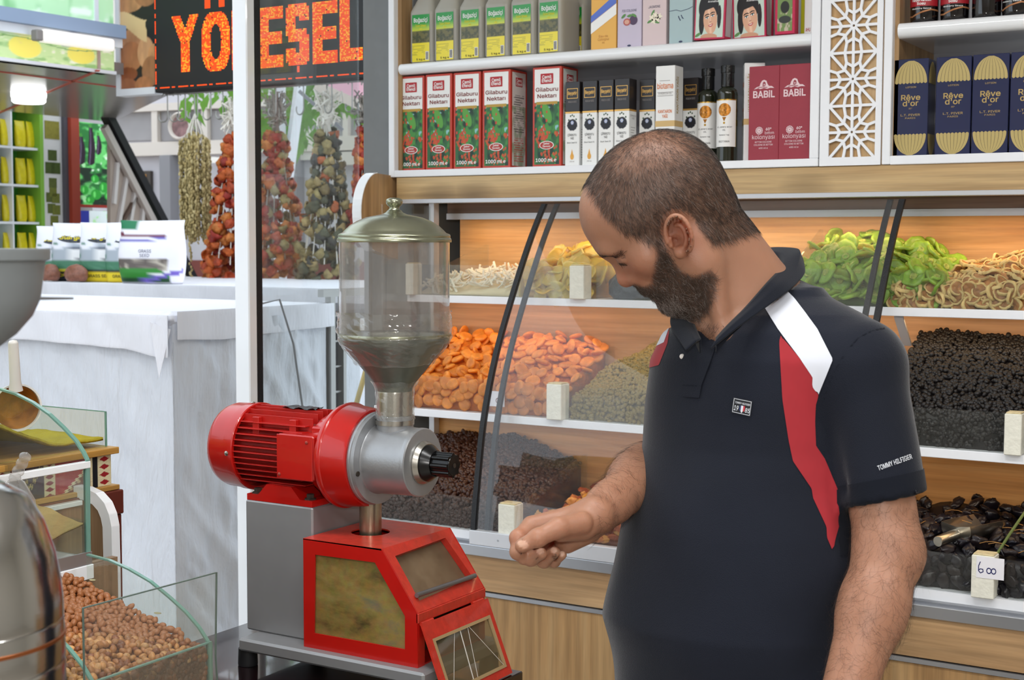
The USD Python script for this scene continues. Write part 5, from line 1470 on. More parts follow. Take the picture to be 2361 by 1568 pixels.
def fig_shape(w, z):
 return [(Point(w * 0.17, z).buffer(w * 0.17), mat('print_plum', '#55435f', 0.5)), (affinity.scale(Point(-w * 0.1, z - 0.003).buffer(w * 0.15), 1, 0.9), mat('print_fig', '#b9605c', 0.5)),
   (affinity.scale(Point(-w * 0.1, z - 0.003).buffer(w * 0.1), 1, 0.85), mat('print_figpale', '#dba893', 0.5)), (shapely.union_all([affinity.rotate(affinity.scale(Point(x, z + 0.012).buffer(w * 0.08), 1.4, 0.6), r) for x, r in ((-w * 0.24, 40), (w * 0.02, 10), (w * 0.2, -30))]), mat('print_leaf', '#5f8f52', 0.5))]
def d_fig(t, w):
 for k, (p, m) in enumerate(fig_shape(w, 0.066)):
  part(t, 'fig_print', PF(p, 0.0006 + 0.0002 * k), m)
 part(t, 'lettering', PF(T('FIG COLOGNE', 0.006, 0, 0.088, w * 0.6), 0.0006), INK_N)
 part(t, 'foot_mark', PF(affinity.scale(Point(0, 0.004).buffer(0.004), 1.3, 0.6), 0.0006), INK_N)
def d_flower(t, w):
 for x, z in ((-0.1, 0.068), (0.05, 0.074), (0.14, 0.064), (-0.02, 0.06), (0.22, 0.07)):
  part(t, 'blossom_print', PF(shapely.union_all([affinity.rotate(affinity.scale(Point(x * w + 0.004, z).buffer(0.0035), 1.2, 0.6), a, origin=(x * w, z)) for a in range(0, 360, 72)]), 0.0007), mat('print_petal', '#f0ead2', 0.5))
 part(t, 'leaf_print', PF(shapely.union_all([affinity.rotate(affinity.scale(Point(x * w, z).buffer(0.006), 1.4, 0.5), r) for x, z, r in ((-0.06, 0.08, 60), (-0.18, 0.06, 30), (0.1, 0.057, -20))]), 0.0005), '/World/Looks/print_leaf')
 part(t, 'lettering', PF(T('JASMINE', 0.006, 0, 0.092, w * 0.5), 0.0006), INK_N)
def d_teal(t, w):
 part(t, 'line_print', PF(shapely.union_all([LineString([(-w / 2, 0.080), (-w * 0.2, 0.082), (0, 0.078), (w * 0.3, 0.082), (w / 2, 0.087)]).buffer(0.0006), LineString([(-w * 0.1, 0.066), (-w * 0.06, 0.06), (-w * 0.02, 0.056)]).buffer(0.0012), LineString([(w * 0.02, 0.068), (w * 0.06, 0.062), (w * 0.1, 0.06)]).buffer(0.0012)]), 0.0006), INK_N)
 part(t, 'foot_mark', PF(affinity.scale(Point(0, 0.004).buffer(0.004), 1.3, 0.6), 0.0006), INK_N)
pastel(1362, 1421, '#e8b258', 'orange box with a slanting blue and white stripe on the upper shelf', d_orange)
pastel(1423, 1479, '#c9bfd2', 'lilac box printed with figs on the upper shelf', d_fig)
pastel(1480.5, 1536, '#d9c5c6', 'pale pink box printed with white blossoms on the upper shelf', d_flower)
pastel(1542, 1597, '#a9bfc2', 'pale teal box with fine dark lines on the upper shelf', d_teal)
def portrait(u, v):
 """A generic smiling woman with dark pinned hair on a pale ground."""
 c = np.ones(u.shape + (3,)) * np.array([0.78, 0.85, 0.80])
 x, y = u - 0.52, v - 0.42
 hair = sm(1.06, 0.94, ((x + 0.06) / 0.36) ** 2 + ((y - 0.22) / 0.33) ** 2)
 hair = np.maximum(hair, sm(1.06, 0.9, ((x + 0.30) / 0.10) ** 2 + ((y + 0.05) / 0.3) ** 2))
 hair = np.maximum(hair, sm(1.06, 0.9, ((x - 0.33) / 0.07) ** 2 + ((y - 0.02) / 0.25) ** 2))
 c = over(c, (0.11, 0.08, 0.08), hair)
 c = over(c, (0.25, 0.18, 0.16), hair * sm(0.55, 0.7, nz(u * 3, v, 8, 3)) * 0.6)
 fx, fy = x * 0.97 + y * 0.2, y - x * 0.2
 fc = sm(1.05, 0.94, (fx / 0.245) ** 2 + ((fy + 0.03) / np.where(fy < -0.03, 0.33, 0.30)) ** 2)
 c = over(c, (0.86, 0.66, 0.54), fc)
 c = over(c, (0.93, 0.77, 0.66), fc * sm(0.4, 0.0, np.abs(fx + 0.02) / 0.2))
 for ex in (-0.10, 0.10):
  c = over(c, (0.95, 0.95, 0.95), sm(1.1, 0.8, ((fx - ex) / 0.055) ** 2 + ((fy - 0.03) / 0.024) ** 2))
  c = over(c, (0.30, 0.40, 0.40), sm(1.1, 0.8, ((fx - ex) / 0.024) ** 2 + ((fy - 0.03) / 0.024) ** 2))
  c = over(c, (0.10, 0.07, 0.07), (np.abs(fx - ex) < 0.07) * (np.abs(fy - 0.056 + 2.2 * (fx - ex) ** 2) < 0.010))
  c = over(c, (0.16, 0.10, 0.09), (np.abs(fx - ex) < 0.085) * (np.abs(fy - 0.105 + 2.6 * (fx - ex) ** 2) < 0.013))
 c = over(c, (0.72, 0.48, 0.40), (np.abs(fx + 0.03) < 0.008) * (fy > -0.08) * (fy < 0.02) * 0.6)
 c = over(c, (0.62, 0.38, 0.33), sm(1.1, 0.8, (fx / 0.045) ** 2 + ((fy + 0.085) / 0.012) ** 2) * 0.7)
 c = over(c, (0.74, 0.24, 0.27), sm(1.1, 0.85, (fx / 0.085) ** 2 + ((fy + 0.17 - 3 * fx ** 2) / 0.028) ** 2))
 c = over(c, (0.95, 0.93, 0.9), sm(1.1, 0.85, (fx / 0.06) ** 2 + ((fy + 0.165 - 3 * fx ** 2) / 0.010) ** 2))
 c = over(c, (0.10, 0.08, 0.08), sm(0.9, 1.0, fy / 0.22) * hair)
 c = over(c, (0.80, 0.60, 0.48), sm(1.1, 0.9, ((x + 0.02) / 0.3) ** 2 + ((y + 0.40) / 0.07) ** 2))
 return c
B_MAG = mat('carton_magenta', '#c0274f', 0.35)
Yh = YF + 0.02
w = X(1672, 60, Yh) - X(1598, 60, Yh)
hh0 = w * 1.42
hn = thing('henna_box', 'magenta hair dye box with a portrait, leaning beside the teal box', 'hair dye box', M4((X(1634, 80, Yh), Yh, zt1 + 0.0025), rz=-6, ry=2.2), 'magenta portrait boxes')
part(hn, 'carton', bx(-w / 2, w / 2, 0, w * 0.42, 0, hh0, 0.001), B_MAG)
pm, pc_ = picture(w * 0.9, hh0 * 0.93, portrait, 110, 150)
part(hn, 'portrait_print', xf(xf(pm, FRONT), M4((0, -0.0005, hh0 * 0.035))), PRINT, False, color=pc_)
part(hn, 'brand_lettering', PF(T('Aromatica', 0.0045, w * 0.1, hh0 * 0.74, w * 0.34, 1), 0.0009), INK_WB)
part(hn, 'leaf_mark', PF(affinity.rotate(affinity.scale(Point(-w * 0.36, hh0 * 0.1).buffer(0.006), 1.4, 0.6), 30), 0.0009), '/World/Looks/print_leaf')
part(hn, 'side_print', xf(PF(sbox(-w * 0.16, hh0 * 0.05, w * 0.16, hh0 * 0.95), 0.0006), M4((w / 2, w * 0.21, 0), rz=90)), mat('side_grey', '#b9aeb2', 0.5))
y2 = YF + 0.05
dup(hn, M4((X(1728, 80, y2), y2, zt1 + 0.002), rz=2, ry=-1.6), 'magenta hair dye box with a portrait, beside the small reptile picture box', 'magenta portrait boxes')
dup(hn, M4((X(1742, 60, y2 + 0.06), y2 + 0.065, zt1 + 0.002), rz=4), 'magenta hair dye box hidden behind the second portrait box', 'magenta portrait boxes')
a, b = X(1798, 50, y2), X(1843, 50, y2)
def bark(u, v):
 c = np.ones(u.shape + (3,)) * np.array([0.45, 0.55, 0.32])
 c = over(c, (0.75, 0.70, 0.62), sm(0.5, 0.62, nz(u, v * 1.6, 5, 2)) * (v < 0.6))
 c = over(c, (0.13, 0.14, 0.13), sm(1.1, 0.8, ((u - 0.5) / 0.3) ** 2 + ((v - 0.62) / 0.16) ** 2) * 1.0)
 return over(c, (0.20, 0.22, 0.20), sm(1.1, 0.8, ((u - 0.5) / 0.42) ** 2 + ((v - 0.30) / 0.1) ** 2))
t = carton('picture_box', 'small magenta box with a reptile picture on the upper shelf', 'soap box', b - a, 0.03, 0.105, M4(((a + b) / 2, YF + 0.018, zt1 + 0.001), rz=3), B_MAG)
pm, pc_ = picture((b - a) * 0.74, 0.09, bark, 40, 70)
part(t, 'picture_print', xf(xf(pm, FRONT), M4((0, -0.0005, 0.007))), PRINT, False, color=pc_)
a, b = X(1846, 50, y2 + 0.03), X(1858, 50, y2 + 0.03)
carton('thin_box', 'narrow yellow green box between the reptile box and the white box', 'box', b - a, 0.05, 0.14, M4(((a + b) / 2, y2 + 0.03, zt1)), mat('carton_lime', '#c3c324', 0.4))
a, b = X(1859, 50, y2), X(1873, 50, y2)
t = carton('white_box', 'narrow white box with red lettering at the stile of the upper shelf', 'box', b - a + 0.004, 0.06, 0.14, M4(((a + b) / 2 - 0.003, y2, zt1)), B_WHT)
part(t, 'lettering', PF(T('AHU', 0.008, 0, 0.008, (b - a) * 0.8, 2), 0.0006), INK_R)
zj = zn1 + 0.0006
M_JAR = mat('jar_dark', '#0c0709', 0.08, coat=0.8)
Yk_ = YF + 0.03
w = X(2165, 30, Yk_) - X(2100, 30, Yk_)
R_ = w / 2
jar = thing('sauce_jar', 'dark glass jar with a red label next to the cabinet side, right bay', 'jar', M4((X(2132, 30, Yk_ + R_), Yk_ + R_, zj)), 'dark sauce jars')
part(jar, 'glass', lathe([(0, 0), (R_ * 0.85, 0), (R_ * 0.97, 0.004), (R_, 0.012), (R_, 0.09), (R_ * 0.9, 0.105), (R_ * 0.75, 0.115), (0, 0.115)], 40), M_JAR, 40)
part(jar, 'lid', lathe([(R_ * 0.7, 0.115), (R_ * 0.8, 0.116), (R_ * 0.8, 0.135), (0, 0.137)], 32), INK_R, 40)
part(jar, 'paper_label', on_round(sbox(-R_ * 1.3, 0.036, R_ * 1.3, 0.095), R_, off=0.0006), mat('label_red', '#a3212c', 0.35))
part(jar, 'label_edge', on_round(LineString([(-R_ * 1.4, 0.016), (-R_ * 0.7, 0.014), (0, 0.022), (R_ * 0.7, 0.028), (R_ * 1.4, 0.026)]).buffer(0.0018), R_, off=0.0006), mat('label_copper', '#b07a52', 0.35, 0.3))
part(jar, 'lettering', on_round(shapely.union_all([T('Harput Karadut', 0.005, 0, 0.047, R_ * 1.4, 2), T('Sosu', 0.006, 0, 0.039, None, 2), T('Mulberry Sauce', 0.003, 0, 0.0295, R_ * 1.4, 1)]), R_, off=0.0009), INK_WB)
for px_, rz, lab in ((2202, 4, 'dark glass jar with a red label, second from the cabinet side, right bay'), (2275, 178, 'dark glass jar turned so that no label shows, right bay'), (2345, -14, 'dark glass jar cut by the picture edge on the upper shelf')):
 dup(jar, M4((X(px_, 30, Yk_ + R_), Yk_ + R_, zj), rz=rz), lab, 'dark sauce jars')
# ================================================================ glazed display case
Y1, Y2, Y3 = 3.10, 2.95, 2.87                      # fronts of the upper and middle shelf and of the bottom trays
YBU, YBL = 3.36, 3.24                              # back boards (upper compartment, lower ones)
XC0, XC1 = -2.20, 0.62                             # the case's ends
z1a, z1b = 1.391, 1.410
z2a, z2b = 1.106, 1.125
z3b = 0.845
zr0, zr1 = 0.792, 0.818                            # base rail
zf0, zf1 = Z(1400, 461), Z(1400, 452.5)            # rail under the fascia
YG = 3.205
cs = thing('display_case', 'long wood display case with white shelves for the dried fruit', 'display case', M4((XC0, 3.0, 0)))
K_ = lambda m: xf(m, M4((-XC0, -3.0, 0)))
cp = lambda n, m, mt, sm_=30, label=None, kind=None: part(cs, n, K_(m), mt, sm_, label, kind)
cp('fascia', bx(-2.31, XC1, YG, YG + 0.02, zf1, zb0 - 0.001, 0.001), W_SHELF, label='wood grain fascia board')
cp('fascia_rail', bx(-2.31, XC1, YG - 0.012, YG + 0.03, zf0 - 0.002, zf1, 0.001), ALU_SATIN, label='satin grey rail under the fascia')
cp('soffit', bx(-2.31, XC1, YG + 0.021, YK, zb0 - 0.03, zb0 - 0.002), W_SIDE)
cp('soffit_board', bx(XC0, XC1, YG + 0.09, YG + 0.11, zf0 - 0.028, zb0 - 0.031), wood('wood_soffit', '#7d6250', '#614a3c', '#8f745f', 0, 0.5), label='darker board behind the rail')
cp('lamp_strip', bx(XC0, XC1, YG + 0.085, YG + 0.113, zf0 - 0.045, zf0 - 0.0285), ALU_SATIN, label='pale strip under the dark board')
nose = [(3.235, zb0 + 0.005)] + [(3.14 - 0.078 * math.sin(t), 1.632 + 0.108 * math.cos(t)) for t in np.linspace(0.05, math.pi * 0.93, 20)] + [(3.235, 1.50)]
nz_poly = Polygon(nose)
mY = np.array([[0, 0, 1, 0], [1, 0, 0, 0], [0, 1, 0, 0], [0, 0, 0, 1.0]])    # (y, z) drawn -> plane x = const, extruded along +x
br = thing('end_bracket', 'round nosed wood bracket with a white edge at the left end of the fascia', 'bracket', M4((-2.352, 3.2, 1.6)))
B_ = lambda m: xf(m, M4((2.352, -3.2, -1.6)))
part(br, 'wood_face', B_(xf(prism(nz_poly.buffer(-0.0012), 0.026), M4((-2.352, 0, 0)) @ mY)), W_SIDE, 30)
edge = LineString(nose[1:-1]).buffer(0.0012, cap_style='flat')
part(br, 'edge_band', B_(xf(prism(edge, 0.03), M4((-2.354, 0, 0)) @ mY)), WHITE_GLOSS, 30, label='white edge band')
cp('back_board', bx(XC0, XC1, YBU, YBU + 0.018, z1a - 0.03, zb0 - 0.031), W_CASE)
cp('back_board', bx(XC0, XC1, YBL, YBL + 0.018, z2a, z1a), wood('wood_case_2', '#bd9169', '#a37650', '#cda27a', 0, 0.45))
cp('back_board', bx(XC0, XC1, YBL, YBL + 0.018, z3b - 0.05, z2a), wood('wood_case_3', '#c8965c', '#ab763e', '#d9ab72', 0, 0.45))
cp('end_post', bx(XC0 - 0.004, XC0 + 0.012, 3.21, 3.235, z3b, zf0), ALU_SATIN, label='grey upright at the end')
cp('end_glass', bx(XC0 - 0.004, XC0 + 0.001, 2.99, 3.21, z2b, zf0 - 0.01), PANE)
cp('shelf', bx(XC0, XC1, Y1, YBU, z1a, z1b, 0.001), WHITE, label='upper white shelf')
cp('shelf', bx(XC0, XC1, Y2, YBL, z2a, z2b, 0.001), WHITE, label='middle white shelf')
cp('tray_floor', bx(XC0, XC1, Y3, YBL, z3b - 0.02, z3b), WHITE)
cp('base_rail', bx(-2.25, XC1, 2.845, 2.88, zr0, zr1, 0.0015), ALU, label='brushed metal rail along the base')
cp('base_rail_back', bx(-2.25, XC1, 2.881, YBL, zr0, z3b - 0.021), WHITE)
zs0_, zs1_ = 0.697, 0.7045
cp('plank', bx(-2.25, XC1, 2.852, 2.87, zs1_ + 0.003, zr0 - 0.001), W_BASE, label='horizontal wood grain plank')
cp('strip', bx(-2.25, XC1, 2.848, 2.868, zs0_ - 0.002, zs1_), ALU, label='thin metal strip')
xd = [-2.25, -1.86, -1.40, -0.93, -0.47, 0.0, XC1]
for k in range(len(xd) - 1):
 cp('door_panel', bx(xd[k] + 0.0012, xd[k + 1] - 0.0012, 2.852, 2.87, 0.09, zs0_ - 0.0035, 0.0008), W_DOOR)
cp('plinth', bx(-2.25, XC1, 2.90, 2.92, 0.0, 0.089), GREY_DARK)
cp('carcass', bx(-2.25, XC1, 2.871, YBL + 0.02, 0.0901, zr0 - 0.001), W_SIDE)
a, b = onY(2072, 730, 3.12), onY(2092, 795, 3.2)
cp('strut', obox(a, b, 0.02, 0.006), ALU_SATIN)
prof = np.array([(3.197, 1.651), (3.130, 1.565), (3.065, 1.465), (3.015, 1.38), (2.964, 1.285), (2.925, 1.19), (2.898, 1.10), (2.879, 1.00), (2.866, 0.92), (2.858, 0.855)])
csp = CubicSpline(prof[::-1, 1], prof[::-1, 0])
zz_ = np.linspace(0.853, 1.651, 44)
yy_ = csp(zz_)
def curved(x0, x1, d=0.0, nx=2):
 xs = np.linspace(x0, x1, nx)
 return grid_mesh(np.stack([np.stack([xs, np.full(nx, y - d), np.full(nx, z)], -1) for y, z in zip(yy_, zz_)]))
def strip(x0, x1, th):
 ring = []
 for y, z in zip(yy_, zz_):
  ring.append([(x0, y - th, z), (x1, y - th, z), (x1, y + th, z), (x0, y + th, z)])
 return loft(ring, caps=True)
XL, XR = -1.831, -0.905
M_PANE2 = pane_mat('case_glass', (0.96, 0.97, 0.97), 0.0, 1.55, 0.03, (0.85, 0.86, 0.88))
pn = thing('glass_pane', 'curved glass pane over the middle of the case, edged with black strips', 'glass pane', M4((XL, 3.0, 0.85)))
N_ = lambda m: xf(m, M4((-XL, -3.0, -0.85)))
part(pn, 'glass', N_(curved(XL + 0.006, XR + 0.006)), M_PANE2, True, label='clear curved glass')
part(pn, 'gasket', N_(strip(XL - 0.006, XL + 0.007, 0.006)), GREY_DARK, 40, label='black edge strip')
part(pn, 'gasket', N_(strip(XR, XR + 0.013, 0.006)), GREY_DARK, 40)
part(pn, 'foot_profile', N_(bx(XL - 0.006, XR + 0.013, 2.846, 2.868, zr1 + 0.0005, 0.853, 0.001)), mat('profile_pale', '#d9dbe0', 0.35, 0.3), label='pale angled profile under the glass')
scr = onY(1148, 1257, 2.846)
part(pn, 'screw', N_(lathe([(0, -0.001), (0.0025, -0.001), (0.0025, 0.001), (0, 0.001)], 12, M4((scr[0], 2.846, 0.836)) @ AX_Y)), ALU)
cp('gasket', xf(strip(XL + 0.026, XL + 0.038, 0.005), M4((0, 0.012, 0))), GREY_DARK, 40, label='black strip of the frame behind the pane')
cp('gasket', xf(strip(XR - 0.030, XR - 0.018, 0.005), M4((0, 0.012, 0))), GREY_DARK, 40)
def lip(x0, x1, y, z0, z1, lab):
 return cp('tray_front', bx(x0, x1, y, y + 0.003, z0, z1), ACRYL, False)
lip(XC0 + 0.01, -1.672, Y1 + 0.006, z1b + 0.0005, 1.491, 'clear acrylic front before the coconut strips and the yellow slices')
lip(-1.63, -0.62, Y1 + 0.006, z1b + 0.0005, 1.493, 'clear acrylic front before the green and brown dried slices')
lip(XC0 + 0.01, -1.672, Y2 + 0.006, z2b + 0.0005, 1.21, 'clear acrylic front before the apricots')
lip(-1.632, -0.60, Y2 + 0.006, z2b + 0.0005, 1.208, 'clear acrylic front before the raisins on the middle shelf')
lip(XC0 + 0.01, -1.752, Y3 + 0.006, z3b + 0.0005, 0.926, 'clear acrylic front before the brown raisins at the bottom')
lip(-1.71, -0.64, Y3 + 0.006, z3b + 0.0005, 0.924, 'clear acrylic front before the orange dried fruit at the bottom')
lip(-0.585, 0.3, Y3 + 0.006, z3b + 0.0005, 0.924, 'clear acrylic front right of the block marked 600')
def divider(x, y0, y1, z0, zf, zb_, lab, mt=None):
 P = [(y0, z0), (y0, zf), (y1 - 0.015, zb_), (y1, zb_), (y1, z0)]
 m = xf(prism(Polygon(P), 0.004), M4((x - 0.002, 0, 0)) @ mY)
 return cp('tray_divider', m, mt or ACRYL, False, 'yellow tinted divider' if mt else None)
M_YEL = pane_mat('yellow_acrylic', (0.93, 0.85, 0.35), 0.05, 1.45, 0.45, srgb('#d9bd2e'))
divider(-2.10, Y1 + 0.03, YBU - 0.01, z1b + 0.001, 1.49, 1.545, 'clear divider at the end of the upper shelf beside the hopper lid')
divider(-1.855, Y1 + 0.012, YBU - 0.01, z1b + 0.001, 1.475, 1.53, 'yellow tinted divider between the coconut strips and the yellow slices', M_YEL)
divider(-1.652, Y1 + 0.03, YBU - 0.01, z1b + 0.001, 1.49, 1.545, 'clear divider behind the white block on the upper shelf')
divider(-1.136, Y1 + 0.03, YBU - 0.01, z1b + 0.001, 1.49, 1.585, 'clear divider at the near end of the green slices behind the man\'s collar')
divider(-0.851, Y1 + 0.012, YBU - 0.01, z1b + 0.001, 1.49, 1.545, 'clear divider between the green slices and the brown rimmed slices')
divider(-1.642, Y2 + 0.03, YBL - 0.01, z2b + 0.001, 1.21, 1.285, 'clear divider between the apricots and the golden raisins')
divider(-1.72, Y3 + 0.03, YBL - 0.01, z3b + 0.001, 0.925, 1.0, 'clear divider between the brown raisins and the orange fruit')
M_BLOCK = mat('block_white', '#e6e4d6', 0.75, var=0.06, scale=60, bump=0.5, bscale=120, bdist=0.003)
def block(px0, px1, y, z, h, lab):
 a, b = onY(px0, 900, y)[0], onY(px1, 900, y)[0]
 t = thing('price_block', lab, 'price block', M4(((a + b) / 2, y, z)), 'white painted price blocks')
 w = b - a
 m = trimesh.Trimesh(*bx(-w / 2, w / 2, -0.018, 0.024, 0, h, 0.0015), process=True)
 part(t, 'block', m, M_BLOCK, False)
 part(t, 'worn_top', bx(-w / 2 + 0.002, w / 2 - 0.002, -0.015, 0.021, h, h + 0.003, 0.0012), mat('block_worn', '#d8c79c', 0.8, var=0.2, scale=80) if 'block_worn' not in _made else '/World/Looks/block_worn', False, label='bare worn top')
 _made.add('block_worn')
 return t, w
_made = set()
block(944, 962, Y1 + 0.004, z1b, 0.083, 'white block seen through the jar of the grinder')
block(1319, 1352, Y1 + 0.004, z1b, 0.083, 'white block on the upper shelf between the yellow slices and the dark bag')
block(1268, 1302, Y2 + 0.004, z2b, 0.086, 'white block on the middle shelf between the apricots and the golden raisins')
block(2322, 2362, Y2 + 0.004, z2b, 0.084, 'white block on the middle shelf at the picture edge')
block(1158, 1196, Y3 + 0.004, z3b, 0.078, 'white block at the bottom tray beside the man\'s fist')
t, w = block(2255, 2308, Y3 + 0.002, z3b - 0.02 + 0.0205, 0.086, 'white block that carries the paper marked 600')
tg = thing('price_tag', 'white paper tag handwritten 600 on a white block', 'price tag', M4((onY(2281, 1330, Y3 - 0.018)[0], Y3 - 0.0165, z3b + 0.042)))
ww = w * 1.12
part(tg, 'paper', bx(-ww / 2 - 0.001, ww / 2 + 0.003, -0.0006, 0.0, 0, 0.043), mat('paper_white', '#ebe9ee', 0.7), False)
M_PEN = mat('pen_navy', '#2c2f63', 0.5)
six = LineString([(0.004, 0.026), (0.001, 0.018), (0.001, 0.008), (0.005, 0.004), (0.010, 0.007), (0.009, 0.012), (0.004, 0.012), (0.001, 0.009)]).buffer(0.0009)
o_ = lambda x, y, r: affinity.scale(LineString(Point(x, y).buffer(r).exterior.coords).buffer(0.0009), 1, 1.25)
part(tg, 'handwriting', PF(affinity.translate(shapely.union_all([six, o_(0.021, 0.010, 0.0042), o_(0.030, 0.010, 0.0042)]), -ww * 0.45, 0.006), 0.0009), M_PEN, label='handwritten 600 in navy ink')
a, b = onY(1122, 910, Y2 + 0.004), onY(1163, 930, Y2 + 0.004)
tg = thing('price_tag', 'white paper tag with a red brown 0 before the apricots', 'price tag', M4((a[0], Y2 + 0.0045, 1.145)))
part(tg, 'paper', bx(0, b[0] - a[0], -0.0006, 0.0, 0, 0.038), '/World/Looks/paper_white', False)
part(tg, 'handwriting', PF(affinity.translate(shapely.union_all([o_(0.0, 0.0, 0.0042), o_(-0.011, 0, 0.0042)]), (b[0] - a[0]) - 0.009, 0.015), 0.0009), mat('pen_brown', '#7a4a48', 0.5))
def heap_fn(x0, x1, y0, y1, z0, hf, hb, px_=0.5, seed=0, rough=0.02, slope=0.0):
 """Height over the tray: from hf at the front to hb at the back, lower at both ends."""
 def f(x, y):
  s, t = np.clip((x - x0) / (x1 - x0), 0, 1), np.clip((y - y0) / (y1 - y0), 0, 1)
  e = 1 - np.abs(s - px_) ** 2.2 * slope
  n = meshkit.noise(np.stack([np.asarray(x) * 14, np.asarray(y) * 14, np.zeros_like(np.asarray(x, float)) + seed], -1), seed)
  return z0 + (hf + (hb - hf) * t ** 0.8) * e + rough * (n - 0.5)
 return f
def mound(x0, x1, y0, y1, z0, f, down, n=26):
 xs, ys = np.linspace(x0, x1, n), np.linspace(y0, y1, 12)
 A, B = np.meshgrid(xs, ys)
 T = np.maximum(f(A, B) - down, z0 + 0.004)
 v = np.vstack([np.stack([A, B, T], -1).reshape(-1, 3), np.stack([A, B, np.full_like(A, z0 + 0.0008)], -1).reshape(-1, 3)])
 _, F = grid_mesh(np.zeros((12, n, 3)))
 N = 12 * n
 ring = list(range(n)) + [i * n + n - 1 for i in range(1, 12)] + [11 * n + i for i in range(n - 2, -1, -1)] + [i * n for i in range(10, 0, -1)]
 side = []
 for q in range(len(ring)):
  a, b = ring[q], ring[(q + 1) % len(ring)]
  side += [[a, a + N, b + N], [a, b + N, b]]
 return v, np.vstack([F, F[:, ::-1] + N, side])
def rot_to(nv, spin):
 """Rotation whose z axis is nv, spun about it."""
 nv = nv / np.linalg.norm(nv)
 h = np.array([1.0, 0, 0]) if abs(nv[0]) < 0.9 else np.array([0, 1.0, 0])
 x = np.cross(h, nv)
 x /= np.linalg.norm(x)
 y = np.cross(nv, x)
 m = np.eye(4)
 c, s = math.cos(spin), math.sin(spin)
 m[:3, 0], m[:3, 1], m[:3, 2] = c * x + s * y, -s * x + c * y, nv
 return m
def spread(n, x0, x1, y0, y1, rmin, seed):
 """Points in the tray no nearer than about rmin."""
 rg = np.random.default_rng(seed)
 P = []
 tries = 0
 while len(P) < n and tries < 40 * n:
  q = np.array([rg.uniform(x0, x1), rg.uniform(y0, y1)])
  tries += 1
  if all((q - p) @ (q - p) > rmin * rmin for p in P):
   P.append(q)
 return np.array(P)
def pieces(name, cat, lab, group, protos, n, box_, f, rmin, seed, tilt=0.5, lift=0.0, layers=1, step=0.01, smin=0.85, smax=1.15, front=0.0):
 """Single pieces over a heap: protos is a list of (mesh, material, extra parts)."""
 x0, x1, y0, y1 = box_
 rg = np.random.default_rng(seed)
 first = {}
 for L in range(layers):
  for q in spread(n, x0, x1, y0, y1, rmin, seed * 17 + L):
   e = 0.01
   h = f(q[0], q[1])
   g = np.array([-(f(q[0] + e, q[1]) - h) / e, -(f(q[0], q[1] + e) - h) / e, 1.0])
   g /= np.linalg.norm(g)
   g = g + rg.normal(0, tilt, 3)
   m = rot_to(g, rg.uniform(0, 6.28))
   m[:3, :3] *= rg.uniform(smin, smax)
   m[:3, 3] = (q[0], q[1], float(h) + lift - L * step + rg.uniform(-0.3, 0.3) * step)
   k = rg.integers(len(protos))
   if k not in first:
    p = thing(name, lab, cat, m, group)
    for pn_, pm_, pmat in protos[k]:
     part(p, pn_, pm_, pmat, True)
    first[k] = p
   else:
    dup(first[k], m, lab, group)
def lump(sx_, sy_, sz_, seed, amp=0.35, sub=2, freq=1.6):
 s = trimesh.creation.icosphere(sub)
 v = np.array(s.vertices)
 v = v * (1 - amp / 2 + amp * meshkit.fbm(v * freq + seed * 3.7, 3, seed))[:, None]
 return v * (sx_, sy_, sz_), np.array(s.faces)
def apricot(seed):
 v, f = lump(0.0185, 0.0165, 0.0075, seed, 0.22)
 r = np.hypot(v[:, 0] / 0.0185, v[:, 1] / 0.0165)
 v[:, 2] += np.where(v[:, 2] > 0, -1, 0.4) * 0.003 * np.exp(-r ** 2 * 4)
 return v, f
def fruit_mat(name, c, rough=0.5, var=0.25, rnd=0.2, sss=0.25, scale=60, bump=0.3):
 return mat(name, c, rough, var=var, rnd=rnd, scale=scale, sss=sss, bump=bump, bscale=140, bdist=0.002)
M_APR = fruit_mat('apricot', '#e0802c', 0.42)
bxA = (XC0 + 0.02, -1.665, Y2 + 0.03, YBL - 0.015)
fA = heap_fn(*bxA[:2], *bxA[2:], z2b, 0.055, 0.185, 0.45, 3, 0.03, 0.6)
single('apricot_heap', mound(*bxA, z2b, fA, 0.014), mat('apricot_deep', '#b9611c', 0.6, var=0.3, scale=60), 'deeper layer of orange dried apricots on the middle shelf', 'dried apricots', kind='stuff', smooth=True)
pieces('dried_apricot', 'dried apricot', 'orange dried apricot in the heap on the middle shelf behind the grinder', 'dried apricots on the middle shelf', [[('apricot', apricot(k), M_APR)] for k in range(5)], 120, bxA, fA, 0.026, 4, 0.42, 0.002, 2, 0.011)
xs_ = (XC0 + 0.02, -1.665, Y2 + 0.024, Y2 + 0.028)
def wall_pieces(name, cat, lab, group, protos, n, x0, x1, y, za, zb_, seed, tilt=0.3, rmin=0.02):
 """Pieces pressed against the clear front of a tray."""
 rg = np.random.default_rng(seed)
 first = {}
 for q in spread(n, x0, x1, za, zb_, rmin, seed):
  m = rot_to(np.array([0, -1.0, 0.25]) + rg.normal(0, tilt, 3), rg.uniform(0, 6.28))
  m[:3, :3] *= rg.uniform(0.9, 1.1)
  m[:3, 3] = (q[0], y, q[1])
  k = rg.integers(len(protos))
  if k not in first:
   p = thing(name, lab, cat, m, group)
   for pn_, pm_, pmat in protos[k]:
    part(p, pn_, pm_, pmat, True)
   first[k] = p
  else:
   dup(first[k], m, lab, group)
wall_pieces('dried_apricot', 'dried apricot', 'orange dried apricot in the heap on the middle shelf behind the grinder', 'dried apricots on the middle shelf', [[('apricot', apricot(k), M_APR)] for k in range(3)], 46, XC0 + 0.03, -1.68, Y2 + 0.023, z2b + 0.014, z2b + 0.07, 9)
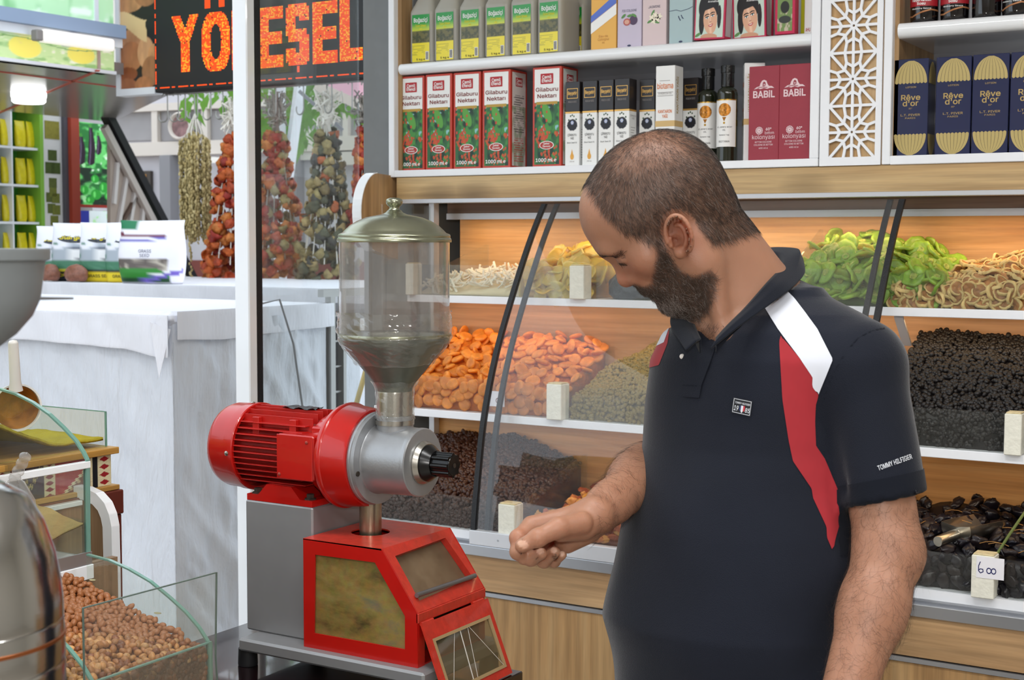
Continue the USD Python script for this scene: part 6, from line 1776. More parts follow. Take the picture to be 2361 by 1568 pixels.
def grains(n, box_, f, size, seed, elong=1.5, sub=1, layers=1, depth=0.0):
 """Many small pieces as one mesh."""
 rg = np.random.default_rng(seed)
 x0, x1, y0, y1 = box_
 base = [lump(size, size / elong, size / elong, k, 0.5, sub, 1.3) for k in range(4)]
 x, y = rg.uniform(x0, x1, n), rg.uniform(y0, y1, n)
 z = f(x, y) + rg.normal(0, size * 0.35, n) - rg.random(n) * depth
 vs, fs = [], []
 N = len(base[0][0])
 a = rg.normal(size=(n, 4))
 a /= np.linalg.norm(a, axis=1, keepdims=True)
 w_, qx, qy, qz = a.T
 Rm = np.stack([np.stack([1 - 2 * (qy * qy + qz * qz), 2 * (qx * qy - w_ * qz), 2 * (qx * qz + w_ * qy)], -1), np.stack([2 * (qx * qy + w_ * qz), 1 - 2 * (qx * qx + qz * qz), 2 * (qy * qz - w_ * qx)], -1), np.stack([2 * (qx * qz - w_ * qy), 2 * (qy * qz + w_ * qx), 1 - 2 * (qx * qx + qy * qy)], -1)], 1)
 k = rg.integers(4, size=n)
 B = np.stack([b[0] for b in base])[k] * rg.uniform(0.8, 1.25, n)[:, None, None]
 V = np.einsum('nij,nkj->nki', Rm, B) + np.stack([x, y, z], -1)[:, None]
 F = base[0][1][None] + (np.arange(n) * N)[:, None, None]
 return V.reshape(-1, 3), F.reshape(-1, 3)
def isl_mat(name, c0, c1, rough=0.45, sss=0.15):
 return usdkit.material(stage, '/World/Looks/' + name, {'g': ('geometry', {}), 'r': ('rgb_ramp', {'ramp': [(0, srgb(c0)), (1, srgb(c1))]}), 'p': ('principled_bsdf', {'roughness': rough, 'subsurface_weight': sss, 'subsurface_radius': (1, .5, .3), 'subsurface_scale': 0.004})},
                           [('g.random_per_island', 'r.fac'), ('r.color', 'p.base_color')], surface='p.BSDF')
def heap(name, lab, cat, box_, z0, f, n, size, mt, seed, elong=1.5, down=0.006, front_n=0):
 g = [mound(*box_, z0, f, down), grains(n, box_, f, size, seed, elong)]
 if front_n:
  x0, x1, y0, y1 = box_
  rg = np.random.default_rng(seed + 1)
  h = f(np.array([(x0 + x1) / 2]), np.array([y0]))[0]
  def ff(x, y):
   return rg.uniform(z0 + size * 0.6, h, len(x))
  g.append(grains(front_n, (x0, x1, y0 - size * 0.9, y0 - size * 0.4), ff, size, seed + 2, elong))
 return single(name, cat_(*g), mt, lab, cat, kind='stuff', smooth=True)
bxG = (-1.63, -1.16, Y2 + 0.03, YBL - 0.012)
fG = heap_fn(*bxG[:2], *bxG[2:], z2b, 0.055, 0.20, 0.62, 5, 0.02, 1.2)
heap('raisin_heap', 'heap of golden green raisins on the middle shelf behind the man\'s arm', 'raisins', bxG, z2b, fG, 3600, 0.0075, isl_mat('raisin_golden', '#86702e', '#b79a48'), 21, 1.6, 0.006, 500)
bxK = (-0.86, -0.30, Y2 + 0.03, YBL - 0.012)
fK = heap_fn(*bxK[:2], *bxK[2:], z2b, 0.07, 0.225, 0.12, 6, 0.012, 0.75)
heap('raisin_heap', 'heap of black raisins on the middle shelf behind the man\'s shoulder', 'raisins', bxK, z2b, fK, 5200, 0.0062, isl_mat('raisin_black', '#120d0c', '#33241d', 0.5), 22, 1.3, 0.005, 600)
bxB = (XC0 + 0.02, -1.735, Y3 + 0.03, YBL - 0.012)
fB = heap_fn(*bxB[:2], *bxB[2:], z3b, 0.05, 0.185, 0.35, 7, 0.02, 0.8)
heap('raisin_heap', 'heap of brown raisins in the bottom tray behind the grinder', 'raisins', bxB, z3b, fB, 3600, 0.0075, isl_mat('raisin_brown', '#3a1d12', '#7a4327', 0.4), 23, 1.5, 0.006, 600)
bxO = (-1.705, -1.22, Y3 + 0.03, YBL - 0.012)
fO = heap_fn(*bxO[:2], *bxO[2:], z3b, 0.035, 0.21, 0.85, 8, 0.03, 1.1)
M_OR = [fruit_mat('orange_%d' % k, c, 0.4) for k, c in enumerate(('#c96a2a', '#d88a3c', '#a94e20', '#c9852f'))]
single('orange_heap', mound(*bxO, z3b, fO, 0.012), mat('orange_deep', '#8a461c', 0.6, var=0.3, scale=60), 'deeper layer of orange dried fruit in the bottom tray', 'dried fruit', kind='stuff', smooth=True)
pieces('dried_orange_fruit', 'dried fruit', 'shrivelled orange dried fruit in the bottom tray behind the man\'s fist', 'orange dried fruit in the bottom tray', [[('fruit', lump(0.016, 0.009, 0.006, 30 + k, 1.1, 2, 2.2), M_OR[k % 4])] for k in range(8)], 150, bxO, fO, 0.019, 31, 0.8, 0.003, 1, 0.01, 0.8, 1.4)
wall_pieces('dried_orange_fruit', 'dried fruit', 'shrivelled orange dried fruit in the bottom tray behind the man\'s fist', 'orange dried fruit in the bottom tray', [[('fruit', lump(0.016, 0.009, 0.006, 40 + k, 1.1, 2, 2.2), M_OR[k % 4])] for k in range(4)], 50, -1.69, -1.24, Y3 + 0.022, z3b + 0.008, z3b + 0.05, 32, 0.5, 0.014)
bxP = (-1.845, -1.665, Y1 + 0.03, YBU - 0.03)
fP = heap_fn(*bxP[:2], *bxP[2:], z1b, 0.05, 0.125, 0.6, 9, 0.03, 0.7)
M_PIN = [fruit_mat('pineapple_%d' % k, c, 0.38, 0.12, 0.1, 0.4) for k, c in enumerate(('#e0b24a', '#d9a63c', '#e6c268'))]
def slice_mesh(r, th, seed, curl=0.25, hole=0.0, sub=7, ell=1.0):
 """A dried slice: an uneven disc, curled, a little thicker at the rim."""
 rings = []
 A = np.linspace(0, 2 * np.pi, 28, endpoint=False)
 rr = np.linspace(0.02 + hole, 1, sub)
 edge_ = 1 + 0.22 * (meshkit.fbm(np.stack([np.cos(A) * 1.6, np.sin(A) * 1.6, np.full_like(A, seed)], -1), 3, seed) - 0.5) * 2
 def zf(x, y):
  return curl * r * ((x / r) ** 2 * math.cos(seed) + (y / r) ** 2 * math.sin(seed * 1.7 + 0.5)) + 0.22 * r * (meshkit.noise(np.stack([x / r * 2.2, y / r * 2.2, np.full_like(x, seed)], -1), seed) - 0.5)
 top, bot = [], []
 for t in rr:
  x, y = r * t * np.cos(A) * edge_, r * t * np.sin(A) * edge_ * ell
  z = zf(x, y)
  k = th * (0.75 + 0.5 * t ** 4) * (1 if t < 0.999 else 0.55)
  top.append(np.stack([x, y, z + k / 2], -1))
  bot.append(np.stack([x, y, z - k / 2], -1))
 return loft(top + bot[::-1], caps=False) if hole else loft(top + bot[::-1], caps=True)
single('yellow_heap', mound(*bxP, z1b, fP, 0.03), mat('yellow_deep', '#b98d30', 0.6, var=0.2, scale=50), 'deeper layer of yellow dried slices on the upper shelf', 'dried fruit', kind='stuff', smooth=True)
pieces('dried_yellow_slice', 'dried slice', 'sugary yellow dried slice in the heap on the upper shelf', 'yellow dried slices on the upper shelf', [[('slice', slice_mesh(0.032, 0.006, 50 + k, 0.25), M_PIN[k % 3])] for k in range(6)], 26, bxP, fP, 0.03, 51, 0.45, 0.006, 2, 0.02, 0.75, 1.15)
wall_pieces('dried_yellow_slice', 'dried slice', 'sugary yellow dried slice in the heap on the upper shelf', 'yellow dried slices on the upper shelf', [[('slice', slice_mesh(0.03, 0.006, 55 + k, 0.2), M_PIN[k % 3])] for k in range(3)], 16, -1.83, -1.68, Y1 + 0.03, z1b + 0.012, z1b + 0.07, 52, 0.5, 0.026)
bxC = (-2.19, -1.87, Y1 + 0.03, YBU - 0.06)
fC = heap_fn(*bxC[:2], *bxC[2:], z1b, 0.022, 0.062, 0.6, 10, 0.02, 0.8)
M_COCO = mat('coconut', '#efe6cf', 0.6, var=0.05, sss=0.3)
single('coconut_heap', mound(*bxC, z1b, fC, 0.012), mat('coconut_deep', '#d9cba8', 0.7), 'deeper layer of white coconut strips on the upper shelf', 'coconut strips', kind='stuff', smooth=True)
def stick(L, w, t, seed):
 rg = np.random.default_rng(seed)
 v, f = vf(trimesh.creation.box((L, w, t)).subdivide())
 v = np.array(v)
 v[:, 2] += 0.10 * L * (v[:, 0] / L * 2) ** 2
 v[:, 1] *= 1 - 0.5 * np.clip(v[:, 0] / L, 0, 1)
 return v, f
pieces('coconut_strip', 'coconut strip', 'white coconut strip in the heap on the upper shelf beside the hopper jar', 'coconut strips on the upper shelf', [[('strip', stick(0.036, 0.006, 0.003, k), M_COCO)] for k in range(3)], 190, bxC, fC, 0.011, 61, 0.75, 0.003, 1, 0.01, 0.7, 1.3)
M_BAG = mat('dark_bag', '#3c4045', 0.5, var=0.35, scale=40, bump=0.6, bscale=30, bdist=0.01)
v, f = lump(0.11, 0.075, 0.062, 71, 0.5, 4, 1.5)
v[:, 2] = np.maximum(v[:, 2], -0.03)
single('dark_bag', xf((v, f), M4((-1.53, Y1 + 0.10, z1b + 0.031))), M_BAG, 'dark grey crumpled bag on the upper shelf in front of the man\'s face', 'bag', smooth=True)
bxW = (-1.125, -0.80, Y1 + 0.03, YBU - 0.03)
fW = heap_fn(*bxW[:2], *bxW[2:], z1b, 0.055, 0.15, 0.42, 12, 0.04, 0.9)
M_KIW = fruit_mat('kiwi_flesh', '#7c9c34', 0.4, 0.3, 0.2, 0.3)
M_KID = mat('kiwi_core', '#98a24a', 0.5, var=0.35, scale=260)
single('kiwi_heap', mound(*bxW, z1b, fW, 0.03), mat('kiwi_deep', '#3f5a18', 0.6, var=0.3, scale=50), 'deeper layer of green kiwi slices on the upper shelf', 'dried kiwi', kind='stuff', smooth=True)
def kiwi(seed):
 a = slice_mesh(0.027, 0.008, seed, 0.12)
 v, f = vf(slice_mesh(0.009, 0.0088, seed, 0.12))
 return [('slice', a, M_KIW), ('core', (v, f), M_KID)]
kl = 'green dried kiwi slice in the heap on the upper shelf behind the man\'s shoulder'
pieces('dried_kiwi_slice', 'dried kiwi', kl, 'kiwi slices on the upper shelf', [kiwi(80 + k) for k in range(5)], 60, bxW, fW, 0.028, 81, 0.5, 0.006, 2, 0.02, 0.8, 1.15)
wall_pieces('dried_kiwi_slice', 'dried kiwi', kl, 'kiwi slices on the upper shelf', [kiwi(86 + k) for k in range(2)], 24, -1.12, -0.80, Y1 + 0.03, z1b + 0.012, z1b + 0.075, 82, 0.45, 0.028)
bxF = (-0.90, -0.45, Y1 + 0.026, YBU - 0.05)
fF = heap_fn(*bxF[:2], *bxF[2:], z1b, 0.03, 0.115, 0.75, 13, 0.03, 0.9)
M_RIM = fruit_mat('slice_rim', '#cfae72', 0.55, 0.2, 0.15, 0.2)
M_COR = fruit_mat('slice_core', '#9c6a3c', 0.5, 0.35, 0.2, 0.1)
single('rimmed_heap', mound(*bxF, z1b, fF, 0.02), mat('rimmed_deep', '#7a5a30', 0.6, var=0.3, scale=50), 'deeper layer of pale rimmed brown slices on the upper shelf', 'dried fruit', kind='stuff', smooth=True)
def rimmed(seed):
 ring = slice_mesh(0.0185, 0.0062, seed, 0.12, 0.74, 5)
 core = slice_mesh(0.0152, 0.0050, seed, 0.12)
 return [('rim', ring, M_RIM), ('core', core, M_COR)]
fl = 'pale rimmed brown dried slice in the heap on the upper shelf at the right'
fl = 'pale rimmed brown dried slice in the heap next to the green kiwi slices'
pieces('dried_rimmed_slice', 'dried slice', fl, 'pale rimmed slices on the upper shelf', [rimmed(90 + k) for k in range(5)], 150, bxF, fF, 0.02, 91, 0.45, 0.006, 1, 0.012, 0.8, 1.2)
wall_pieces('dried_rimmed_slice', 'dried slice', fl, 'pale rimmed slices on the upper shelf', [rimmed(96 + k) for k in range(3)], 70, -0.89, -0.46, Y1 + 0.022, z1b + 0.008, z1b + 0.045, 92, 0.5, 0.015)
bxN = (-0.92, -0.35, Y3 + 0.03, YBL - 0.012)
fN = heap_fn(*bxN[:2], *bxN[2:], z3b, 0.07, 0.125, 0.3, 14, 0.03, 0.5)
M_DRK = [mat('dark_fruit_%d' % k, c, 0.32, var=0.3, scale=80, bump=0.4) for k, c in enumerate(('#17131a', '#221a1c', '#121018'))]
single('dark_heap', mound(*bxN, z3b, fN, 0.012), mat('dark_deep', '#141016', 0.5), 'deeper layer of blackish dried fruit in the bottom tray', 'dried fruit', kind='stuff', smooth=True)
dl = 'blackish shrivelled dried fruit in the bottom tray around the metal scoop'
pieces('dried_dark_fruit', 'dried fruit', dl, 'blackish dried fruit in the bottom tray', [[('fruit', lump(0.017, 0.012, 0.008, 100 + k, 1.0, 2, 2.0), M_DRK[k % 3])] for k in range(6)], 170, bxN, fN, 0.02, 101, 0.7, 0.003, 1, 0.01, 0.8, 1.3)
wall_pieces('dried_dark_fruit', 'dried fruit', dl, 'blackish dried fruit in the bottom tray', [[('fruit', lump(0.017, 0.012, 0.008, 110 + k, 1.0, 2, 2.0), M_DRK[k % 3])] for k in range(3)], 60, -0.90, -0.36, Y3 + 0.022, z3b + 0.01, z3b + 0.068, 102, 0.5, 0.019)
M_STALK = mat('stalk_tan', '#a5793f', 0.6)
rg = np.random.default_rng(6)
sk = None
for k in range(22):
 x, y = rg.uniform(-0.85, -0.5), rg.uniform(Y3 + 0.03, Y3 + 0.25)
 m = M4((x, y, float(fN(x, y)) + 0.012), rz=rg.uniform(0, 180), rx=rg.uniform(-25, 25))
 if sk is None:
  sk = thing('dry_stalk', 'thin tan stalk lying among the blackish dried fruit', 'stalk', m, 'tan stalks among the dark fruit')
  part(sk, 'stalk', tube([(-0.02, 0, 0), (-0.006, 0.004, 0.002), (0.008, 0.001, 0.003), (0.02, -0.005, 0.001)], 0.0008, 5), M_STALK)
 else:
  dup(sk, m, 'thin tan stalk lying among the blackish dried fruit', 'tan stalks among the dark fruit')
SC = mat('scoop_steel', '#b9b3a6', 0.22, 0.95)
q0 = onY(2196, 1268, Y3 + 0.05)
m = M4(q0 + (0.0, 0.02, 0.016), rz=66, ry=-8)
t = thing('scoop', 'steel scoop lying on the blackish dried fruit in the bottom tray', 'scoop', m)
part(t, 'handle', lathe([(0, 0), (0.0105, 0), (0.0115, 0.003), (0.0115, 0.058), (0.009, 0.062), (0, 0.062)], 20, M4((-0.055, 0, 0.012)) @ AX_X), SC, 40)
rings = []
for s in np.linspace(0, 1, 12):
 a = np.linspace(-math.pi * (0.58 - 0.15 * s), math.pi * (0.58 - 0.15 * s), 20)
 R0 = 0.040 * (0.92 + 0.12 * s)
 rings.append(np.stack([np.full_like(a, 0.006 + 0.105 * s) + 0.02 * s * np.cos(a), R0 * np.sin(a), R0 - R0 * np.cos(a) - 0.012], -1))
sc_m = thicken(grid_mesh(np.array(rings)), 0.0012)
part(t, 'bowl', sc_m, SC, 40)
ba = np.linspace(-math.pi * 0.58, math.pi * 0.58, 20)
part(t, 'back_plate', xf(thicken((np.vstack([[[0.006, 0, 0.028]], np.stack([np.full_like(ba, 0.006), 0.0368 * np.sin(ba), 0.0368 - 0.0368 * np.cos(ba) - 0.012], -1)]), np.array([[0, k, k + 1] for k in range(1, 20)])), 0.0012), np.eye(4)), SC, 40)
a, b = onY(2292, 1288, Y3 + 0.03), onY(2364, 1180, Y3 + 0.12)
single('green_stick', tube([a, (a + b) / 2 + (0, 0, 0.002), b], 0.003, 8), mat('stick_green', '#5c6a34', 0.5), 'thin green stick leaning beside the block marked 600', 'stick')
# ================================================================ red coffee grinder on its dark table
MY0, MY1, MYA, MZA = 1.86, 2.0658, 1.963, 1.1755   # front and back of the red box, motor axis
TZ = 0.800                                         # table top
M_RED = mat('enamel_red', '#b8150f', 0.28, coat=0.4, var=0.05, scale=14)
M_REDW = mat('enamel_worn', '#c23122', 0.38, coat=0.2, var=0.16, scale=60, bump=0.15, bscale=160)
M_SILV = mat('silver_paint', '#9a9b9d', 0.42, 0.45, var=0.04, scale=10)
M_CAST = mat('cast_silver', '#a3a5a8', 0.36, 0.6, var=0.05, scale=25, bump=0.08, bscale=300)
M_NICK = mat('nickel_lid', '#9a9c86', 0.26, 0.9, var=0.1, scale=12, bump=0.06, bscale=30)
M_STEEL = mat('steel_bright', '#b9b6ae', 0.25, 0.95, var=0.08, scale=30)
M_KNOB = mat('knob_black', '#0b0b0c', 0.25)
M_RUB = mat('rubber_black', '#17171a', 0.6)
M_BOLT = mat('bolt_dark', '#4d4640', 0.45, 0.7)
tb = thing('machine_table', 'dark glossy table that carries the red grinder', 'table', M4((-1.6, 1.96, 0)))
tl, tr = onZ(487, 1503, TZ), -1.236
part(tb, 'table_top', bx(-1.86 + 1.6, tr + 1.6, 1.70 - 1.96, 2.09 - 1.96, TZ - 0.03, TZ, 0.002), mat('table_dark', '#17090c', 0.12, coat=0.6), label='dark wine coloured glossy top')
for a in (-1.84, -1.27):
 for b in (1.72, 2.07):
  part(tb, 'leg', bx(a - 0.015 + 1.6, a + 0.015 + 1.6, b - 0.015 - 1.96, b + 0.015 - 1.96, 0, TZ - 0.0301), M_RUB)
gr = thing('coffee_grinder', 'red and silver coffee grinder with a glass hopper and a red powder box', 'coffee grinder', M4((-1.5, MYA, TZ)))
G0 = M4((1.5, -MYA, -TZ))
gp = lambda n, m, mt, sm_=35, label=None, kind=None, par=None: part(par or gr, n, xf(m, G0), mt, sm_, label, kind)
gp('base_plate', bx(-1.672, -1.275, 1.84, 2.085, 0.8317, 0.8545, 0.004), M_SILV, label='silver painted base plate')
for a in (-1.683, -1.30):
 for b in (1.865, 2.06):
  gp('foot', lathe([(0, TZ + 0.0004), (0.017, TZ + 0.0004), (0.0175, TZ + 0.003), (0.0165, 0.831), (0, 0.831)], 28, M4((a + 0.012, b, 0))), M_RUB, label='black rubber foot')
gp('column', bx(-1.6965, -1.5432, 1.89, 2.045, 0.8546, 1.0905, 0.003), M_SILV, label='silver painted steel column')
A_, B_, C_, D_, E_ = (-1.539, 1.0425), (-1.3733, 1.0438), (-1.301, 0.9455), (-1.300, 0.8546), (-1.539, 0.8546)
side = Polygon([A_, B_, C_, D_, E_])
win = Polygon([tuple(onY(x, y, MY0)[[0, 2]]) for x, y in ((726, 1279), (864, 1297), (933.6, 1421), (933.6, 1497.5), (724, 1460))])
mXZ = np.array([[1, 0, 0, 0], [0, 0, -1, 0], [0, 1, 0, 0], [0, 0, 0, 1.0]])      # (x, z) -> plane y = const, extruded to -y
bxp = gp('powder_box', xf(prism(side.difference(win), 0.003), M4((0, MY0 + 0.003, 0)) @ mXZ), M_RED, False, label='red enamelled powder box')
bp = bxp
gp('far_side', xf(prism(side, 0.003), M4((0, MY1, 0)) @ mXZ), M_RED, False, par=bp)
gp('end_wall', bx(-1.539, -1.536, MY0 + 0.003, MY1 - 0.003, 0.8546, 1.0425), M_RED, par=bp)
hole = Point(-1.4725, MYA).buffer(0.034, 24)
gp('top_plate', xf(prism(sbox(-1.539, MY0, -1.3733, MY1).difference(hole), 0.0025), M4((0, 0, 1.0412))), M_REDW, False, par=bp)
gp('floor_plate', bx(-1.536, -1.302, MY0 + 0.003, MY1 - 0.003, 0.8546, 0.857), M_RED, par=bp)
e2 = np.array([C_[0] - B_[0], 0, C_[1] - B_[1]])
Ls = np.linalg.norm(e2)
e2 /= Ls
n_ = np.array([-e2[2], 0, e2[0]])
o3 = np.array([B_[0], MY0, B_[1]])
def slope_uv(x, y):
 v = ray(x, y)
 t = ((o3 - EYE) @ n_) / (v @ n_)
 p = EYE + v * t - o3
 return p[1], p @ e2
mS = np.eye(4)
mS[:3, 0], mS[:3, 1], mS[:3, 2], mS[:3, 3] = (0, 1, 0), -e2, n_, o3       # u along y, v up the slope
if np.linalg.det(mS[:3, :3]) < 0:
 n_ = -n_
 mS[:3, 2] = n_
sw = [slope_uv(*q) for q in ((911, 1282), (1027, 1240), (1090, 1331), (967, 1385))]
sw = Polygon([(u, -v) for u, v in sw])
wy = MY1 - MY0
sl = sbox(0.0032, -Ls, wy - 0.0032, 0)
out_ = 1 if n_[0] > 0 else -1
gp('slanting_frame', xf(prism(sl.difference(sw), 0.012), mS @ M4((0, 0, -0.012 if out_ > 0 else 0))), M_REDW, False, par=bp, label='worn red frame of the slanting window')
M_DUST = usdkit.material(stage, '/World/Looks/dusty_pane', {'tc': ('texture_coordinate', {}), 'n': ('noise_texture', {'scale': 30.0, 'detail': 5.0}), 'r': ('map_range', {'from_min': 0.3, 'from_max': 0.75, 'to_min': 0.45, 'to_max': 0.75, 'clamp': True}), 't': ('transparent_bsdf', {'color': (0.85, 0.8, 0.72)}), 'p': ('principled_bsdf', {'base_color': srgb('#8d775d'), 'roughness': 0.35, 'specular_ior_level': 0.5}), 'm': ('mix_closure', {})},
                         [('tc.object', 'n.vector'), ('n.fac', 'r.value'), ('r.result', 'm.fac'), ('t.BSDF', 'm.closure1'), ('p.BSDF', 'm.closure2')], surface='m.closure')
gp('slanting_pane', xf(prism(sw.buffer(0.006), 0.002), mS @ M4((0, 0, -0.0145))), M_DUST, False, par=bp, label='dusty window of the slanting front')
M_GRIME = usdkit.material(stage, '/World/Looks/grimy_pane', {'tc': ('texture_coordinate', {}), 'mp': ('mapping', {'scale': (7, 7, 16), 'rotation': (0, 0.5, 0)}), 'n': ('noise_texture', {'scale': 1.0, 'detail': 6.0, 'roughness': 0.66, 'distortion': 0.3}), 'n2': ('noise_texture', {'scale': 70.0, 'detail': 4.0}),
                                                          'r': ('rgb_ramp', {'ramp': [(0.28, srgb('#3a2d1c')), (0.42, srgb('#7a6635')), (0.55, srgb('#8f7a44')), (0.68, srgb('#6f6a55')), (0.8, srgb('#8b8773'))]}), 'mx': ('mix', {'mix_type': 'overlay', 'fac': 0.35}), 'p': ('principled_bsdf', {'roughness': 0.4, 'coat_weight': 0.35})},
                          [('tc.object', 'mp.vector'), ('tc.object', 'n2.vector'), ('mp.vector', 'n.vector'), ('n.fac', 'r.fac'), ('r.color', 'mx.color1'), ('n2.color', 'mx.color2'), ('mx.color', 'p.base_color')], surface='p.BSDF')
gp('side_pane', xf(prism(win.buffer(0.006), 0.0015), M4((0, MY0 + 0.0065, 0)) @ mXZ), M_GRIME, False, par=bp, label='side window caked with brown powder')
r0_, r1_ = onX(956, 1374, -1.31), onX(1090, 1331, -1.305)
ua, ub = slope_uv(955, 1377), slope_uv(1090, 1331)
bar = [xf((np.array([[u, -v, 0.006]]), np.zeros((0, 3), int)), mS)[0][0] for u, v in (ua, ub)]
gp('handle_bar', tube([bar[0], bar[1]], 0.0042, 12), mat('bar_grey', '#7d8084', 0.3, 0.7), par=bp, label='grey rod along the lower edge of the slanting window')
gp('front_lip', bx(-1.3035, -1.2985, MY0, MY1, 0.9285, 0.9450, 0.001), M_REDW, par=bp)
gp('front_wall', bx(-1.303, -1.300, MY0 + 0.003, MY0 + 0.02, 0.8546, 0.928), M_RED, par=bp)
gp('front_wall', bx(-1.303, -1.300, MY1 - 0.02, MY1 - 0.003, 0.8546, 0.928), M_RED, par=bp)
gp('inner_dark', bx(-1.345, -1.343, MY0 + 0.012, MY1 - 0.012, 0.858, 0.93), mat('box_inside', '#3b2a1c', 0.7), par=bp)
f0, f1 = np.array([-1.2965, 0.9265]), np.array([-1.2455, 0.8015])
fd = (f1 - f0) / np.linalg.norm(f1 - f0)
Lf_ = np.linalg.norm(f1 - f0)
mF = np.eye(4)
mF[:3, 0], mF[:3, 1], mF[:3, 2], mF[:3, 3] = (0, 1, 0), (-fd[0], 0, -fd[1]), (-fd[1] * 1.0, 0, fd[0]), (f0[0], MY0, f0[1])
if np.linalg.det(mF[:3, :3]) < 0:
 mF[:3, 2] *= -1
FO = mF[:3, 2] @ np.array([1, 0, 0])
outer = sbox(0.002, -Lf_, wy - 0.002, 0)
inner = sbox(0.020, -Lf_ + 0.018, wy - 0.018, -0.032)
so = 1.0 if FO > 0 else -1.0
fl_ = gp('flap', xf(prism(outer.difference(inner), 0.004), mF @ M4((0, 0, 0.0))), M_REDW, False, label='red hinged flap with a cracked pane')
gp('flap_rim', xf(prism(inner.buffer(0.004, join_style=2).difference(inner.buffer(-0.0012, join_style=2)), 0.0055), mF), mat('rim_beige', '#a98e66', 0.7), False, par=fl_, label='beige glue line round the pane')
gp('flap_pane', xf(prism(inner, 0.0015), mF @ M4((0, 0, 0.001))), pane_mat('flap_glass', (0.86, 0.84, 0.78), 0.03, 1.5, 0.22, srgb('#8e8467')), False, par=fl_)
ix0, iy0, ix1, iy1 = inner.bounds
cracks = shapely.union_all([LineString([(ix0 + (ix1 - ix0) * a, iy1), (ix0 + (ix1 - ix0) * b, iy0)]).buffer(w_) for a, b, w_ in ((0.46, 0.42, 0.0012), (0.36, 0.06, 0.0004), (0.60, 0.50, 0.0005), (0.62, 1.0, 0.0004))])
gp('crack', xf(prism(cracks.intersection(inner), 0.0005), mF @ M4((0, 0, 0.003))), mat('crack_white', '#dad6cf', 0.4), False, par=fl_, kind='stuff')
for yy in (MY0 + 0.016, MY1 - 0.035):
 gp('hinge', tube([(-1.2965, yy - 0.012, 0.9275), (-1.2965, yy + 0.022, 0.9275)], 0.0032, 10), M_REDW)
gp('outlet_pipe', lathe([(0.019, 1.02), (0.0195, 1.02), (0.0195, 1.12), (0, 1.12)], 32, M4((-1.4725, MYA, 0))), mat('pipe_brassy', '#a99c86', 0.28, 0.9, var=0.1, scale=40), label='worn brassy outlet pipe')
Lx = lambda pr, n=56: lathe([(r, x) for x, r in pr], n, M4((0, MYA, MZA)) @ AX_X)
fan = gp('fan_cover', Lx([(-1.797, 0.0), (-1.7965, 0.05), (-1.793, 0.066), (-1.785, 0.0745), (-1.775, 0.0775), (-1.745, 0.0785), (-1.742, 0.0800), (-1.724, 0.0805), (-1.722, 0.0790), (-1.722, 0.073), (-1.74, 0.07), (-1.74, 0.0)]), M_RED, label='rounded red fan cover')
for t in (0.05, math.pi * 0.5, math.pi):
 sp = lathe([(0, 0.0), (0.004, 0), (0.0045, 0.0015), (0.002, 0.003), (0, 0.003)], 12)
 ang = -math.pi / 2 + t - 0.1
 cpos = np.array([-1.733, MYA + 0.0798 * math.sin(ang), MZA + 0.0798 * math.cos(ang)])
 mm = rot_to(cpos - np.array([-1.733, MYA, MZA]), 0)
 mm[:3, 3] = cpos
 gp('screw', xf(sp, mm), M_STEEL, par=fan)
gp('motor_body', Lx([(-1.739, 0.0), (-1.739, 0.062), (-1.56, 0.062), (-1.56, 0.0)]), mat('enamel_dusty', '#8e1b16', 0.55, var=0.2, scale=50), label='dusty red motor body')
M_FIN = mat('enamel_fin', '#b31a14', 0.38, var=0.12, scale=40)
for k in range(11):                                # fins on both sides
 dz = -0.052 + k * 0.0104
 yo = math.sqrt(max(0.0765 ** 2 - dz ** 2, 0.0012))
 for s in (-1, 1):
  ya_, yb_ = sorted((MYA + s * 0.03, MYA + s * yo))
  if s < 0 and abs(dz + 0.002) < 0.06:
   gp('cooling_fin', bx(-1.737, -1.572, ya_, yb_, MZA + dz - 0.0011, MZA + dz + 0.0011, 0.0004), M_FIN, False)
  elif s > 0:
   gp('cooling_fin', bx(-1.737, -1.572, ya_, yb_, MZA + dz - 0.0011, MZA + dz + 0.0011), M_FIN, False)
for k in range(7):                                 # fins on top
 dy = -0.042 + k * 0.014
 zo = math.sqrt(0.0775 ** 2 - dy ** 2)
 gp('cooling_fin', bx(-1.734, -1.565, MYA + dy - 0.0012, MYA + dy + 0.0012, MZA + 0.03, MZA + zo, 0.0004), M_FIN, False)
gp('rim_block', bx(-1.695, -1.68, MYA - 0.054, MYA - 0.044, MZA + 0.03, MZA + 0.062, 0.001), M_FIN)
gp('rim_block', bx(-1.61, -1.595, MYA - 0.054, MYA - 0.044, MZA + 0.03, MZA + 0.062, 0.001), M_FIN)
tx0, tx1 = onY(639, 1050, 1.877)[0], onY(722, 1060, 1.877)[0]
tz0, tz1 = onY(690, 1108, 1.877)[2], onY(690, 1004, 1.877)[2]
tbx = gp('terminal_box', bx(tx0, tx1, 1.877, 1.93, tz0, tz1, 0.003), M_RED, label='flat red terminal box')
gp('box_lid', bx(tx0 + 0.0005, tx1 - 0.0005, 1.8745, 1.8768, tz0 + 0.0005, tz1 - 0.0005, 0.001), M_RED, par=tbx)
for x, z in ((tx0 + 0.007, tz0 + 0.008), (tx1 - 0.012, tz1 - 0.011)):
 gp('screw', lathe([(0, 0), (0.003, 0), (0.003, 0.0012), (0.0015, 0.002), (0, 0.002)], 12, M4((x, 1.8745, z)) @ np.array([[1, 0, 0, 0], [0, 0, -1, 0], [0, 1, 0, 0], [0, 0, 0, 1.0]])), mat('screw_red', '#a3453c', 0.4, 0.3) if x < -1.6 else '/World/Looks/screw_red', par=tbx)
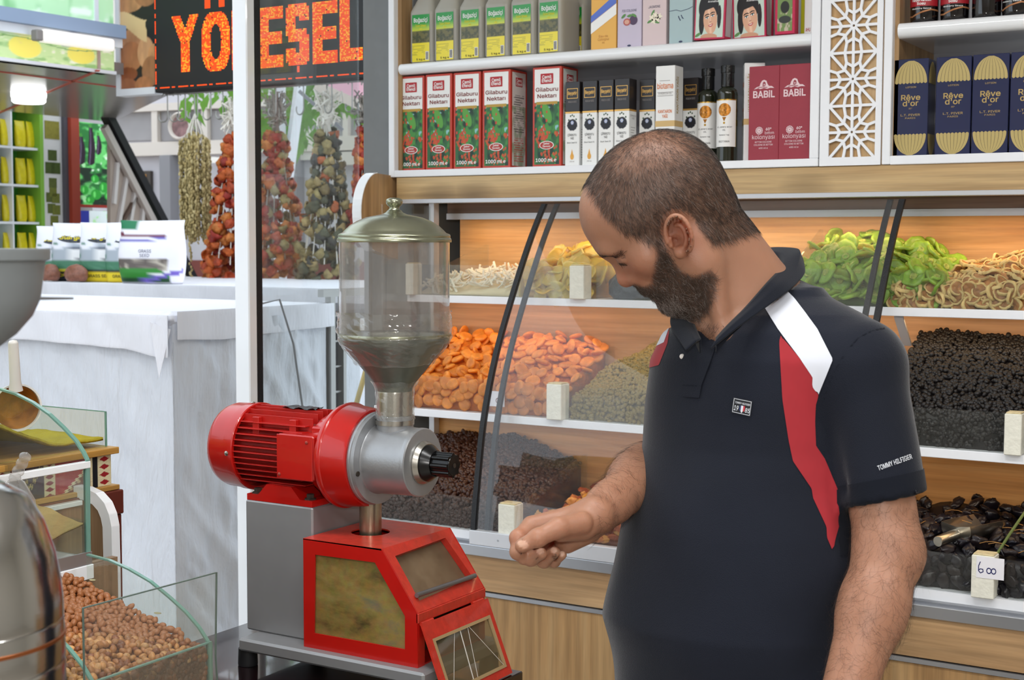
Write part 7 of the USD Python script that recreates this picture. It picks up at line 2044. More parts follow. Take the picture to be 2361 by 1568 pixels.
gp('bell', Lx([(-1.562, 0.0), (-1.562, 0.066), (-1.556, 0.071), (-1.540, 0.0735), (-1.536, 0.0785), (-1.531, 0.082), (-1.524, 0.0915), (-1.5175, 0.0935), (-1.514, 0.0925), (-1.512, 0.0905), (-1.470, 0.0860), (-1.463, 0.0845), (-1.463, 0.0)], 72), M_RED, label='glossy red bell housing')
for t in (-0.5, 0.75):
 cpos = np.array([-1.546, MYA - 0.068 * math.cos(t), MZA + 0.068 * math.sin(t)])
 gp('lug', bx(cpos[0] - 0.012, cpos[0] + 0.012, cpos[1] - 0.008, cpos[1] + 0.008, cpos[2] - 0.008, cpos[2] + 0.008, 0.003), M_RED)
gp('flange', Lx([(-1.4628, 0.0), (-1.4628, 0.0805), (-1.4600, 0.0815), (-1.4560, 0.0815), (-1.4550, 0.0800), (-1.449, 0.079), (-1.449, 0.0)], 72), M_CAST, label='cast silver flange')
gp('flange_bolt', lathe([(0, 0), (0.0045, 0), (0.0045, 0.002), (0, 0.002)], 14, M4((-1.4492, MYA - 0.0675, MZA - 0.018)) @ AX_X), M_BOLT)
gp('barrel', Lx([(-1.4489, 0.0), (-1.4489, 0.062), (-1.446, 0.0605), (-1.372, 0.0580), (-1.368, 0.0590), (-1.362, 0.0588), (-1.3605, 0.0570), (-1.3605, 0.0)], 72), M_CAST, label='cast silver barrel')
gp('dial_ring', Lx([(-1.3604, 0.0), (-1.3604, 0.037), (-1.357, 0.0375), (-1.349, 0.0330), (-1.349, 0.0)], 56), M_STEEL, label='bright bevelled ring')
gp('knob_collar', Lx([(-1.3489, 0.0), (-1.3489, 0.0315), (-1.346, 0.0315), (-1.333, 0.0225), (-1.332, 0.0)], 56), M_KNOB, label='black cone of the knob')
kp = shapely.union_all([Point(0, 0).buffer(0.0178, 40)] + [affinity.translate(Point(0, 0).buffer(0.0042, 12), 0.0172 * math.cos(a), 0.0172 * math.sin(a)) for a in np.arange(8) * math.pi / 4])
kn = gp('knob', xf(prism(kp, 0.034), M4((-1.3325, MYA, MZA)) @ AX_X), M_KNOB, 30, label='black fluted adjusting knob')
gp('knob_cap', Lx([(-1.2985, 0.0), (-1.2985, 0.017), (-1.2972, 0.0165), (-1.2965, 0.0)], 40), M_KNOB, par=kn)
gp('knob_screw', lathe([(0, 0), (0.004, 0), (0.004, 0.0008), (0, 0.0008)], 14, M4((-1.2965, MYA, MZA)) @ AX_X), M_BOLT, par=kn)
ft = Polygon([(-1.6935, 1.0906), (-1.545, 1.0906), (-1.545, 1.1015), (-1.572, 1.1015), (-1.592, 1.122), (-1.648, 1.122), (-1.668, 1.1015), (-1.6935, 1.1015)])
gp('motor_foot', xf(prism(ft, 0.150), M4((0, 2.042, 0)) @ mXZ), M_RED, False, label='red cast foot of the motor')
for x in (-1.680, -1.560):
 gp('bolt', cat_(lathe([(0, 1.1016), (0.011, 1.1016), (0.011, 1.1035), (0.007, 1.1035), (0.007, 1.111), (0, 1.111)], 6, M4((x, 1.906, 0)))), M_BOLT, False)
gp('torn_label', xf(thicken(grid_mesh(np.stack(np.broadcast_arrays(np.linspace(-1.655, -1.585, 12)[None, :], np.linspace(1.945, 1.975, 5)[:, None], MZA + 0.0785 + 0.002 * np.sin(np.arange(60).reshape(5, 12) * 1.3)), -1)), 0.0008), np.eye(4)), mat('label_black', '#2b2425', 0.25, var=0.4, scale=60), True, label='crumpled black label on top of the motor')
HX, HY = -1.4195, MYA
hz = lambda pr, n=64: lathe(pr, n, M4((HX, HY, 0)))
gp('feed_pipe', hz([(0.0, 1.19), (0.0315, 1.19), (0.0315, 1.2475), (0.0325, 1.249), (0.0325, 1.253), (0.0, 1.253)]), M_CAST, label='cast silver feed pipe')
gp('pipe_clip', hz([(0.0318, 1.2375), (0.0335, 1.2375), (0.0335, 1.2455), (0.0318, 1.2455)]), M_STEEL)
cone = [(0.0300, 1.2531), (0.0302, 1.293), (0.0310, 1.3000), (0.0345, 1.3075), (0.0890, 1.3740), (0.0935, 1.381), (0.0950, 1.3860), (0.0955, 1.3900), (0.0945, 1.3900), (0.0925, 1.3860), (0.0925, 1.381), (0.0880, 1.3750), (0.0330, 1.3080), (0.0300, 1.30)]
hp_ = gp('hopper_cone', hz(cone), mat('hopper_dark', '#6c7066', 0.36, 0.55, var=0.12, scale=20), label='dull metal funnel')
gp('hopper_neck', hz([(0.0303, 1.2531), (0.0308, 1.256), (0.0308, 1.292), (0.0303, 1.296)]), M_STEEL, par=hp_)
M_JARG = pane_mat('jar_clear', (0.90, 0.89, 0.88), 0.02, 1.5, 0.07, srgb('#cfc9c4'))
jr = gp('jar', hz([(0.0945, 1.3905), (0.0945, 1.5540), (0.0935, 1.5540), (0.0935, 1.3905)]), M_JARG, 40, label='clear plastic hopper jar')
an = np.linspace(-0.9, -0.82, 4) + math.pi * 1.12
gp('jar_seam', xf(grid_mesh(np.stack([np.stack([0.0949 * np.cos(an), 0.0949 * np.sin(an), np.full(4, z)], -1) for z in (1.392, 1.553)])), M4((HX, HY, 0))), pane_mat('seam_clear', (0.75, 0.76, 0.77), 0.1, 1.5, 0.35), True, par=jr)
gp('jar_band', hz([(0.0946, 1.3885), (0.0972, 1.3885), (0.0978, 1.3915), (0.0972, 1.3945), (0.0946, 1.3945)]), M_NICK, par=jr)
lid = gp('lid', hz([(0.0952, 1.5512), (0.0972, 1.5500), (0.0980, 1.5525), (0.0975, 1.5560), (0.0955, 1.5580), (0.0962, 1.5610), (0.0945, 1.5640), (0.0885, 1.5662), (0.0850, 1.5700), (0.0760, 1.5785), (0.0640, 1.5860), (0.0480, 1.5925), (0.0330, 1.5955), (0.0220, 1.5975), (0.0155, 1.6005), (0.0110, 1.6050), (0.0, 1.6050)]), M_NICK, 50, label='domed nickel lid')
gp('lid_knob', hz([(0.0105, 1.6045), (0.0085, 1.6075), (0.0085, 1.6105), (0.0115, 1.6125), (0.0140, 1.6160), (0.0145, 1.6200), (0.0130, 1.6235), (0.0080, 1.6255), (0.0, 1.6260)]), M_NICK, 60, par=lid)
def film(pr, seed, amp, n=110):
 pr = np.asarray(pr, float)
 t = np.linspace(0, len(pr) - 1, 40)
 R = np.interp(t, np.arange(len(pr)), pr[:, 0])
 Zz = np.interp(t, np.arange(len(pr)), pr[:, 1])
 a = np.arange(n) * 2 * np.pi / n
 rr = []
 for r, z in zip(R, Zz):
  q = np.abs(meshkit.fbm(np.stack([np.cos(a) * 4 + z * 40, np.sin(a) * 4 - z * 30, np.full(n, z * 90 + seed)], -1), 3, seed) - 0.5)
  k = r + 0.0012 + amp * q
  rr.append(np.stack([HX + k * np.cos(a), HY + k * np.sin(a), z + 0.004 * (meshkit.noise(np.stack([np.cos(a) * 3, np.sin(a) * 3, np.full(n, seed + 3.0)], -1), 2) - 0.5)], -1))
 return loft(np.array(rr))
M_FILM = pane_mat('cling_film', (0.97, 0.97, 0.95), 0.08, 1.6, 0.05, (0.9, 0.9, 0.88))
gp('cling_film', film([(0.0955, 1.432), (0.0958, 1.395), (0.0962, 1.385), (0.088, 1.372), (0.062, 1.341)], 3, 0.012), M_FILM, True, label='crumpled clear film round the funnel', kind='stuff')
gp('cling_film', film([(0.040, 1.312), (0.0325, 1.301), (0.0312, 1.285), (0.0312, 1.26), (0.033, 1.247)], 9, 0.006), M_FILM, True, kind='stuff')
# ================================================================ spice and nut bins at the left
GLASS_E = mat('glass_edge', '#6f9a8e', 0.2, coat=0.3)
W_BIN = wood('wood_bin', '#8f7458', '#6f583f', '#a68b6c', 2, 0.5)
XS = -1.95                                         # front of the carpet covered stand
ys_ = onX(270, 1040, XS)[1]
zt0, zt1_ = onX(200, 1056, XS)[2], onX(200, 1046, XS)[2]
zl0, zl1 = onX(240, 1133, XS)[2], onX(240, 1122, XS)[2]
W_TRIM = wood('wood_trim', '#bd8f48', '#9a6f30', '#cfa560', 1, 0.4, knots=False)
M_IRON = mat('iron_red', '#5c2318', 0.45, var=0.1)
stn = thing('spice_stand', 'low stand faced with a red patterned carpet between wood slats', 'stand', M4((XS, ys_, 0)))
S_ = lambda m: xf(m, M4((-XS, -ys_, 0)))
part(stn, 'slat', S_(bx(-2.42, XS + 0.006, 0.5, ys_, zt0, zt1_ + 0.004, 0.001)), W_TRIM, label='upper wood slat')
part(stn, 'slat', S_(bx(-2.42, XS + 0.006, 0.5, ys_, zl0, zl1, 0.001)), W_TRIM, label='lower wood slat')
part(stn, 'core', S_(bx(-2.42, XS - 0.004, 0.5, ys_ - 0.014, zl1 + 0.0005, zt0 - 0.0005)), mat('core_brown', '#4b2a20', 0.8))
def kilim(u, v):
 """Bands of a woven carpet: u along the stand (1 = its far end), v up."""
 x = (1 - u) * 14.0                             # bands counted from the far end
 c = np.ones(u.shape + (3,)) * np.array([0.42, 0.10, 0.12])
 def zig(p, n):
  return np.abs(((v * n + p) % 1) - 0.5) * 2
 b = x % 3.5
 cream = (0.80, 0.76, 0.62)
 d1 = (b < 0.5)
 c = over(c, cream, d1.astype(float))
 c = over(c, (0.55, 0.12, 0.14), (d1 & (np.abs(b - 0.25) * 4 + zig(0, 4.0) * 1.0 < 0.75)).astype(float))
 d2 = (b >= 0.5) & (b < 0.68)
 c = over(c, (0.09, 0.09, 0.11), d2.astype(float))
 d3 = (b >= 0.68) & (b < 0.78)
 c = over(c, cream, d3.astype(float))
 d4 = (b >= 0.78) & (b < 2.0)
 q = (b - 0.78) / 1.22
 c = over(c, (0.62, 0.08, 0.12), d4.astype(float))
 c = over(c, (0.45, 0.27, 0.20), (d4 & (q + v < 0.75)).astype(float))
 c = over(c, cream, (d4 & (np.abs(q + v - 0.75 + 0.03 * np.sign(np.sin(v * 60))) < 0.05)).astype(float))
 c = over(c, (0.70, 0.6, 0.45), (d4 & (q + v < 0.68) & (np.abs(np.sin(q * 14) * np.sin(v * 16)) > 0.72)).astype(float))
 d5 = (b >= 2.0) & (b < 2.4)
 c = over(c, cream, d5.astype(float))
 c = over(c, (0.5, 0.14, 0.16), (d5 & (np.abs(b - 2.2) * 5 + zig(0.5, 5.0) < 0.8)).astype(float))
 d6 = (b >= 2.4) & (b < 3.3)
 c = over(c, (0.17, 0.17, 0.22), d6.astype(float))
 c = over(c, (0.68, 0.62, 0.40), (d6 & (np.abs(np.abs(b - 2.85) * 1.6 + 0.35 - v + 0.06 * np.sign(np.sin(b * 60))) < 0.06)).astype(float))
 return c * (0.9 + 0.2 * nz(u * 30, v * 6, 8, 3)[..., None])
Lk = 0.9
m, c = picture(Lk, zt0 - zl1 - 0.001, kilim, 520, 60)
mK = np.array([[0, 0, 1, XS - 0.0035], [1, 0, 0, ys_ - 0.012 - Lk / 2], [0, 1, 0, zl1 + 0.0005], [0, 0, 0, 1.0]])
part(stn, 'carpet', S_(xf(m, mK)), PRINT_MATT, False, color=c, label='red, cream and black woven carpet')
part(stn, 'iron_frame', S_(bx(-2.42, XS + 0.012, 0.5, ys_ + 0.004, zl0 - 0.045, zl0 - 0.0005, 0.002)), M_IRON, label='brown red iron frame')
part(stn, 'leg', S_(bx(XS - 0.03, XS + 0.008, ys_ - 0.036, ys_ + 0.002, 0.0, zl0 - 0.0455, 0.002)), M_IRON)
part(stn, 'leg', S_(bx(-2.40, -2.362, ys_ - 0.036, ys_ + 0.002, 0.0, zl0 - 0.0455, 0.002)), M_IRON)
part(stn, 'leg', S_(bx(XS - 0.03, XS + 0.008, 0.51, 0.548, 0.0, zl0 - 0.0455, 0.002)), M_IRON)
XPF = XS - 0.015
yp = onX(246, 990, XPF)[1]
zb_p = zt1_ + 0.0045
zA = onX(246, 950, XPF)[2]
yN = onX(5, 1026, XPF)[1]
zN = onX(5, 1026, XPF)[2]
pb = thing('spice_box', 'clear box of yellow spice powder on the wood slat', 'spice box', M4((XPF, yp, zb_p)))
Q_ = lambda m: xf(m, M4((-XPF, -yp, -zb_p)))
M_STAIN = usdkit.material(stage, '/World/Looks/stained_pane', {'tc': ('texture_coordinate', {}), 'n': ('noise_texture', {'scale': 26.0, 'detail': 5.0, 'roughness': 0.65}), 'sx': ('separate_xyz', {}), 'ad': ('math', {'math_type': 'multiply_add', 'value2': -4.5}), 'r': ('map_range', {'from_min': 0.16, 'from_max': 0.34, 'to_min': 0.12, 'to_max': 0.85, 'clamp': True}),
                                                           't': ('transparent_bsdf', {'color': (0.97, 0.97, 0.95)}), 'p': ('principled_bsdf', {'base_color': srgb('#a89a56'), 'roughness': 0.5}), 'm': ('mix_closure', {})},
                           [('tc.object', 'n.vector'), ('tc.object', 'sx.vector'), ('sx.z', 'ad.value1'), ('n.fac', 'ad.value3'), ('ad.value', 'r.value'), ('r.result', 'm.fac'), ('t.BSDF', 'm.closure1'), ('p.BSDF', 'm.closure2')], surface='m.closure')
mYZ = np.array([[0, 0, 1, 0], [1, 0, 0, 0], [0, 1, 0, 0], [0, 0, 0, 1.0]])
slope_ = (zA - zN) / (yp - yN)
front = Polygon([(0.9, zb_p), (yp, zb_p), (yp, zA), (0.9, zA - slope_ * (yp - 0.9))])
part(pb, 'front_pane', Q_(xf(prism(front, 0.003), M4((XPF - 0.003, 0, 0)) @ mYZ)), M_STAIN, False, label='front pane dusted with yellow powder')
part(pb, 'end_pane', Q_(bx(-2.34, XPF - 0.0035, yp - 0.003, yp, zb_p, zA)), pane_mat('spice_glass', (0.96, 0.97, 0.94), 0.02, 1.5, 0.1, srgb('#b9a24e')), False)
part(pb, 'edge', Q_(cat_(bx(-2.34, XPF, yp - 0.003, yp + 0.0003, zA, zA + 0.0015), bx(XPF - 0.003, XPF + 0.0005, yp - 0.002, yp + 0.0005, zb_p, zA))), GLASS_E, False, kind='stuff')
part(pb, 'back_panel', Q_(bx(-2.346, -2.341, 0.9, yp, zb_p, zA + 0.02)), mat('panel_stained', '#d9cdbd', 0.6, var=0.2, scale=20))
x_, y_ = np.meshgrid(np.linspace(-2.335, XPF - 0.0045, 30), np.linspace(0.92, yp - 0.005, 50))
zz = zb_p + 0.008 + 0.15 * np.clip((yp - 0.10 - y_) / 0.24, 0, 1) * (1 - 0.5 * np.clip((x_ - XPF + 0.12) / 0.12, 0, 1)) + 0.02 * meshkit.fbm(np.stack([x_ * 12, y_ * 12, x_ * 0], -1), 4, 3)
hp = np.stack([x_, y_, zz], -1)
M_POWY = mat('powder_yellow', '#a99a31', 0.95, spec=0.1, var=0.14, scale=40, bump=0.5, bscale=260, bdist=0.003)
part(pb, 'powder', Q_(thicken(grid_mesh(hp), 0.006)), M_POWY, True, kind='stuff', label='yellow spice powder')
sc0 = atD(40, 940, 2.42)
ws = thing('plastic_scoop', 'white plastic scoop standing in the yellow powder', 'scoop', M4(sc0, rz=0))
M_PLW = mat('plastic_white', '#e4e2dc', 0.35)
vd = -ray(40, 940)
vd /= np.linalg.norm(vd)
mm = rot_to(vd + np.array([0.35, 0.1, -0.15]), 0)
cup = lathe([(0.0, -0.05), (0.025, -0.046), (0.036, -0.03), (0.040, 0.0), (0.0415, 0.0), (0.0415, 0.001), (0.0385, 0.001), (0.037, -0.012)], 40)
part(ws, 'cup', xf(cup, mm), M_PLW, 40)
part(ws, 'cup_lining', xf(lathe([(0.0, -0.046), (0.024, -0.042), (0.0345, -0.028), (0.0375, -0.004)][::-1], 36), mm), mat('lining_orange', '#b0742a', 0.8, var=0.3, scale=60), 40, label='orange powdery inside of the cup')
h0, h1 = atD(36, 890, 2.40) - sc0, atD(30, 786, 2.38) - sc0
part(ws, 'handle', tube([h0 - (h1 - h0) * 0.1, h0 + (h1 - h0) * 0.1, h0 + (h1 - h0) * 0.95, h1, h1 + (h1 - h0) * 0.02], [0.012, 0.0095, 0.0085, 0.0065, 0.001], 14), M_PLW, 50)
XT = -1.75
ye = onX(205, 1150, XT)[1]
z_l1 = onX(213, 1061, XT)[2]
z_lb = onX(205, 1283, XT)[2]
tb2 = thing('powder_bin', 'glass bin of pale brown powder with a white front lip', 'bin', M4((XT, ye, z_lb)))
T_ = lambda m: xf(m, M4((-XT, -ye, -z_lb)))
YBIN = 1.0
arc = [tuple(onY(px_, py_, ye)[[0, 2]]) for px_, py_ in ((205, 1060), (196, 1042), (180, 1017), (150, 985), (118, 955), (80, 928), (40, 908), (0, 896), (-60, 880), (-130, 872))]
endp = Polygon([(XT, z_lb)] + arc + [(arc[-1][0], z_lb)])
M_BING = pane_mat('bin_glass', (0.95, 0.98, 0.96), 0.0, 1.5, 0.02)
part(tb2, 'end_glass', T_(xf(prism(endp, 0.006), M4((0, ye, 0)) @ mXZ)), M_BING, False)
part(tb2, 'end_edge', T_(xf(prism(LineString([(XT, z_lb)] + arc).buffer(0.0016, cap_style='flat'), 0.0072), M4((0, ye + 0.0006, 0)) @ mXZ)), GLASS_E, False, label='green cut edge of the curved glass')
part(tb2, 'front_glass', T_(bx(XT - 0.005, XT, YBIN, ye - 0.0065, z_lb, z_l1 - 0.012)), M_BING, False)
part(tb2, 'front_edge', T_(bx(XT - 0.0055, XT + 0.0008, ye - 0.006, ye + 0.0008, z_lb, z_l1 - 0.012)), GLASS_E, False)
part(tb2, 'lip', T_(bx(XT - 0.006, XT + 0.004, YBIN, ye + 0.002, z_l1 - 0.0115, z_l1, 0.001)), WHITE_GLOSS, label='white front lip')
part(tb2, 'floor', T_(bx(-1.94, XT, YBIN, ye, z_lb - 0.012, z_lb - 0.0003)), WHITE)
part(tb2, 'bottom_rail', T_(bx(XT - 0.001, XT + 0.003, YBIN, ye + 0.002, z_lb - 0.012, z_lb + 0.008)), ALU)
part(tb2, 'wood_back', T_(bx(-1.945, -1.93, YBIN, ye + 0.145, z_lb - 0.3, zl0 - 0.012)), W_BIN)
part(tb2, 'back_rail', T_(bx(-1.946, -1.926, YBIN, ye + 0.145, zl0 - 0.0118, zl0 - 0.003, 0.001)), WHITE_GLOSS)
x_, y_ = np.meshgrid(np.linspace(-1.928, XT - 0.006, 30), np.linspace(YBIN + 0.01, ye - 0.008, 40))
zz = z_lb + 0.004 + 0.018 + 0.040 * np.clip(1 - (x_ + 1.928) / 0.18, 0, 1) * (0.8 + 0.2 * np.sin(y_ * 18)) + 0.030 * np.clip((y_ - ye + 0.12) / 0.12, 0, 1) ** 1.5 + 0.018 * meshkit.fbm(np.stack([x_ * 14, y_ * 14, x_ * 0], -1), 4, 8)
part(tb2, 'powder', T_(thicken(grid_mesh(np.stack([x_, y_, zz], -1)), 0.004)), mat('powder_tan', '#a48c5c', 0.95, spec=0.1, var=0.12, scale=60, bump=0.5, bscale=320, bdist=0.003), True, kind='stuff', label='pale brown powder')
YE2 = ye + 0.15
band = [tuple(onY(px_, py_, YE2)[[0, 2]]) for px_, py_ in ((60, 1122), (110, 1127), (160, 1132), (195, 1139), (218, 1150), (234, 1168), (243, 1190), (248, 1215), (250, 1290), (250, 1420))]
ep = thing('bin_unit', 'wood end of the bin unit with a rounded white edge behind the powder bin', 'bin unit', M4((band[-1][0], YE2, 0)))
E_0 = M4((-band[-1][0], -YE2, 0))
bot = 0.0
pan = Polygon([(band[0][0], bot)] + band[:-1] + [(band[-2][0], bot)])
part(ep, 'board', xf(xf(prism(pan, 0.016), M4((0, YE2 + 0.016, 0)) @ mXZ), E_0), W_BIN, False)
bl = LineString(band[:-1] + [(band[-2][0], bot)])
part(ep, 'edge_band', xf(xf(prism(bl.buffer(0.011, cap_style='flat'), 0.019), M4((0, YE2 + 0.0175, 0)) @ mXZ), E_0), WHITE_GLOSS, False, label='rounded white edge band')
cs0 = atD(30, 1160, 2.12)
ps = thing('clear_scoop', 'clear plastic scoop with a ribbed handle in the pale powder', 'scoop', M4(cs0))
M_CLR = pane_mat('plastic_clear', (0.88, 0.87, 0.86), 0.05, 1.5, 0.14)
pts = [atD(62, 1045, 2.08) - cs0, atD(50, 1070, 2.09) - cs0, atD(36, 1098, 2.10) - cs0, atD(28, 1120, 2.11) - cs0]
t_ = np.linspace(0, 1, 40)
pl = np.stack([np.interp(t_, np.linspace(0, 1, 4), np.array(pts)[:, k]) for k in range(3)], -1)
part(ps, 'handle', tube(pl, 0.009 * (0.72 + 0.28 * np.abs(np.sin(t_ * 15))) * np.minimum(1, t_ * 8 + 0.3), 14), M_CLR, True)
part(ps, 'bowl', xf(lathe([(0.012, 0.045), (0.03, 0.03), (0.040, 0.0), (0.040, -0.03), (0.0335, -0.044), (0.03, -0.044), (0.0365, -0.03), (0.0365, 0.0)], 36), M4((-0.012, 0, -0.004), ry=-14)), M_CLR, 50)
XN = -1.455
yn = onX(483, 1520, XN)[1]
arcn = [tuple(onY(px_, py_, yn)[[0, 2]]) for px_, py_ in ((482, 1478), (462, 1446), (432, 1411), (396, 1378), (350, 1340), (300, 1311), (255, 1291), (205, 1278))]
znb = 0.845
nb = thing('nut_bin', 'glass bin heaped with small brown nuts', 'bin', M4((XN, yn, znb)))
U_ = lambda m: xf(m, M4((-XN, -yn, -znb)))
yd = 1.315
for yy in (yn, yd):
 dx = 0.0
 endn = Polygon([(XN, znb)] + arcn + [(arcn[-1][0], znb)])
 part(nb, 'end_glass', U_(xf(prism(endn, 0.005), M4((0, yy, 0)) @ mXZ)), M_BING, False)
 part(nb, 'end_edge', U_(xf(prism(LineString([(XN, znb)] + arcn).buffer(0.0013, cap_style='flat'), 0.006), M4((0, yy + 0.0005, 0)) @ mXZ)), GLASS_E, False, label='green cut edge of the curved glass')
zfn = arcn[0][1]
part(nb, 'front_glass', U_(bx(XN, XN + 0.004, 0.95, yn + 0.001, znb, zfn - 0.002)), M_BING, False)
part(nb, 'front_edge', U_(bx(XN - 0.0003, XN + 0.0045, 0.95, yn + 0.001, zfn - 0.002, zfn)), GLASS_E, False)
part(nb, 'corner_edge', U_(bx(XN - 0.0003, XN + 0.005, yn - 0.0055, yn + 0.0015, znb, zfn - 0.002)), GLASS_E, False)
part(nb, 'floor', U_(bx(-1.94, XN + 0.004, 0.95, yn + 0.002, znb - 0.015, znb - 0.0003)), WHITE)
part(nb, 'wood_back', U_(bx(-1.765, -1.752, 0.95, yn + 0.10, znb, z_lb - 0.0125)), W_BIN)
part(nb, 'back_rail', U_(bx(-1.751, -1.744, 0.95, ye + 0.003, z_lb - 0.036, z_lb - 0.0125, 0.001)), WHITE_GLOSS, label='white rail under the upper bin')
part(nb, 'cabinet', U_(bx(-1.93, XN + 0.002, 0.95, yn + 0.002, 0.0, znb - 0.0155)), W_BIN)
XA = XN + 0.012
a0, a1 = onX(498, 1320, XA), onX(190, 1402, XA)
sh = Polygon([(a1[1], znb + 0.0), (a0[1] + 0.002, znb + 0.0), (a0[1] - 0.004, znb + 0.09), (a0[1], a0[2]), (a1[1], a1[2])])
ac = thing('clear_sheet', 'upright clear plastic sheet standing before the nut bin', 'plastic sheet', M4((XA, a0[1], 0)))
part(ac, 'sheet', xf(xf(prism(sh, 0.002), M4((XA, 0, 0)) @ mYZ), M4((-XA, -a0[1], 0))), pane_mat('sheet_clear', (0.93, 0.95, 0.94), 0.0, 1.5, 0.03), False)
part(ac, 'sheet_edge', xf(xf(prism(LineString(list(sh.exterior.coords)[1:]).buffer(0.0008), 0.0026), M4((XA - 0.0003, 0, 0)) @ mYZ), M4((-XA, -a0[1], 0))), mat('edge_dark', '#5b6b64', 0.3), False)
part(ac, 'stand_foot', xf(bx(XA - 0.006, XA + 0.03, a1[1], a0[1], 0.0, znb - 0.0005), M4((-XA, -a0[1], 0))), W_BIN)
def fN_(x, y):
 t = np.clip((XN - x) / 0.29, 0, 1)
 e = np.clip((yn - y) / 0.24, 0, 1)
 n = meshkit.noise(np.stack([np.asarray(x) * 22, np.asarray(y) * 22, np.zeros_like(np.asarray(x, float))], -1), 4)
 return 0.938 + 0.085 * t ** 0.9 - 0.012 * e + 0.016 * (n - 0.5)
bn_ = (-1.748, XN - 0.004, yd + 0.003, yn - 0.009)
M_NUT = [mat('nut_%d' % k, c, 0.38, var=0.35, scale=110, rnd=0.2, sss=0.1) for k, c in enumerate(('#9a6238', '#b57c48', '#7a4426', '#a86f42', '#c08c5a'))]
single('nut_heap', cat_(mound(*bn_, znb, fN_, 0.008), grains(800, bn_, lambda x, y: fN_(x, y) - 0.008, 0.0054, 5, 1.25)), isl_mat('nut_deep', '#7d4a2a', '#b57e4c', 0.45), 'deeper layer of small brown nuts in the glass bin', 'nuts', kind='stuff', smooth=True)
def nut(seed):
 v, f = lump(0.0060, 0.0048, 0.0046, seed, 0.3, 2, 1.4)
 v[:, 0] += 0.0012 * np.clip(v[:, 0] / 0.0055, 0, 1) ** 3
 return v, f
nl = 'small brown roasted nut lying on the near part of the heap in the glass bin'
rg = np.random.default_rng(201)
npt = spread(1150, *bn_, 0.0078, 202)
npt = npt[np.argsort(np.hypot(npt[:, 0], npt[:, 1]))]
NP = [nut(200 + k) for k in range(7)]
firstn, rest = {}, []
for i, (x, y) in enumerate(npt):
 m = rot_to(np.array([0, 0, 1.0]) + rg.normal(0, 0.8, 3), rg.uniform(0, 6.28))
 m[:3, :3] *= rg.uniform(0.85, 1.2)
 m[:3, 3] = (x, y, float(fN_(x, y)) + 0.002 + rg.uniform(-0.0015, 0.0015))
 k = rg.integers(7)
 if i >= 296:
  rest.append(xf(NP[k], m))
 elif k not in firstn:
  firstn[k] = thing('roasted_nut', nl, 'nut', m, 'roasted nuts in the glass bin')
  part(firstn[k], 'nut', NP[k], M_NUT[k % 5], True)
 else:
  dup(firstn[k], m, nl, 'roasted nuts in the glass bin')
single('nut_heap', cat_(*rest), isl_mat('nut_far', '#9a6038', '#cf9a66', 0.4), 'farther roasted nuts at the back of the glass bin', 'nuts', kind='stuff', smooth=True)
single('nut_heap', grains(520, (bn_[0] + 0.1, bn_[1] + 0.002, yn - 0.0115, yn - 0.0075), lambda x, y: np.random.default_rng(3).uniform(znb + 0.01, 0.95, len(x)), 0.0066, 15, 1.25), '/World/Looks/nut_deep', 'nuts pressed against the curved end glass of the nut bin', 'nuts', kind='stuff', smooth=True)
single('nut_heap', grains(700, (XN - 0.009, XN - 0.005, yd, yn - 0.01), lambda x, y: np.random.default_rng(4).uniform(znb + 0.01, 0.945, len(x)), 0.0066, 16, 1.25), '/World/Looks/nut_deep', 'nuts pressed against the straight front glass of the nut bin', 'nuts', kind='stuff', smooth=True)
single('seed_flake', xf(lump(0.006, 0.004, 0.0012, 7, 0.2), M4(onX(213, 1340, -1.70) + (0, 0, 0.002))), mat('flake_pale', '#cfc49a', 0.6), 'pale pumpkin seed on top of the nuts at the back', 'seed')
q_ = onX(364, 1456, -1.56)
single('seed_flake', xf(lump(0.007, 0.004, 0.0012, 8, 0.2), M4((q_[0], q_[1], float(fN_(q_[0], q_[1])) + 0.008))), '/World/Looks/flake_pale', 'pale pumpkin seed in the middle of the nuts', 'seed')
b2 = (-1.748, XN - 0.004, 0.96, yd - 0.009)
single('yellow_grain_heap', cat_(mound(*b2, znb, lambda x, y: fN_(x, y) - 0.03, 0.006), grains(900, b2, lambda x, y: fN_(x, y) - 0.03, 0.005, 25, 1.4)), isl_mat('grain_yellow', '#8a7434', '#b79c52', 0.5), 'yellowish grain in the next bin, mostly hidden by the steel drum', 'grain', kind='stuff', smooth=True)
dg = 1.16
ax = atD(-120, 700, dg)
mpp = dg / FPX
g2 = thing('second_grinder', 'blurred grinder at the picture edge with a grey hopper bowl over a polished drum', 'grinder', M4((ax[0], ax[1], 0)))
zpx_ = lambda y: atD(-120, y, dg)[2]
R1 = 226 * mpp
M_GREYH = mat('hopper_grey', '#74797b', 0.42, 0.2)
prof_ = [(R1 * 0.93, zpx_(575)), (R1, zpx_(573)), (R1 * 1.005, zpx_(580)), (R1, zpx_(598)), (R1 * 0.955, zpx_(603)), (R1 * 0.93, zpx_(640)), (R1 * 0.90, zpx_(690)), (R1 * 0.82, zpx_(730)), (R1 * 0.66, zpx_(772)), (R1 * 0.45, zpx_(808)), (R1 * 0.3, zpx_(840)), (R1 * 0.28, zpx_(1150)), (R1 * 0.26, zpx_(1150)), (R1 * 0.28, zpx_(840)), (R1 * 0.43, zpx_(806)), (R1 * 0.8, zpx_(730)), (R1 * 0.88, zpx_(690)), (R1 * 0.92, zpx_(600))]
part(g2, 'hopper_bowl', lathe(prof_, 64), M_GREYH, 40, label='grey painted hopper bowl')
R2 = 245 * mpp
M_DRUM = mat('drum_steel', '#b4b3b0', 0.16, 1.0, bump=0.03, bscale=60, stretch=(1, 1, 12))
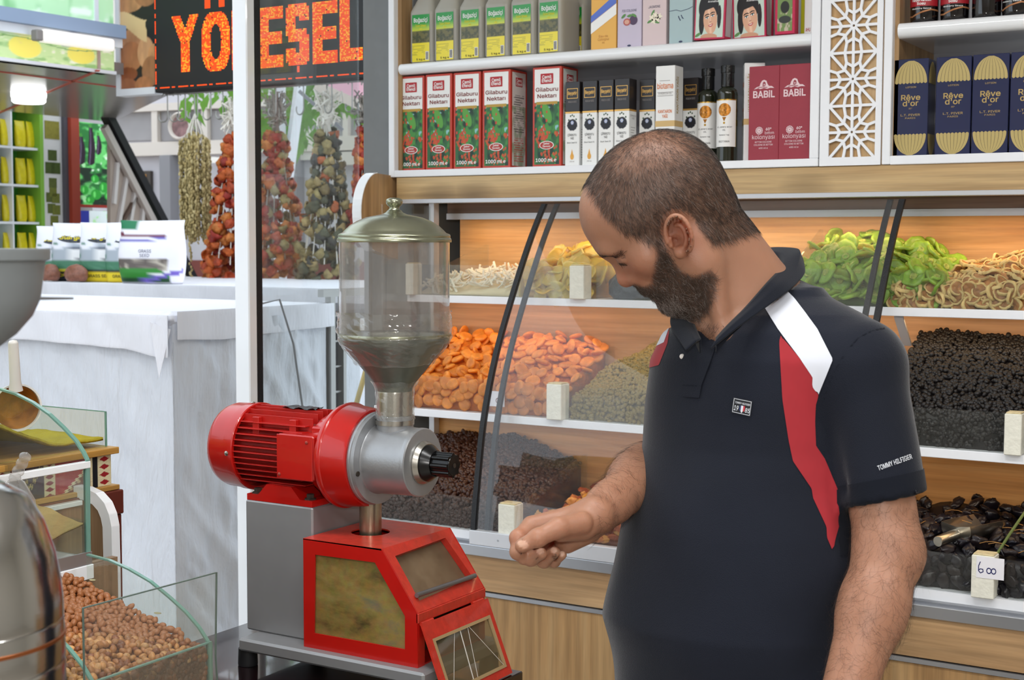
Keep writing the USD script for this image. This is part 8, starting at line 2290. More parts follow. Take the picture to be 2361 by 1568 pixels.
dp = [(0.0, zpx_(1118)), (R2 * 0.45, zpx_(1122)), (R2 * 0.68, zpx_(1155)), (R2 * 0.82, zpx_(1215)), (R2 * 0.92, zpx_(1290)), (R2 * 0.965, zpx_(1350)), (R2 * 0.985, zpx_(1400)), (R2 * 0.99, zpx_(1440)), (R2 * 0.975, zpx_(1446)), (R2 * 0.99, zpx_(1452)), (R2 * 0.998, zpx_(1500)), (R2, zpx_(1540)), (R2 * 0.985, zpx_(1548)), (R2 * 1.0, zpx_(1556)), (R2, zpx_(1750)), (R2 * 0.9, zpx_(1760)), (0, zpx_(1760))]
part(g2, 'steel_drum', lathe(dp, 80), M_DRUM, 40, label='polished steel drum with ring grooves')
part(g2, 'copper_ring', lathe([(R2 * 0.986, zpx_(1478)), (R2 * 1.006, zpx_(1480)), (R2 * 1.006, zpx_(1488)), (R2 * 0.986, zpx_(1490))], 80), mat('copper_band', '#a5623a', 0.3, 0.9), 40)
part(g2, 'pedestal', lathe([(0, 0), (R2 * 1.1, 0), (R2 * 1.1, 0.02), (R2 * 0.7, 0.05), (R2 * 0.7, zpx_(1761)), (0, zpx_(1761))], 40), mat('pedestal_dark', '#2a2a2c', 0.5), 40)
ra, rb_ = atD(60, 688, dg) - np.array([ax[0], ax[1], 0]), atD(168, 688, dg + 0.05) - np.array([ax[0], ax[1], 0])
part(g2, 'rod', tube([ra, rb_], [0.0016, 0.0009], 8), mat('rod_grey', '#77777a', 0.4, 0.5))
# ================================================================ the man (built in a frame with x to the right, y down, t away from the viewer)
CAMF = np.stack([RGT, DWN, FWD])                   # rows: axes of that frame in the world
def C(px_, py_, t):
 return np.array([(px_ - CX) / FPX * t, (py_ - CY) / FPX * t, t])
def to_world(v):
 return np.asarray(v) @ CAMF + EYE
def to_px(v):
 return np.stack([CX + FPX * v[:, 0] / v[:, 2], CY + FPX * v[:, 1] / v[:, 2]], -1)
class Field:
 """A block of sample points and the distance field that is built up on it."""
 def __init__(s, lo, hi, h):
  s.lo, s.h = np.asarray(lo, float), h
  n = np.ceil((np.asarray(hi) - lo) / h).astype(int) + 1
  ax = [np.asarray(lo[k] + np.arange(n[k]) * h, np.float32) for k in range(3)]
  s.x, s.y, s.t = ax[0][:, None, None], ax[1][None, :, None], ax[2][None, None, :]
  s.n = n
  s.d = np.full(n, 1.0, np.float32)
 def box(s, lo, hi):
  a = np.clip(np.floor((np.asarray(lo) - s.lo) / s.h).astype(int), 0, s.n - 1)
  b = np.clip(np.ceil((np.asarray(hi) - s.lo) / s.h).astype(int) + 1, 1, s.n)
  return tuple(slice(i, max(i + 1, j)) for i, j in zip(a, b))
 def pts(s, w):
  return s.x[w[0]], s.y[:, w[1]], s.t[:, :, w[2]]
 def join(s, w, d, k):
  o = s.d[w]
  if k <= 0:
   s.d[w] = np.minimum(o, d)
  else:
   h = np.clip(0.5 + 0.5 * (o - d) / k, 0, 1)
   s.d[w] = o * (1 - h) + d * h - k * h * (1 - h)
 def cut(s, w, d, k):
  o = s.d[w]
  if k <= 0:
   s.d[w] = np.maximum(o, -d)
  else:
   h = np.clip(0.5 - 0.5 * (o + d) / k, 0, 1)
   s.d[w] = o * (1 - h) - d * h + k * h * (1 - h)
 def cone(s, a, b, ra, rb, k=0.01, cut=False):
  a, b = np.asarray(a, float), np.asarray(b, float)
  m = max(ra, rb) + k * 2 + 3 * s.h + 0.012
  w = s.box(np.minimum(a, b) - m, np.maximum(a, b) + m)
  x, y, t = s.pts(w)
  e = b - a
  L = e @ e + 1e-12
  q = np.clip(((x - a[0]) * e[0] + (y - a[1]) * e[1] + (t - a[2]) * e[2]) / L, 0, 1)
  d = np.sqrt((x - a[0] - q * e[0]) ** 2 + (y - a[1] - q * e[1]) ** 2 + (t - a[2] - q * e[2]) ** 2) - (ra + (rb - ra) * q)
  (s.cut if cut else s.join)(w, d.astype(np.float32), k)
 def ball(s, c, r, k=0.01, cut=False):
  s.cone(c, np.asarray(c) + 1e-5, r, r, k, cut)
 def ell(s, c, rad, R, k=0.01, cut=False):
  """An ellipsoid with half axes rad along the rows of R."""
  c, rad, R = np.asarray(c, float), np.asarray(rad, float), np.asarray(R, float)
  m = np.sqrt(((R * rad[:, None]) ** 2).sum(0)) + k * 2 + 3 * s.h + 0.012
  w = s.box(c - m, c + m)
  x, y, t = s.pts(w)
  q = [((x - c[0]) * R[i, 0] + (y - c[1]) * R[i, 1] + (t - c[2]) * R[i, 2]) for i in range(3)]
  k0 = np.sqrt(sum((q[i] / rad[i]) ** 2 for i in range(3)))
  k1 = np.sqrt(sum((q[i] / rad[i] ** 2) ** 2 for i in range(3))) + 1e-9
  (s.cut if cut else s.join)(w, (k0 * (k0 - 1) / k1).astype(np.float32), k)
 def mesh(s):
  """Surface nets."""
  D = s.d
  I = D < 0
  n = np.array(D.shape)
  c8 = sum(I[i:n[0] - 1 + i, j:n[1] - 1 + j, k:n[2] - 1 + k].astype(np.int8) for i in (0, 1) for j in (0, 1) for k in (0, 1))
  act = (c8 > 0) & (c8 < 8)
  ci = np.argwhere(act)
  vid = np.full(act.shape, -1, np.int64)
  vid[act] = np.arange(len(ci))
  acc, cnt = np.zeros((len(ci), 3)), np.zeros(len(ci))
  cor = np.array([(i, j, k) for i in (0, 1) for j in (0, 1) for k in (0, 1)])
  val = np.stack([D[tuple((ci + o).T)] for o in cor], 1)
  for a in range(8):
   for b in range(a + 1, 8):
    if np.abs(cor[a] - cor[b]).sum() == 1:
     va, vb = val[:, a], val[:, b]
     m = (va < 0) != (vb < 0)
     t = np.where(m, va / np.where(m, va - vb, 1), 0)
     acc += np.where(m[:, None], cor[a] + t[:, None] * (cor[b] - cor[a]), 0)
     cnt += m
  v = s.lo + (ci + acc / cnt[:, None]) * s.h
  fs = []
  for ax in range(3):
   o1, o2 = [(1, 2), (2, 0), (0, 1)][ax]
   sl0 = [slice(1, -1)] * 3
   sl0[ax] = slice(0, -1)
   sl1 = list(sl0)
   sl1[ax] = slice(1, None)
   A, B = I[tuple(sl0)], I[tuple(sl1)]
   e = np.argwhere(A != B)
   if not len(e):
    continue
   inside = A[tuple(e.T)]
   e = e.copy()
   for q in range(3):
    if q != ax:
     e[:, q] += 1
   u1, u2 = np.eye(3, dtype=int)[o1], np.eye(3, dtype=int)[o2]
   q = np.stack([vid[tuple((e - u1 - u2).T)], vid[tuple((e - u2).T)], vid[tuple(e.T)], vid[tuple((e - u1).T)]], 1)
   q = np.where(inside[:, None], q, q[:, ::-1])
   fs.append(q)
  q = np.vstack(fs)
  q = q[(q >= 0).all(1)]
  return v, np.vstack([q[:, [0, 1, 2]], q[:, [0, 2, 3]]])
def relax(m, it=2, lam=0.5):
 v, f = m
 t = trimesh.Trimesh(v, f, process=False)
 trimesh.smoothing.filter_taubin(t, lamb=lam, nu=lam + 0.03, iterations=it)
 return np.array(t.vertices), np.array(t.faces)
def head_frame(bow, away, tilt):
 b, a, w = map(math.radians, (bow, away, tilt))
 F0, L0, U0 = np.array([-math.cos(a), 0, math.sin(a)]), np.array([-math.sin(a), 0, -math.cos(a)]), np.array([0, -1.0, 0])
 F = F0 * math.cos(b) - U0 * math.sin(b)
 U = U0 * math.cos(b) + F0 * math.sin(b)
 return F, L0 * math.cos(w) - U * math.sin(w), U * math.cos(w) + L0 * math.sin(w)
HF, HL, HU = head_frame(42, 7, 12)
HR = np.stack([HF, HL, HU])
HO = C(1573, 548, 1.80) - HL * 0.070
H_ = lambda x, y, z: HO + HF * x + HL * y + HU * z
hloc = lambda v: (np.asarray(v) - HO) @ HR.T
TF = math.radians(42)                              # the trunk faces between picture left and the viewer
BF, BL = np.array([-math.cos(TF), 0, -math.sin(TF)]), np.array([math.sin(TF), 0, -math.cos(TF)])
DV = CAMF @ np.array([0, 0, -1.0])                 # straight down
rows = np.array([(690, 1690, 1860, 0.80), (730, 1590, 1925, 0.76), (770, 1545, 1965, 0.75), (830, 1518, 1985, 0.75), (930, 1505, 1980, 0.75), (985, 1501, 1978, 0.75), (1030, 1499, 1976, 0.76), (1110, 1481, 1976, 0.78), (1210, 1457, 1985, 0.8), (1310, 1441, 1992, 0.82), (1395, 1425, 1996, 0.84), (1430, 1418, 1996, 0.84), (1470, 1424, 1994, 0.84), (1568, 1442, 1985, 0.82), (1660, 1452, 1975, 0.8), (1760, 1460, 1965, 0.8)], float)
TT = 1.90
ry = (rows[:, 0] - CY) / FPX * TT
rcx = ((rows[:, 1] + rows[:, 2]) / 2 - CX) / FPX * TT
rhw = (rows[:, 2] - rows[:, 1]) / 2 / FPX * TT
ra = rhw / np.sqrt((BL[0]) ** 2 + (rows[:, 3] * BF[0]) ** 2)
def torso(F, off, y_lo, y_hi, k, fold=0.0):
 """The trunk as a stack of ovals; off shrinks it."""
 yl, yh = (y_lo - CY) / FPX * TT, (y_hi - CY) / FPX * TT
 w = F.box((-1, yl - 0.03, 0), (2, yh + 0.03, 4))
 x, y, t = F.pts(w)
 yy = y[0, :, 0]
 cx_, a, kk = (np.interp(yy, ry, q)[None, :, None].astype(np.float32) for q in (rcx, ra, rows[:, 3]))
 ct = np.float32(TT) - 0.0 * y
 dx, dt = x - cx_, t - ct
 qa, qb = dx * BL[0] + dt * BL[2], dx * BF[0] + dt * BF[2]
 b = a * kk
 e = 2.25
 r = (np.abs(qa / a) ** e + np.abs(qb / b) ** e + 1e-9) ** (1 / e)
 d = (r - 1) * np.minimum(a, b) * 0.95 - off
 if fold:
  P = np.stack(np.broadcast_arrays(qa * 3.0 + qb * 1.0, y + 0 * qa, t * 0 + 0 * qa), -1)
  ang = (y * 0.86 + dx * 0.50)
  f1 = meshkit.noise(np.stack(np.broadcast_arrays(ang * 11.0 + 0 * t, (dx - y) * 2.2 + 0 * t, t * 4.0 + 0 * ang), -1), 5) - 0.5
  f2 = meshkit.noise(np.stack(np.broadcast_arrays((y * 0.8 - dx * 0.5) * 11.0 + 0 * t, dx * 3.0 + 0 * t, t * 5.0 + 0 * ang), -1), 8) - 0.5
  m1 = np.clip((y + 0.0 - 0.12) / 0.2, 0.0, 1)
  f1 = 0.25 - np.sqrt(f1 * f1 + 0.004)
  d = d - fold * (f1 * m1 * 1.0) + fold * f2 * (0.15 + 0.25 * m1)
 d = np.maximum(d, np.maximum(yl - y, y - yh))
 F.join(w, d.astype(np.float32), k)
LSH, LEL, LWR = C(1978, 838, 1.785), C(2052, 1275, 1.735), C(1925, 1690, 1.63)
RSH, REL, RWR = C(1612, 842, 2.03), C(1592, 1030, 2.075), C(1372, 1188, 1.815)
FH = Field(C(1270, 230, 1.98) * (1, 1, 0) + (0, 0, 1.66), (0.50, 0.13, 2.14), 0.0030)
f = FH
f.ell(H_(-0.006, 0, 0.056), (0.094, 0.074, 0.082), HR, 0.0)
f.ell(H_(-0.040, 0, 0.045), (0.062, 0.071, 0.072), HR, 0.02)
f.ell(H_(0.040, 0, 0.064), (0.046, 0.059, 0.055), HR, 0.02)
f.ell(H_(0.034, 0, 0.000), (0.050, 0.057, 0.064), HR, 0.02)
for s in (-1, 1):
 f.ball(H_(0.050, s * 0.047, 0.008), 0.019, 0.02)
 f.cone(H_(0.006, s * 0.052, -0.040), H_(0.050, s * 0.022, -0.064), 0.018, 0.015, 0.02)
 f.cone(H_(0.003, s * 0.055, -0.01), H_(0.006, s * 0.052, -0.042), 0.018, 0.018, 0.02)
f.cone(H_(0.035, 0, -0.04), H_(0.056, 0, -0.058), 0.033, 0.018, 0.02)
f.ball(H_(0.0625, 0, -0.0625), 0.0150, 0.015)
f.cone(H_(0.0770, -0.030, 0.046), H_(0.0770, 0.030, 0.046), 0.0130, 0.0130, 0.014)
for s in (-1, 1):
 f.ball(H_(0.0930, s * 0.031, 0.029), 0.0130, 0.012, cut=True)
 f.ball(H_(0.0680, s * 0.031, 0.0280), 0.0130, 0.004)
 f.cone(H_(0.0765, s * 0.020, 0.0255), H_(0.0735, s * 0.043, 0.0255), 0.0042, 0.0042, 0.004)
 f.cone(H_(0.0790, s * 0.022, 0.0215), H_(0.0755, s * 0.041, 0.0205), 0.0008, 0.0008, 0.002, cut=True)
f.cone(H_(0.0735, 0, 0.033), H_(0.0875, 0, 0.002), 0.0080, 0.0105, 0.010)
f.ball(H_(0.0885, 0, -0.0025), 0.0102, 0.007)
for s in (-1, 1):
 f.ball(H_(0.0800, s * 0.0135, -0.0070), 0.0082, 0.006)
 f.ball(H_(0.0840, s * 0.0078, -0.0150), 0.0042, 0.003, cut=True)
 f.cone(H_(0.071, s * 0.020, -0.008), H_(0.062, s * 0.032, -0.035), 0.006, 0.006, 0.014)
f.ell(H_(0.0680, 0, -0.026), (0.0155, 0.030, 0.014), HR, 0.012)
f.ell(H_(0.0735, 0, -0.0330), (0.0090, 0.023, 0.0054), HR, 0.005)
f.ell(H_(0.0705, 0, -0.0432), (0.0092, 0.020, 0.0062), HR, 0.005)
f.cone(H_(0.0825, -0.021, -0.0380), H_(0.0825, 0.021, -0.0380), 0.0022, 0.0022, 0.003, cut=True)
EARS, EAR_M = [], []
for s in (-1, 1):
 ec = H_(0.001, s * 0.0735, 0.006)
 e2_ = HU * 0.883 - HF * 0.469
 e0_ = HF * 0.883 + HU * 0.469 - s * HL * 0.32
 e0_ /= np.linalg.norm(e0_)
 e2_ -= e0_ * (e0_ @ e2_)
 e2_ /= np.linalg.norm(e2_)
 e1_ = np.cross(e2_, e0_)
 e1_ *= np.sign(e1_ @ HL) * s
 ER = np.stack([e0_, e1_, e2_])
 E = lambda a, b, c, ec=ec, ER=ER: ec + ER[0] * a + ER[1] * b + ER[2] * c
 EARS.append((ec, ER))
 fe = Field(ec - 0.046, ec + 0.046, 0.00125)
 fe.ell(E(-0.001, 0.000, 0.0), (0.0175, 0.0060, 0.0270), ER, 0.0)
 fe.ell(E(-0.001, -0.008, 0.0), (0.0120, 0.0080, 0.0190), ER, 0.006)
 fe.ell(E(0.001, 0.0080, 0.0015), (0.0128, 0.0066, 0.0205), ER, 0.002, cut=True)
 rim = [E(0.0160 * math.cos(a) - 0.001, 0.0070, 0.0258 * math.sin(a)) for a in np.radians(np.linspace(-12, 236, 22))]
 for p, q in zip(rim[:-1], rim[1:]):
  fe.cone(p, q, 0.0030, 0.0030, 0.0015)
 fe.cone(E(0.0150, 0.0066, -0.004), E(0.004, 0.0035, 0.001), 0.0028, 0.0018, 0.002)
 ah = [E(0.0075 * math.cos(a) - 0.0020, 0.0052, 0.0150 * math.sin(a) - 0.0010) for a in np.radians(np.linspace(70, 245, 12))]
 for p, q in zip(ah[:-1], ah[1:]):
  fe.cone(p, q, 0.0024, 0.0024, 0.002)
 fe.ell(E(0.004, 0.0038, -0.0070), (0.0070, 0.0050, 0.0085), ER, 0.0025, cut=True)
 fe.ball(E(0.003, 0.0025, -0.0225), 0.0080, 0.005)
 fe.cone(E(0.0128, 0.0045, -0.003), E(0.0120, 0.0050, -0.011), 0.0036, 0.0034, 0.002)
 fe.ball(E(0.0065, 0.0010, -0.006), 0.0040, 0.001, cut=True)
 EAR_M.append(relax(fe.mesh(), 1))
f.cone(H_(-0.035, 0, -0.012), C(1745, 700, 1.905), 0.052, 0.060, 0.03)
f.cone(H_(0.015, 0, -0.045), C(1700, 735, 1.885), 0.045, 0.058, 0.025)
f.cone(H_(-0.02, 0.052, -0.02), C(1672, 772, 1.825), 0.014, 0.010, 0.02)
f.cone(C(1790, 735, 1.905), LSH + (-0.02, 0.012, 0.01), 0.042, 0.050, 0.04)
f.cone(C(1760, 735, 1.93), RSH + (0.02, 0.012, 0), 0.042, 0.048, 0.04)
torso(f, -0.009, 700, 1000, 0.03)
mh = f.mesh()
mh = relax(mh, 2)
FA_ = Field((C(1165, 1150, 1.74)[0], 0.085, 1.70), (0.32, 0.305, 2.15), 0.0021)
f = FA_
f.cone(RSH + (0, 0.09, -0.01), REL, 0.044, 0.040, 0.0)
f.cone(REL, C(1470, 1108, 1.935), 0.042, 0.0395, 0.02)
f.cone(C(1490, 1095, 1.955), C(1400, 1165, 1.845), 0.0390, 0.0270, 0.02)
f.cone(C(1410, 1158, 1.855), RWR, 0.0275, 0.0235, 0.012)
f.cone(RWR + (0, 0.002, 0.006), RWR + (0, -0.002, -0.008), 0.0225, 0.0225, 0.01)
fing = {'index': [(1226, 1213, 1.800), (1194, 1240, 1.777), (1193, 1273, 1.770), (1207, 1290, 1.773)],
  'middle': [(1240, 1216, 1.822), (1209, 1262, 1.800), (1224, 1288, 1.777), (1249, 1277, 1.763)],
  'ring': [(1262, 1222, 1.842), (1238, 1273, 1.820), (1254, 1293, 1.792), (1280, 1273, 1.775)],
  'little': [(1286, 1230, 1.858), (1266, 1279, 1.833), (1277, 1294, 1.803), (1296, 1280, 1.788)]}
frad = {'index': (0.0125, 0.0096, 0.0086, 0.0070), 'middle': (0.0125, 0.0098, 0.0088, 0.0074), 'ring': (0.0120, 0.0092, 0.0084, 0.0070), 'little': (0.0110, 0.0080, 0.0072, 0.0060)}
for nme, ch in fing.items():                       # palm bones
 f.cone(C(*ch[0]), RWR + (C(*ch[0]) - C(1250, 1220, 1.82)) * 0.35, frad[nme][0] * 1.05, 0.0165, 0.012)
f.cone(C(1345, 1212, 1.790), C(1292, 1222, 1.768), 0.0190, 0.0150, 0.010)
f.cone(C(1352, 1222, 1.828), C(1306, 1248, 1.822), 0.0185, 0.0160, 0.010)
main = f.d.copy()
parts_ = []
for nme, ch in fing.items():                       # each finger in its own field, joined closely
 P = [C(*q) for q in ch]
 R = frad[nme]
 f.d = np.full_like(main, 1.0)
 for k in range(3):
  f.cone(P[k], P[k + 1], R[k], R[k + 1], 0.004 if k else 0.0)
  if k:
   f.ball(P[k], R[k] * 1.06, 0.004)
 parts_.append(f.d)
tp_ = [C(1340, 1206, 1.775), C(1288, 1217, 1.755), C(1240, 1240, 1.744), C(1203, 1258, 1.7425)]
tr_ = (0.0150, 0.0128, 0.0108, 0.0088)
f.d = np.full_like(main, 1.0)
for k in range(3):
 f.cone(tp_[k], tp_[k + 1], tr_[k], tr_[k + 1], 0.005 if k else 0.0)
f.ball(tp_[2], 0.0112, 0.004)
thumb = f.d
f.d = main
w_all = (slice(None),) * 3
for q in parts_:
 f.join(w_all, q, 0.0022)
f.join(w_all, thumb, 0.0028)
ma = relax(f.mesh(), 2)
FL_ = Field((0.36, -0.02, 1.52), (0.60, 0.56, 1.88), 0.0034)
f = FL_
f.cone(LSH, LSH + (LEL - LSH) * 0.5, 0.040, 0.042, 0.0)
f.cone(LSH + (LEL - LSH) * 0.45, LEL, 0.0435, 0.0400, 0.02)
f.cone(LEL + (-0.004, 0.0, -0.004), LEL + (LWR - LEL) * 0.35, 0.0395, 0.0385, 0.02)
f.cone(LEL + (LWR - LEL) * 0.3, LWR, 0.0385, 0.0265, 0.02)
f.ball(LEL + (0.016, 0.000, 0.012), 0.021, 0.02)
hd = LWR + np.array([-0.02, 0.085, -0.02])
f.cone(LWR, hd, 0.024, 0.03, 0.02)
ml = relax(f.mesh(), 2)
FG = Field(hd - 0.11, hd + (0.06, 0.13, 0.06), 0.003)
f = FG
f.cone(LWR, hd, 0.024, 0.026, 0.02)
for k in range(4):
 b_ = hd + np.array([-0.004, 0.01, -0.03 + 0.02 * k])
 f.cone(b_, b_ + (-0.012, 0.042, 0.001 * k), 0.0105, 0.009, 0.006)
 f.cone(b_ + (-0.012, 0.042, 0.001 * k), b_ + (-0.004, 0.072 - 0.004 * abs(k - 1), 0.001 * k), 0.009, 0.007, 0.003)
f.cone(LWR + (-0.015, 0.03, -0.02), hd + (-0.035, 0.012, -0.03), 0.012, 0.010, 0.01)
f.cone(hd + (-0.035, 0.012, -0.03), hd + (-0.036, 0.045, -0.026), 0.010, 0.008, 0.003)
mg = relax(f.mesh(), 2)
bv, bf_ = cat_(mh, ma, ml, mg, *EAR_M)
n_ear = sum(len(m[0]) for m in EAR_M)
is_ear = np.arange(len(bv)) >= len(bv) - n_ear
FS = Field((0.08, -0.115, 1.64), (0.60, 0.60, 2.16), 0.0042)
f = FS
torso(f, 0.0, 690, 1740, 0.0, 0.034)
f.cone(C(1812, 728, 1.895), LSH, 0.044, 0.056, 0.05)
f.cone(C(1740, 735, 1.95), RSH, 0.044, 0.054, 0.05)
f.cone(C(1770, 745, 1.96), C(1770, 900, 1.97), 0.06, 0.07, 0.05)
sle0, sle1 = LSH + (0.002, 0.01, -0.004), C(2040, 1165, 1.748)
FSd = f.d.copy()
f.d = np.full_like(FSd, 1.0)
f.cone(sle0, sle1, 0.056, 0.0515, 0.0)
x, y, t = f.x, f.y, f.t
q = meshkit.noise(np.stack(np.broadcast_arrays((y * 0.9 + x * 0.5) * 13 + 0 * t, x * 5 + 0 * t + 0 * y, t * 9 + 0 * x + 0 * y), -1), 9) - 0.5
f.d = (f.d + 0.005 * q).astype(np.float32)
hn = np.array([0.20, 0.97, -0.10])
hn /= np.linalg.norm(hn)
hp0 = C(2040, 1150, 1.748)
pl_ = (x - hp0[0]) * hn[0] + (y - hp0[1]) * hn[1] + (t - hp0[2]) * hn[2]
f.d = np.maximum(f.d, pl_.astype(np.float32))
f.cone(sle0 + (sle1 - sle0) * 0.80, sle1 + (sle1 - sle0) * 0.2, 0.0435, 0.0435, 0.0, cut=True)
slv = f.d
f.d = FSd
f.join(w_all, slv, 0.018)
f.cone(C(1904, 960, 1.735), C(1946, 1130, 1.735), 0.002, 0.003, 0.012, cut=True)
f.cone(RSH, RSH + (REL - RSH) * 0.75, 0.054, 0.052, 0.02)
f.cone(C(1690, 560, 1.86), C(1742, 715, 1.905), 0.064, 0.063, 0.006, cut=True)
f.cone(C(1655, 745, 1.80), C(1600, 815, 1.765), 0.024, 0.002, 0.006, cut=True)
f.cone(C(1655, 735, 1.84), C(1642, 768, 1.775), 0.026, 0.016, 0.006, cut=True)
ms_ = relax(f.mesh(), 2)
sv, sf = ms_
sn = meshkit.arrays((sv, sf), True)[2]
def clip_patch(v, f, val):
 """The part of a mesh where val < 0, its edge cut exactly."""
 a = val[f]
 inside = a < 0
 k = inside.sum(1)
 V, Fs = [v], [f[k == 3]]
 base = len(v)
 for cnt in (1, 2):
  for i in np.nonzero(k == cnt)[0]:
   tri, ins, vv = f[i], inside[i], a[i]
   j = int(np.nonzero(ins if cnt == 1 else ~ins)[0][0])
   p, q, r = tri[j], tri[(j + 1) % 3], tri[(j + 2) % 3]
   tq = vv[j] / (vv[j] - vv[(j + 1) % 3])
   tr = vv[j] / (vv[j] - vv[(j + 2) % 3])
   V.append(np.array([v[p] + tq * (v[q] - v[p]), v[p] + tr * (v[r] - v[p])]))
   if cnt == 1:
    Fs.append(np.array([[p, base, base + 1]]))
   else:
    Fs.append(np.array([[base, q, r], [base, r, base + 1]]))
   base += 2
 V, F = np.vstack(V), np.vstack(Fs)
 u, inv = np.unique(F, return_inverse=True)
 return V[u], inv.reshape(F.shape)
def px_dist(v, poly):
 """Signed pixel distance of points to a polygon of the picture plane, negative inside."""
 P = shapely.points(to_px(v))
 pg = Polygon(poly).buffer(0)
 d = shapely.distance(pg.exterior, P)
 return np.where(shapely.contains(pg, P), -d, d)
def patch(poly, off, thick=0.0006, away=False):
 vis = (sn * (sv / np.linalg.norm(sv, axis=1, keepdims=True))).sum(1) < 0.12
 near = np.ones(len(sv), bool) if away else sv[:, 2] < 1.99
 bb = np.array(poly)
 p = to_px(sv)
 lo, hi = bb.min(0) - 30, bb.max(0) + 30
 cand = vis & near & (p > lo).all(1) & (p < hi).all(1)
 fm = cand[sf].all(1)
 u, inv = np.unique(sf[fm], return_inverse=True)
 v, ff = sv[u] + sn[u] * off, inv.reshape(-1, 3)
 return clip_patch(v, ff, px_dist(sv[u], poly))
NAVY = usdkit.material(stage, '/World/Looks/pique_navy', {'tc': ('texture_coordinate', {}), 'v': ('voronoi_texture', {'scale': 900.0}), 'bp': ('bump', {'strength': 0.25, 'distance': 0.001}), 'n': ('noise_texture', {'scale': 5.0, 'detail': 3.0}), 'r': ('map_range', {'from_min': 0.3, 'from_max': 0.7, 'to_min': 0.85, 'to_max': 1.15}), 'h': ('hsv', {'color': srgb('#131722')}), 'p': ('principled_bsdf', {'roughness': 0.85, 'sheen_weight': 0.25, 'sheen_roughness': 0.4, 'specular_ior_level': 0.2})},
                       [('tc.object', 'v.vector'), ('tc.object', 'n.vector'), ('n.fac', 'r.value'), ('r.result', 'h.value'), ('h.color', 'p.base_color'), ('v.distance', 'bp.height'), ('bp.normal', 'p.normal')], surface='p.BSDF')
NAVY_RIB = mat('rib_navy', '#0d111b', 0.9, spec=0.2, sheen=0.08, bump=0.15, bscale=500)
CL_W = mat('pique_white', '#c9ccd5', 0.85, sheen=0.1)
CL_R = mat('pique_red', '#961d26', 0.85, sheen=0.1, var=0.06, scale=30)
man = thing('person', 'man in navy polo with white and red panels, head bowed, one fist held out', 'person', None)
mp = lambda n, m, mt, smooth=True, label=None, kind=None, par=None, color=None: part(par or man, n, (to_world(vf(m)[0]), vf(m)[1]), mt, smooth, label, kind, color)
shirt = mp('polo_shirt', (sv, sf), NAVY, label='navy polo shirt')
whitep = [(1764, 712), (1790, 690), (1816, 672), (1831, 688), (1860, 726), (1885, 760), (1906, 800), (1921, 829), (1905, 868), (1887, 911), (1873, 891), (1874, 870), (1844, 826), (1794, 760)]
redp = [(1798, 772), (1797, 795), (1804, 921), (1818, 1014), (1828, 1063), (1871, 1127), (1874, 1148), (1905, 1215), (1906, 1239), (1920, 1273), (1925, 1244), (1942, 1183), (1943, 1153), (1925, 1111), (1901, 1057), (1881, 1028), (1879, 974), (1881, 934), (1888, 911), (1873, 891), (1874, 870), (1844, 826)]
mp('white_panel', patch(whitep, 0.0012), CL_W, par=shirt, label='white shoulder panel')
mp('red_panel', patch(redp, 0.0008), CL_R, par=shirt, label='red side panel')
mp('white_panel', patch([(1490, 715), (1556, 715), (1548, 745), (1532, 790), (1500, 805), (1480, 760)], 0.0012, away=True), CL_W, par=shirt, label='white panel on the far shoulder')
mp('red_panel', patch([(1546, 748), (1540, 792), (1520, 842), (1490, 850), (1490, 800), (1530, 790)], 0.0008, away=True), CL_R, par=shirt, label='red panel under the far shoulder')
plk = [(1606, 806), (1662, 772), (1640, 835), (1619, 890), (1615, 918), (1575, 915), (1580, 886), (1590, 842)]
mp('placket', patch(plk, 0.0022), NAVY, par=shirt, label='buttoned placket')
mp('placket_stitch', patch([(1577, 886), (1619, 890), (1618, 893), (1576, 889)], 0.0026), NAVY_RIB, par=shirt)
seam = LineString([(2040, 757), (2010, 762), (1975, 782), (1940, 826), (1908, 892), (1890, 960)]).buffer(1.6)
mp('sleeve_seam', patch(list(seam.exterior.coords), 0.0007), NAVY_RIB, par=shirt)
cand = (np.abs((sv - hp0) @ hn) < 0.06) & (np.linalg.norm(np.cross(sv - sle0, (sle1 - sle0) / np.linalg.norm(sle1 - sle0)), axis=1) < 0.066) & (sv[:, 0] > C(1930, 0, 1.75)[0])
fm = cand[sf].all(1)
u, inv = np.unique(sf[fm], return_inverse=True)
cuff = clip_patch(sv[u] + sn[u] * 0.0012, inv.reshape(-1, 3), -((sv[u] - hp0) @ hn) - 0.027)
mp('sleeve_cuff', cuff, NAVY_RIB, par=shirt, label='ribbed sleeve cuff')
inner = [(1618, 784, 1.798), (1600, 745, 1.862), (1612, 690, 1.945), (1690, 615, 1.985), (1768, 577, 1.985), (1796, 584, 1.955), (1803, 600, 1.915), (1794, 624, 1.862), (1768, 650, 1.815), (1712, 715, 1.788), (1672, 752, 1.776), (1645, 784, 1.766)]
outer_ = [(1584, 812, 1.784), (1542, 748, 1.862), (1556, 690, 1.972), (1660, 622, 2.035), (1768, 580, 2.05), (1838, 576, 2.01), (1851, 590, 1.965), (1859, 630, 1.884), (1822, 668, 1.815), (1752, 718, 1.775), (1690, 762, 1.757), (1628, 812, 1.750)]
mid_ = [(1606, 790, 1.784), (1572, 740, 1.862), (1580, 682, 1.965), (1672, 606, 2.018), (1768, 568, 2.022), (1838, 571, 1.985), (1847, 577, 1.945), (1834, 624, 1.876), (1795, 656, 1.812), (1732, 712, 1.777), (1684, 752, 1.762), (1642, 792, 1.754)]
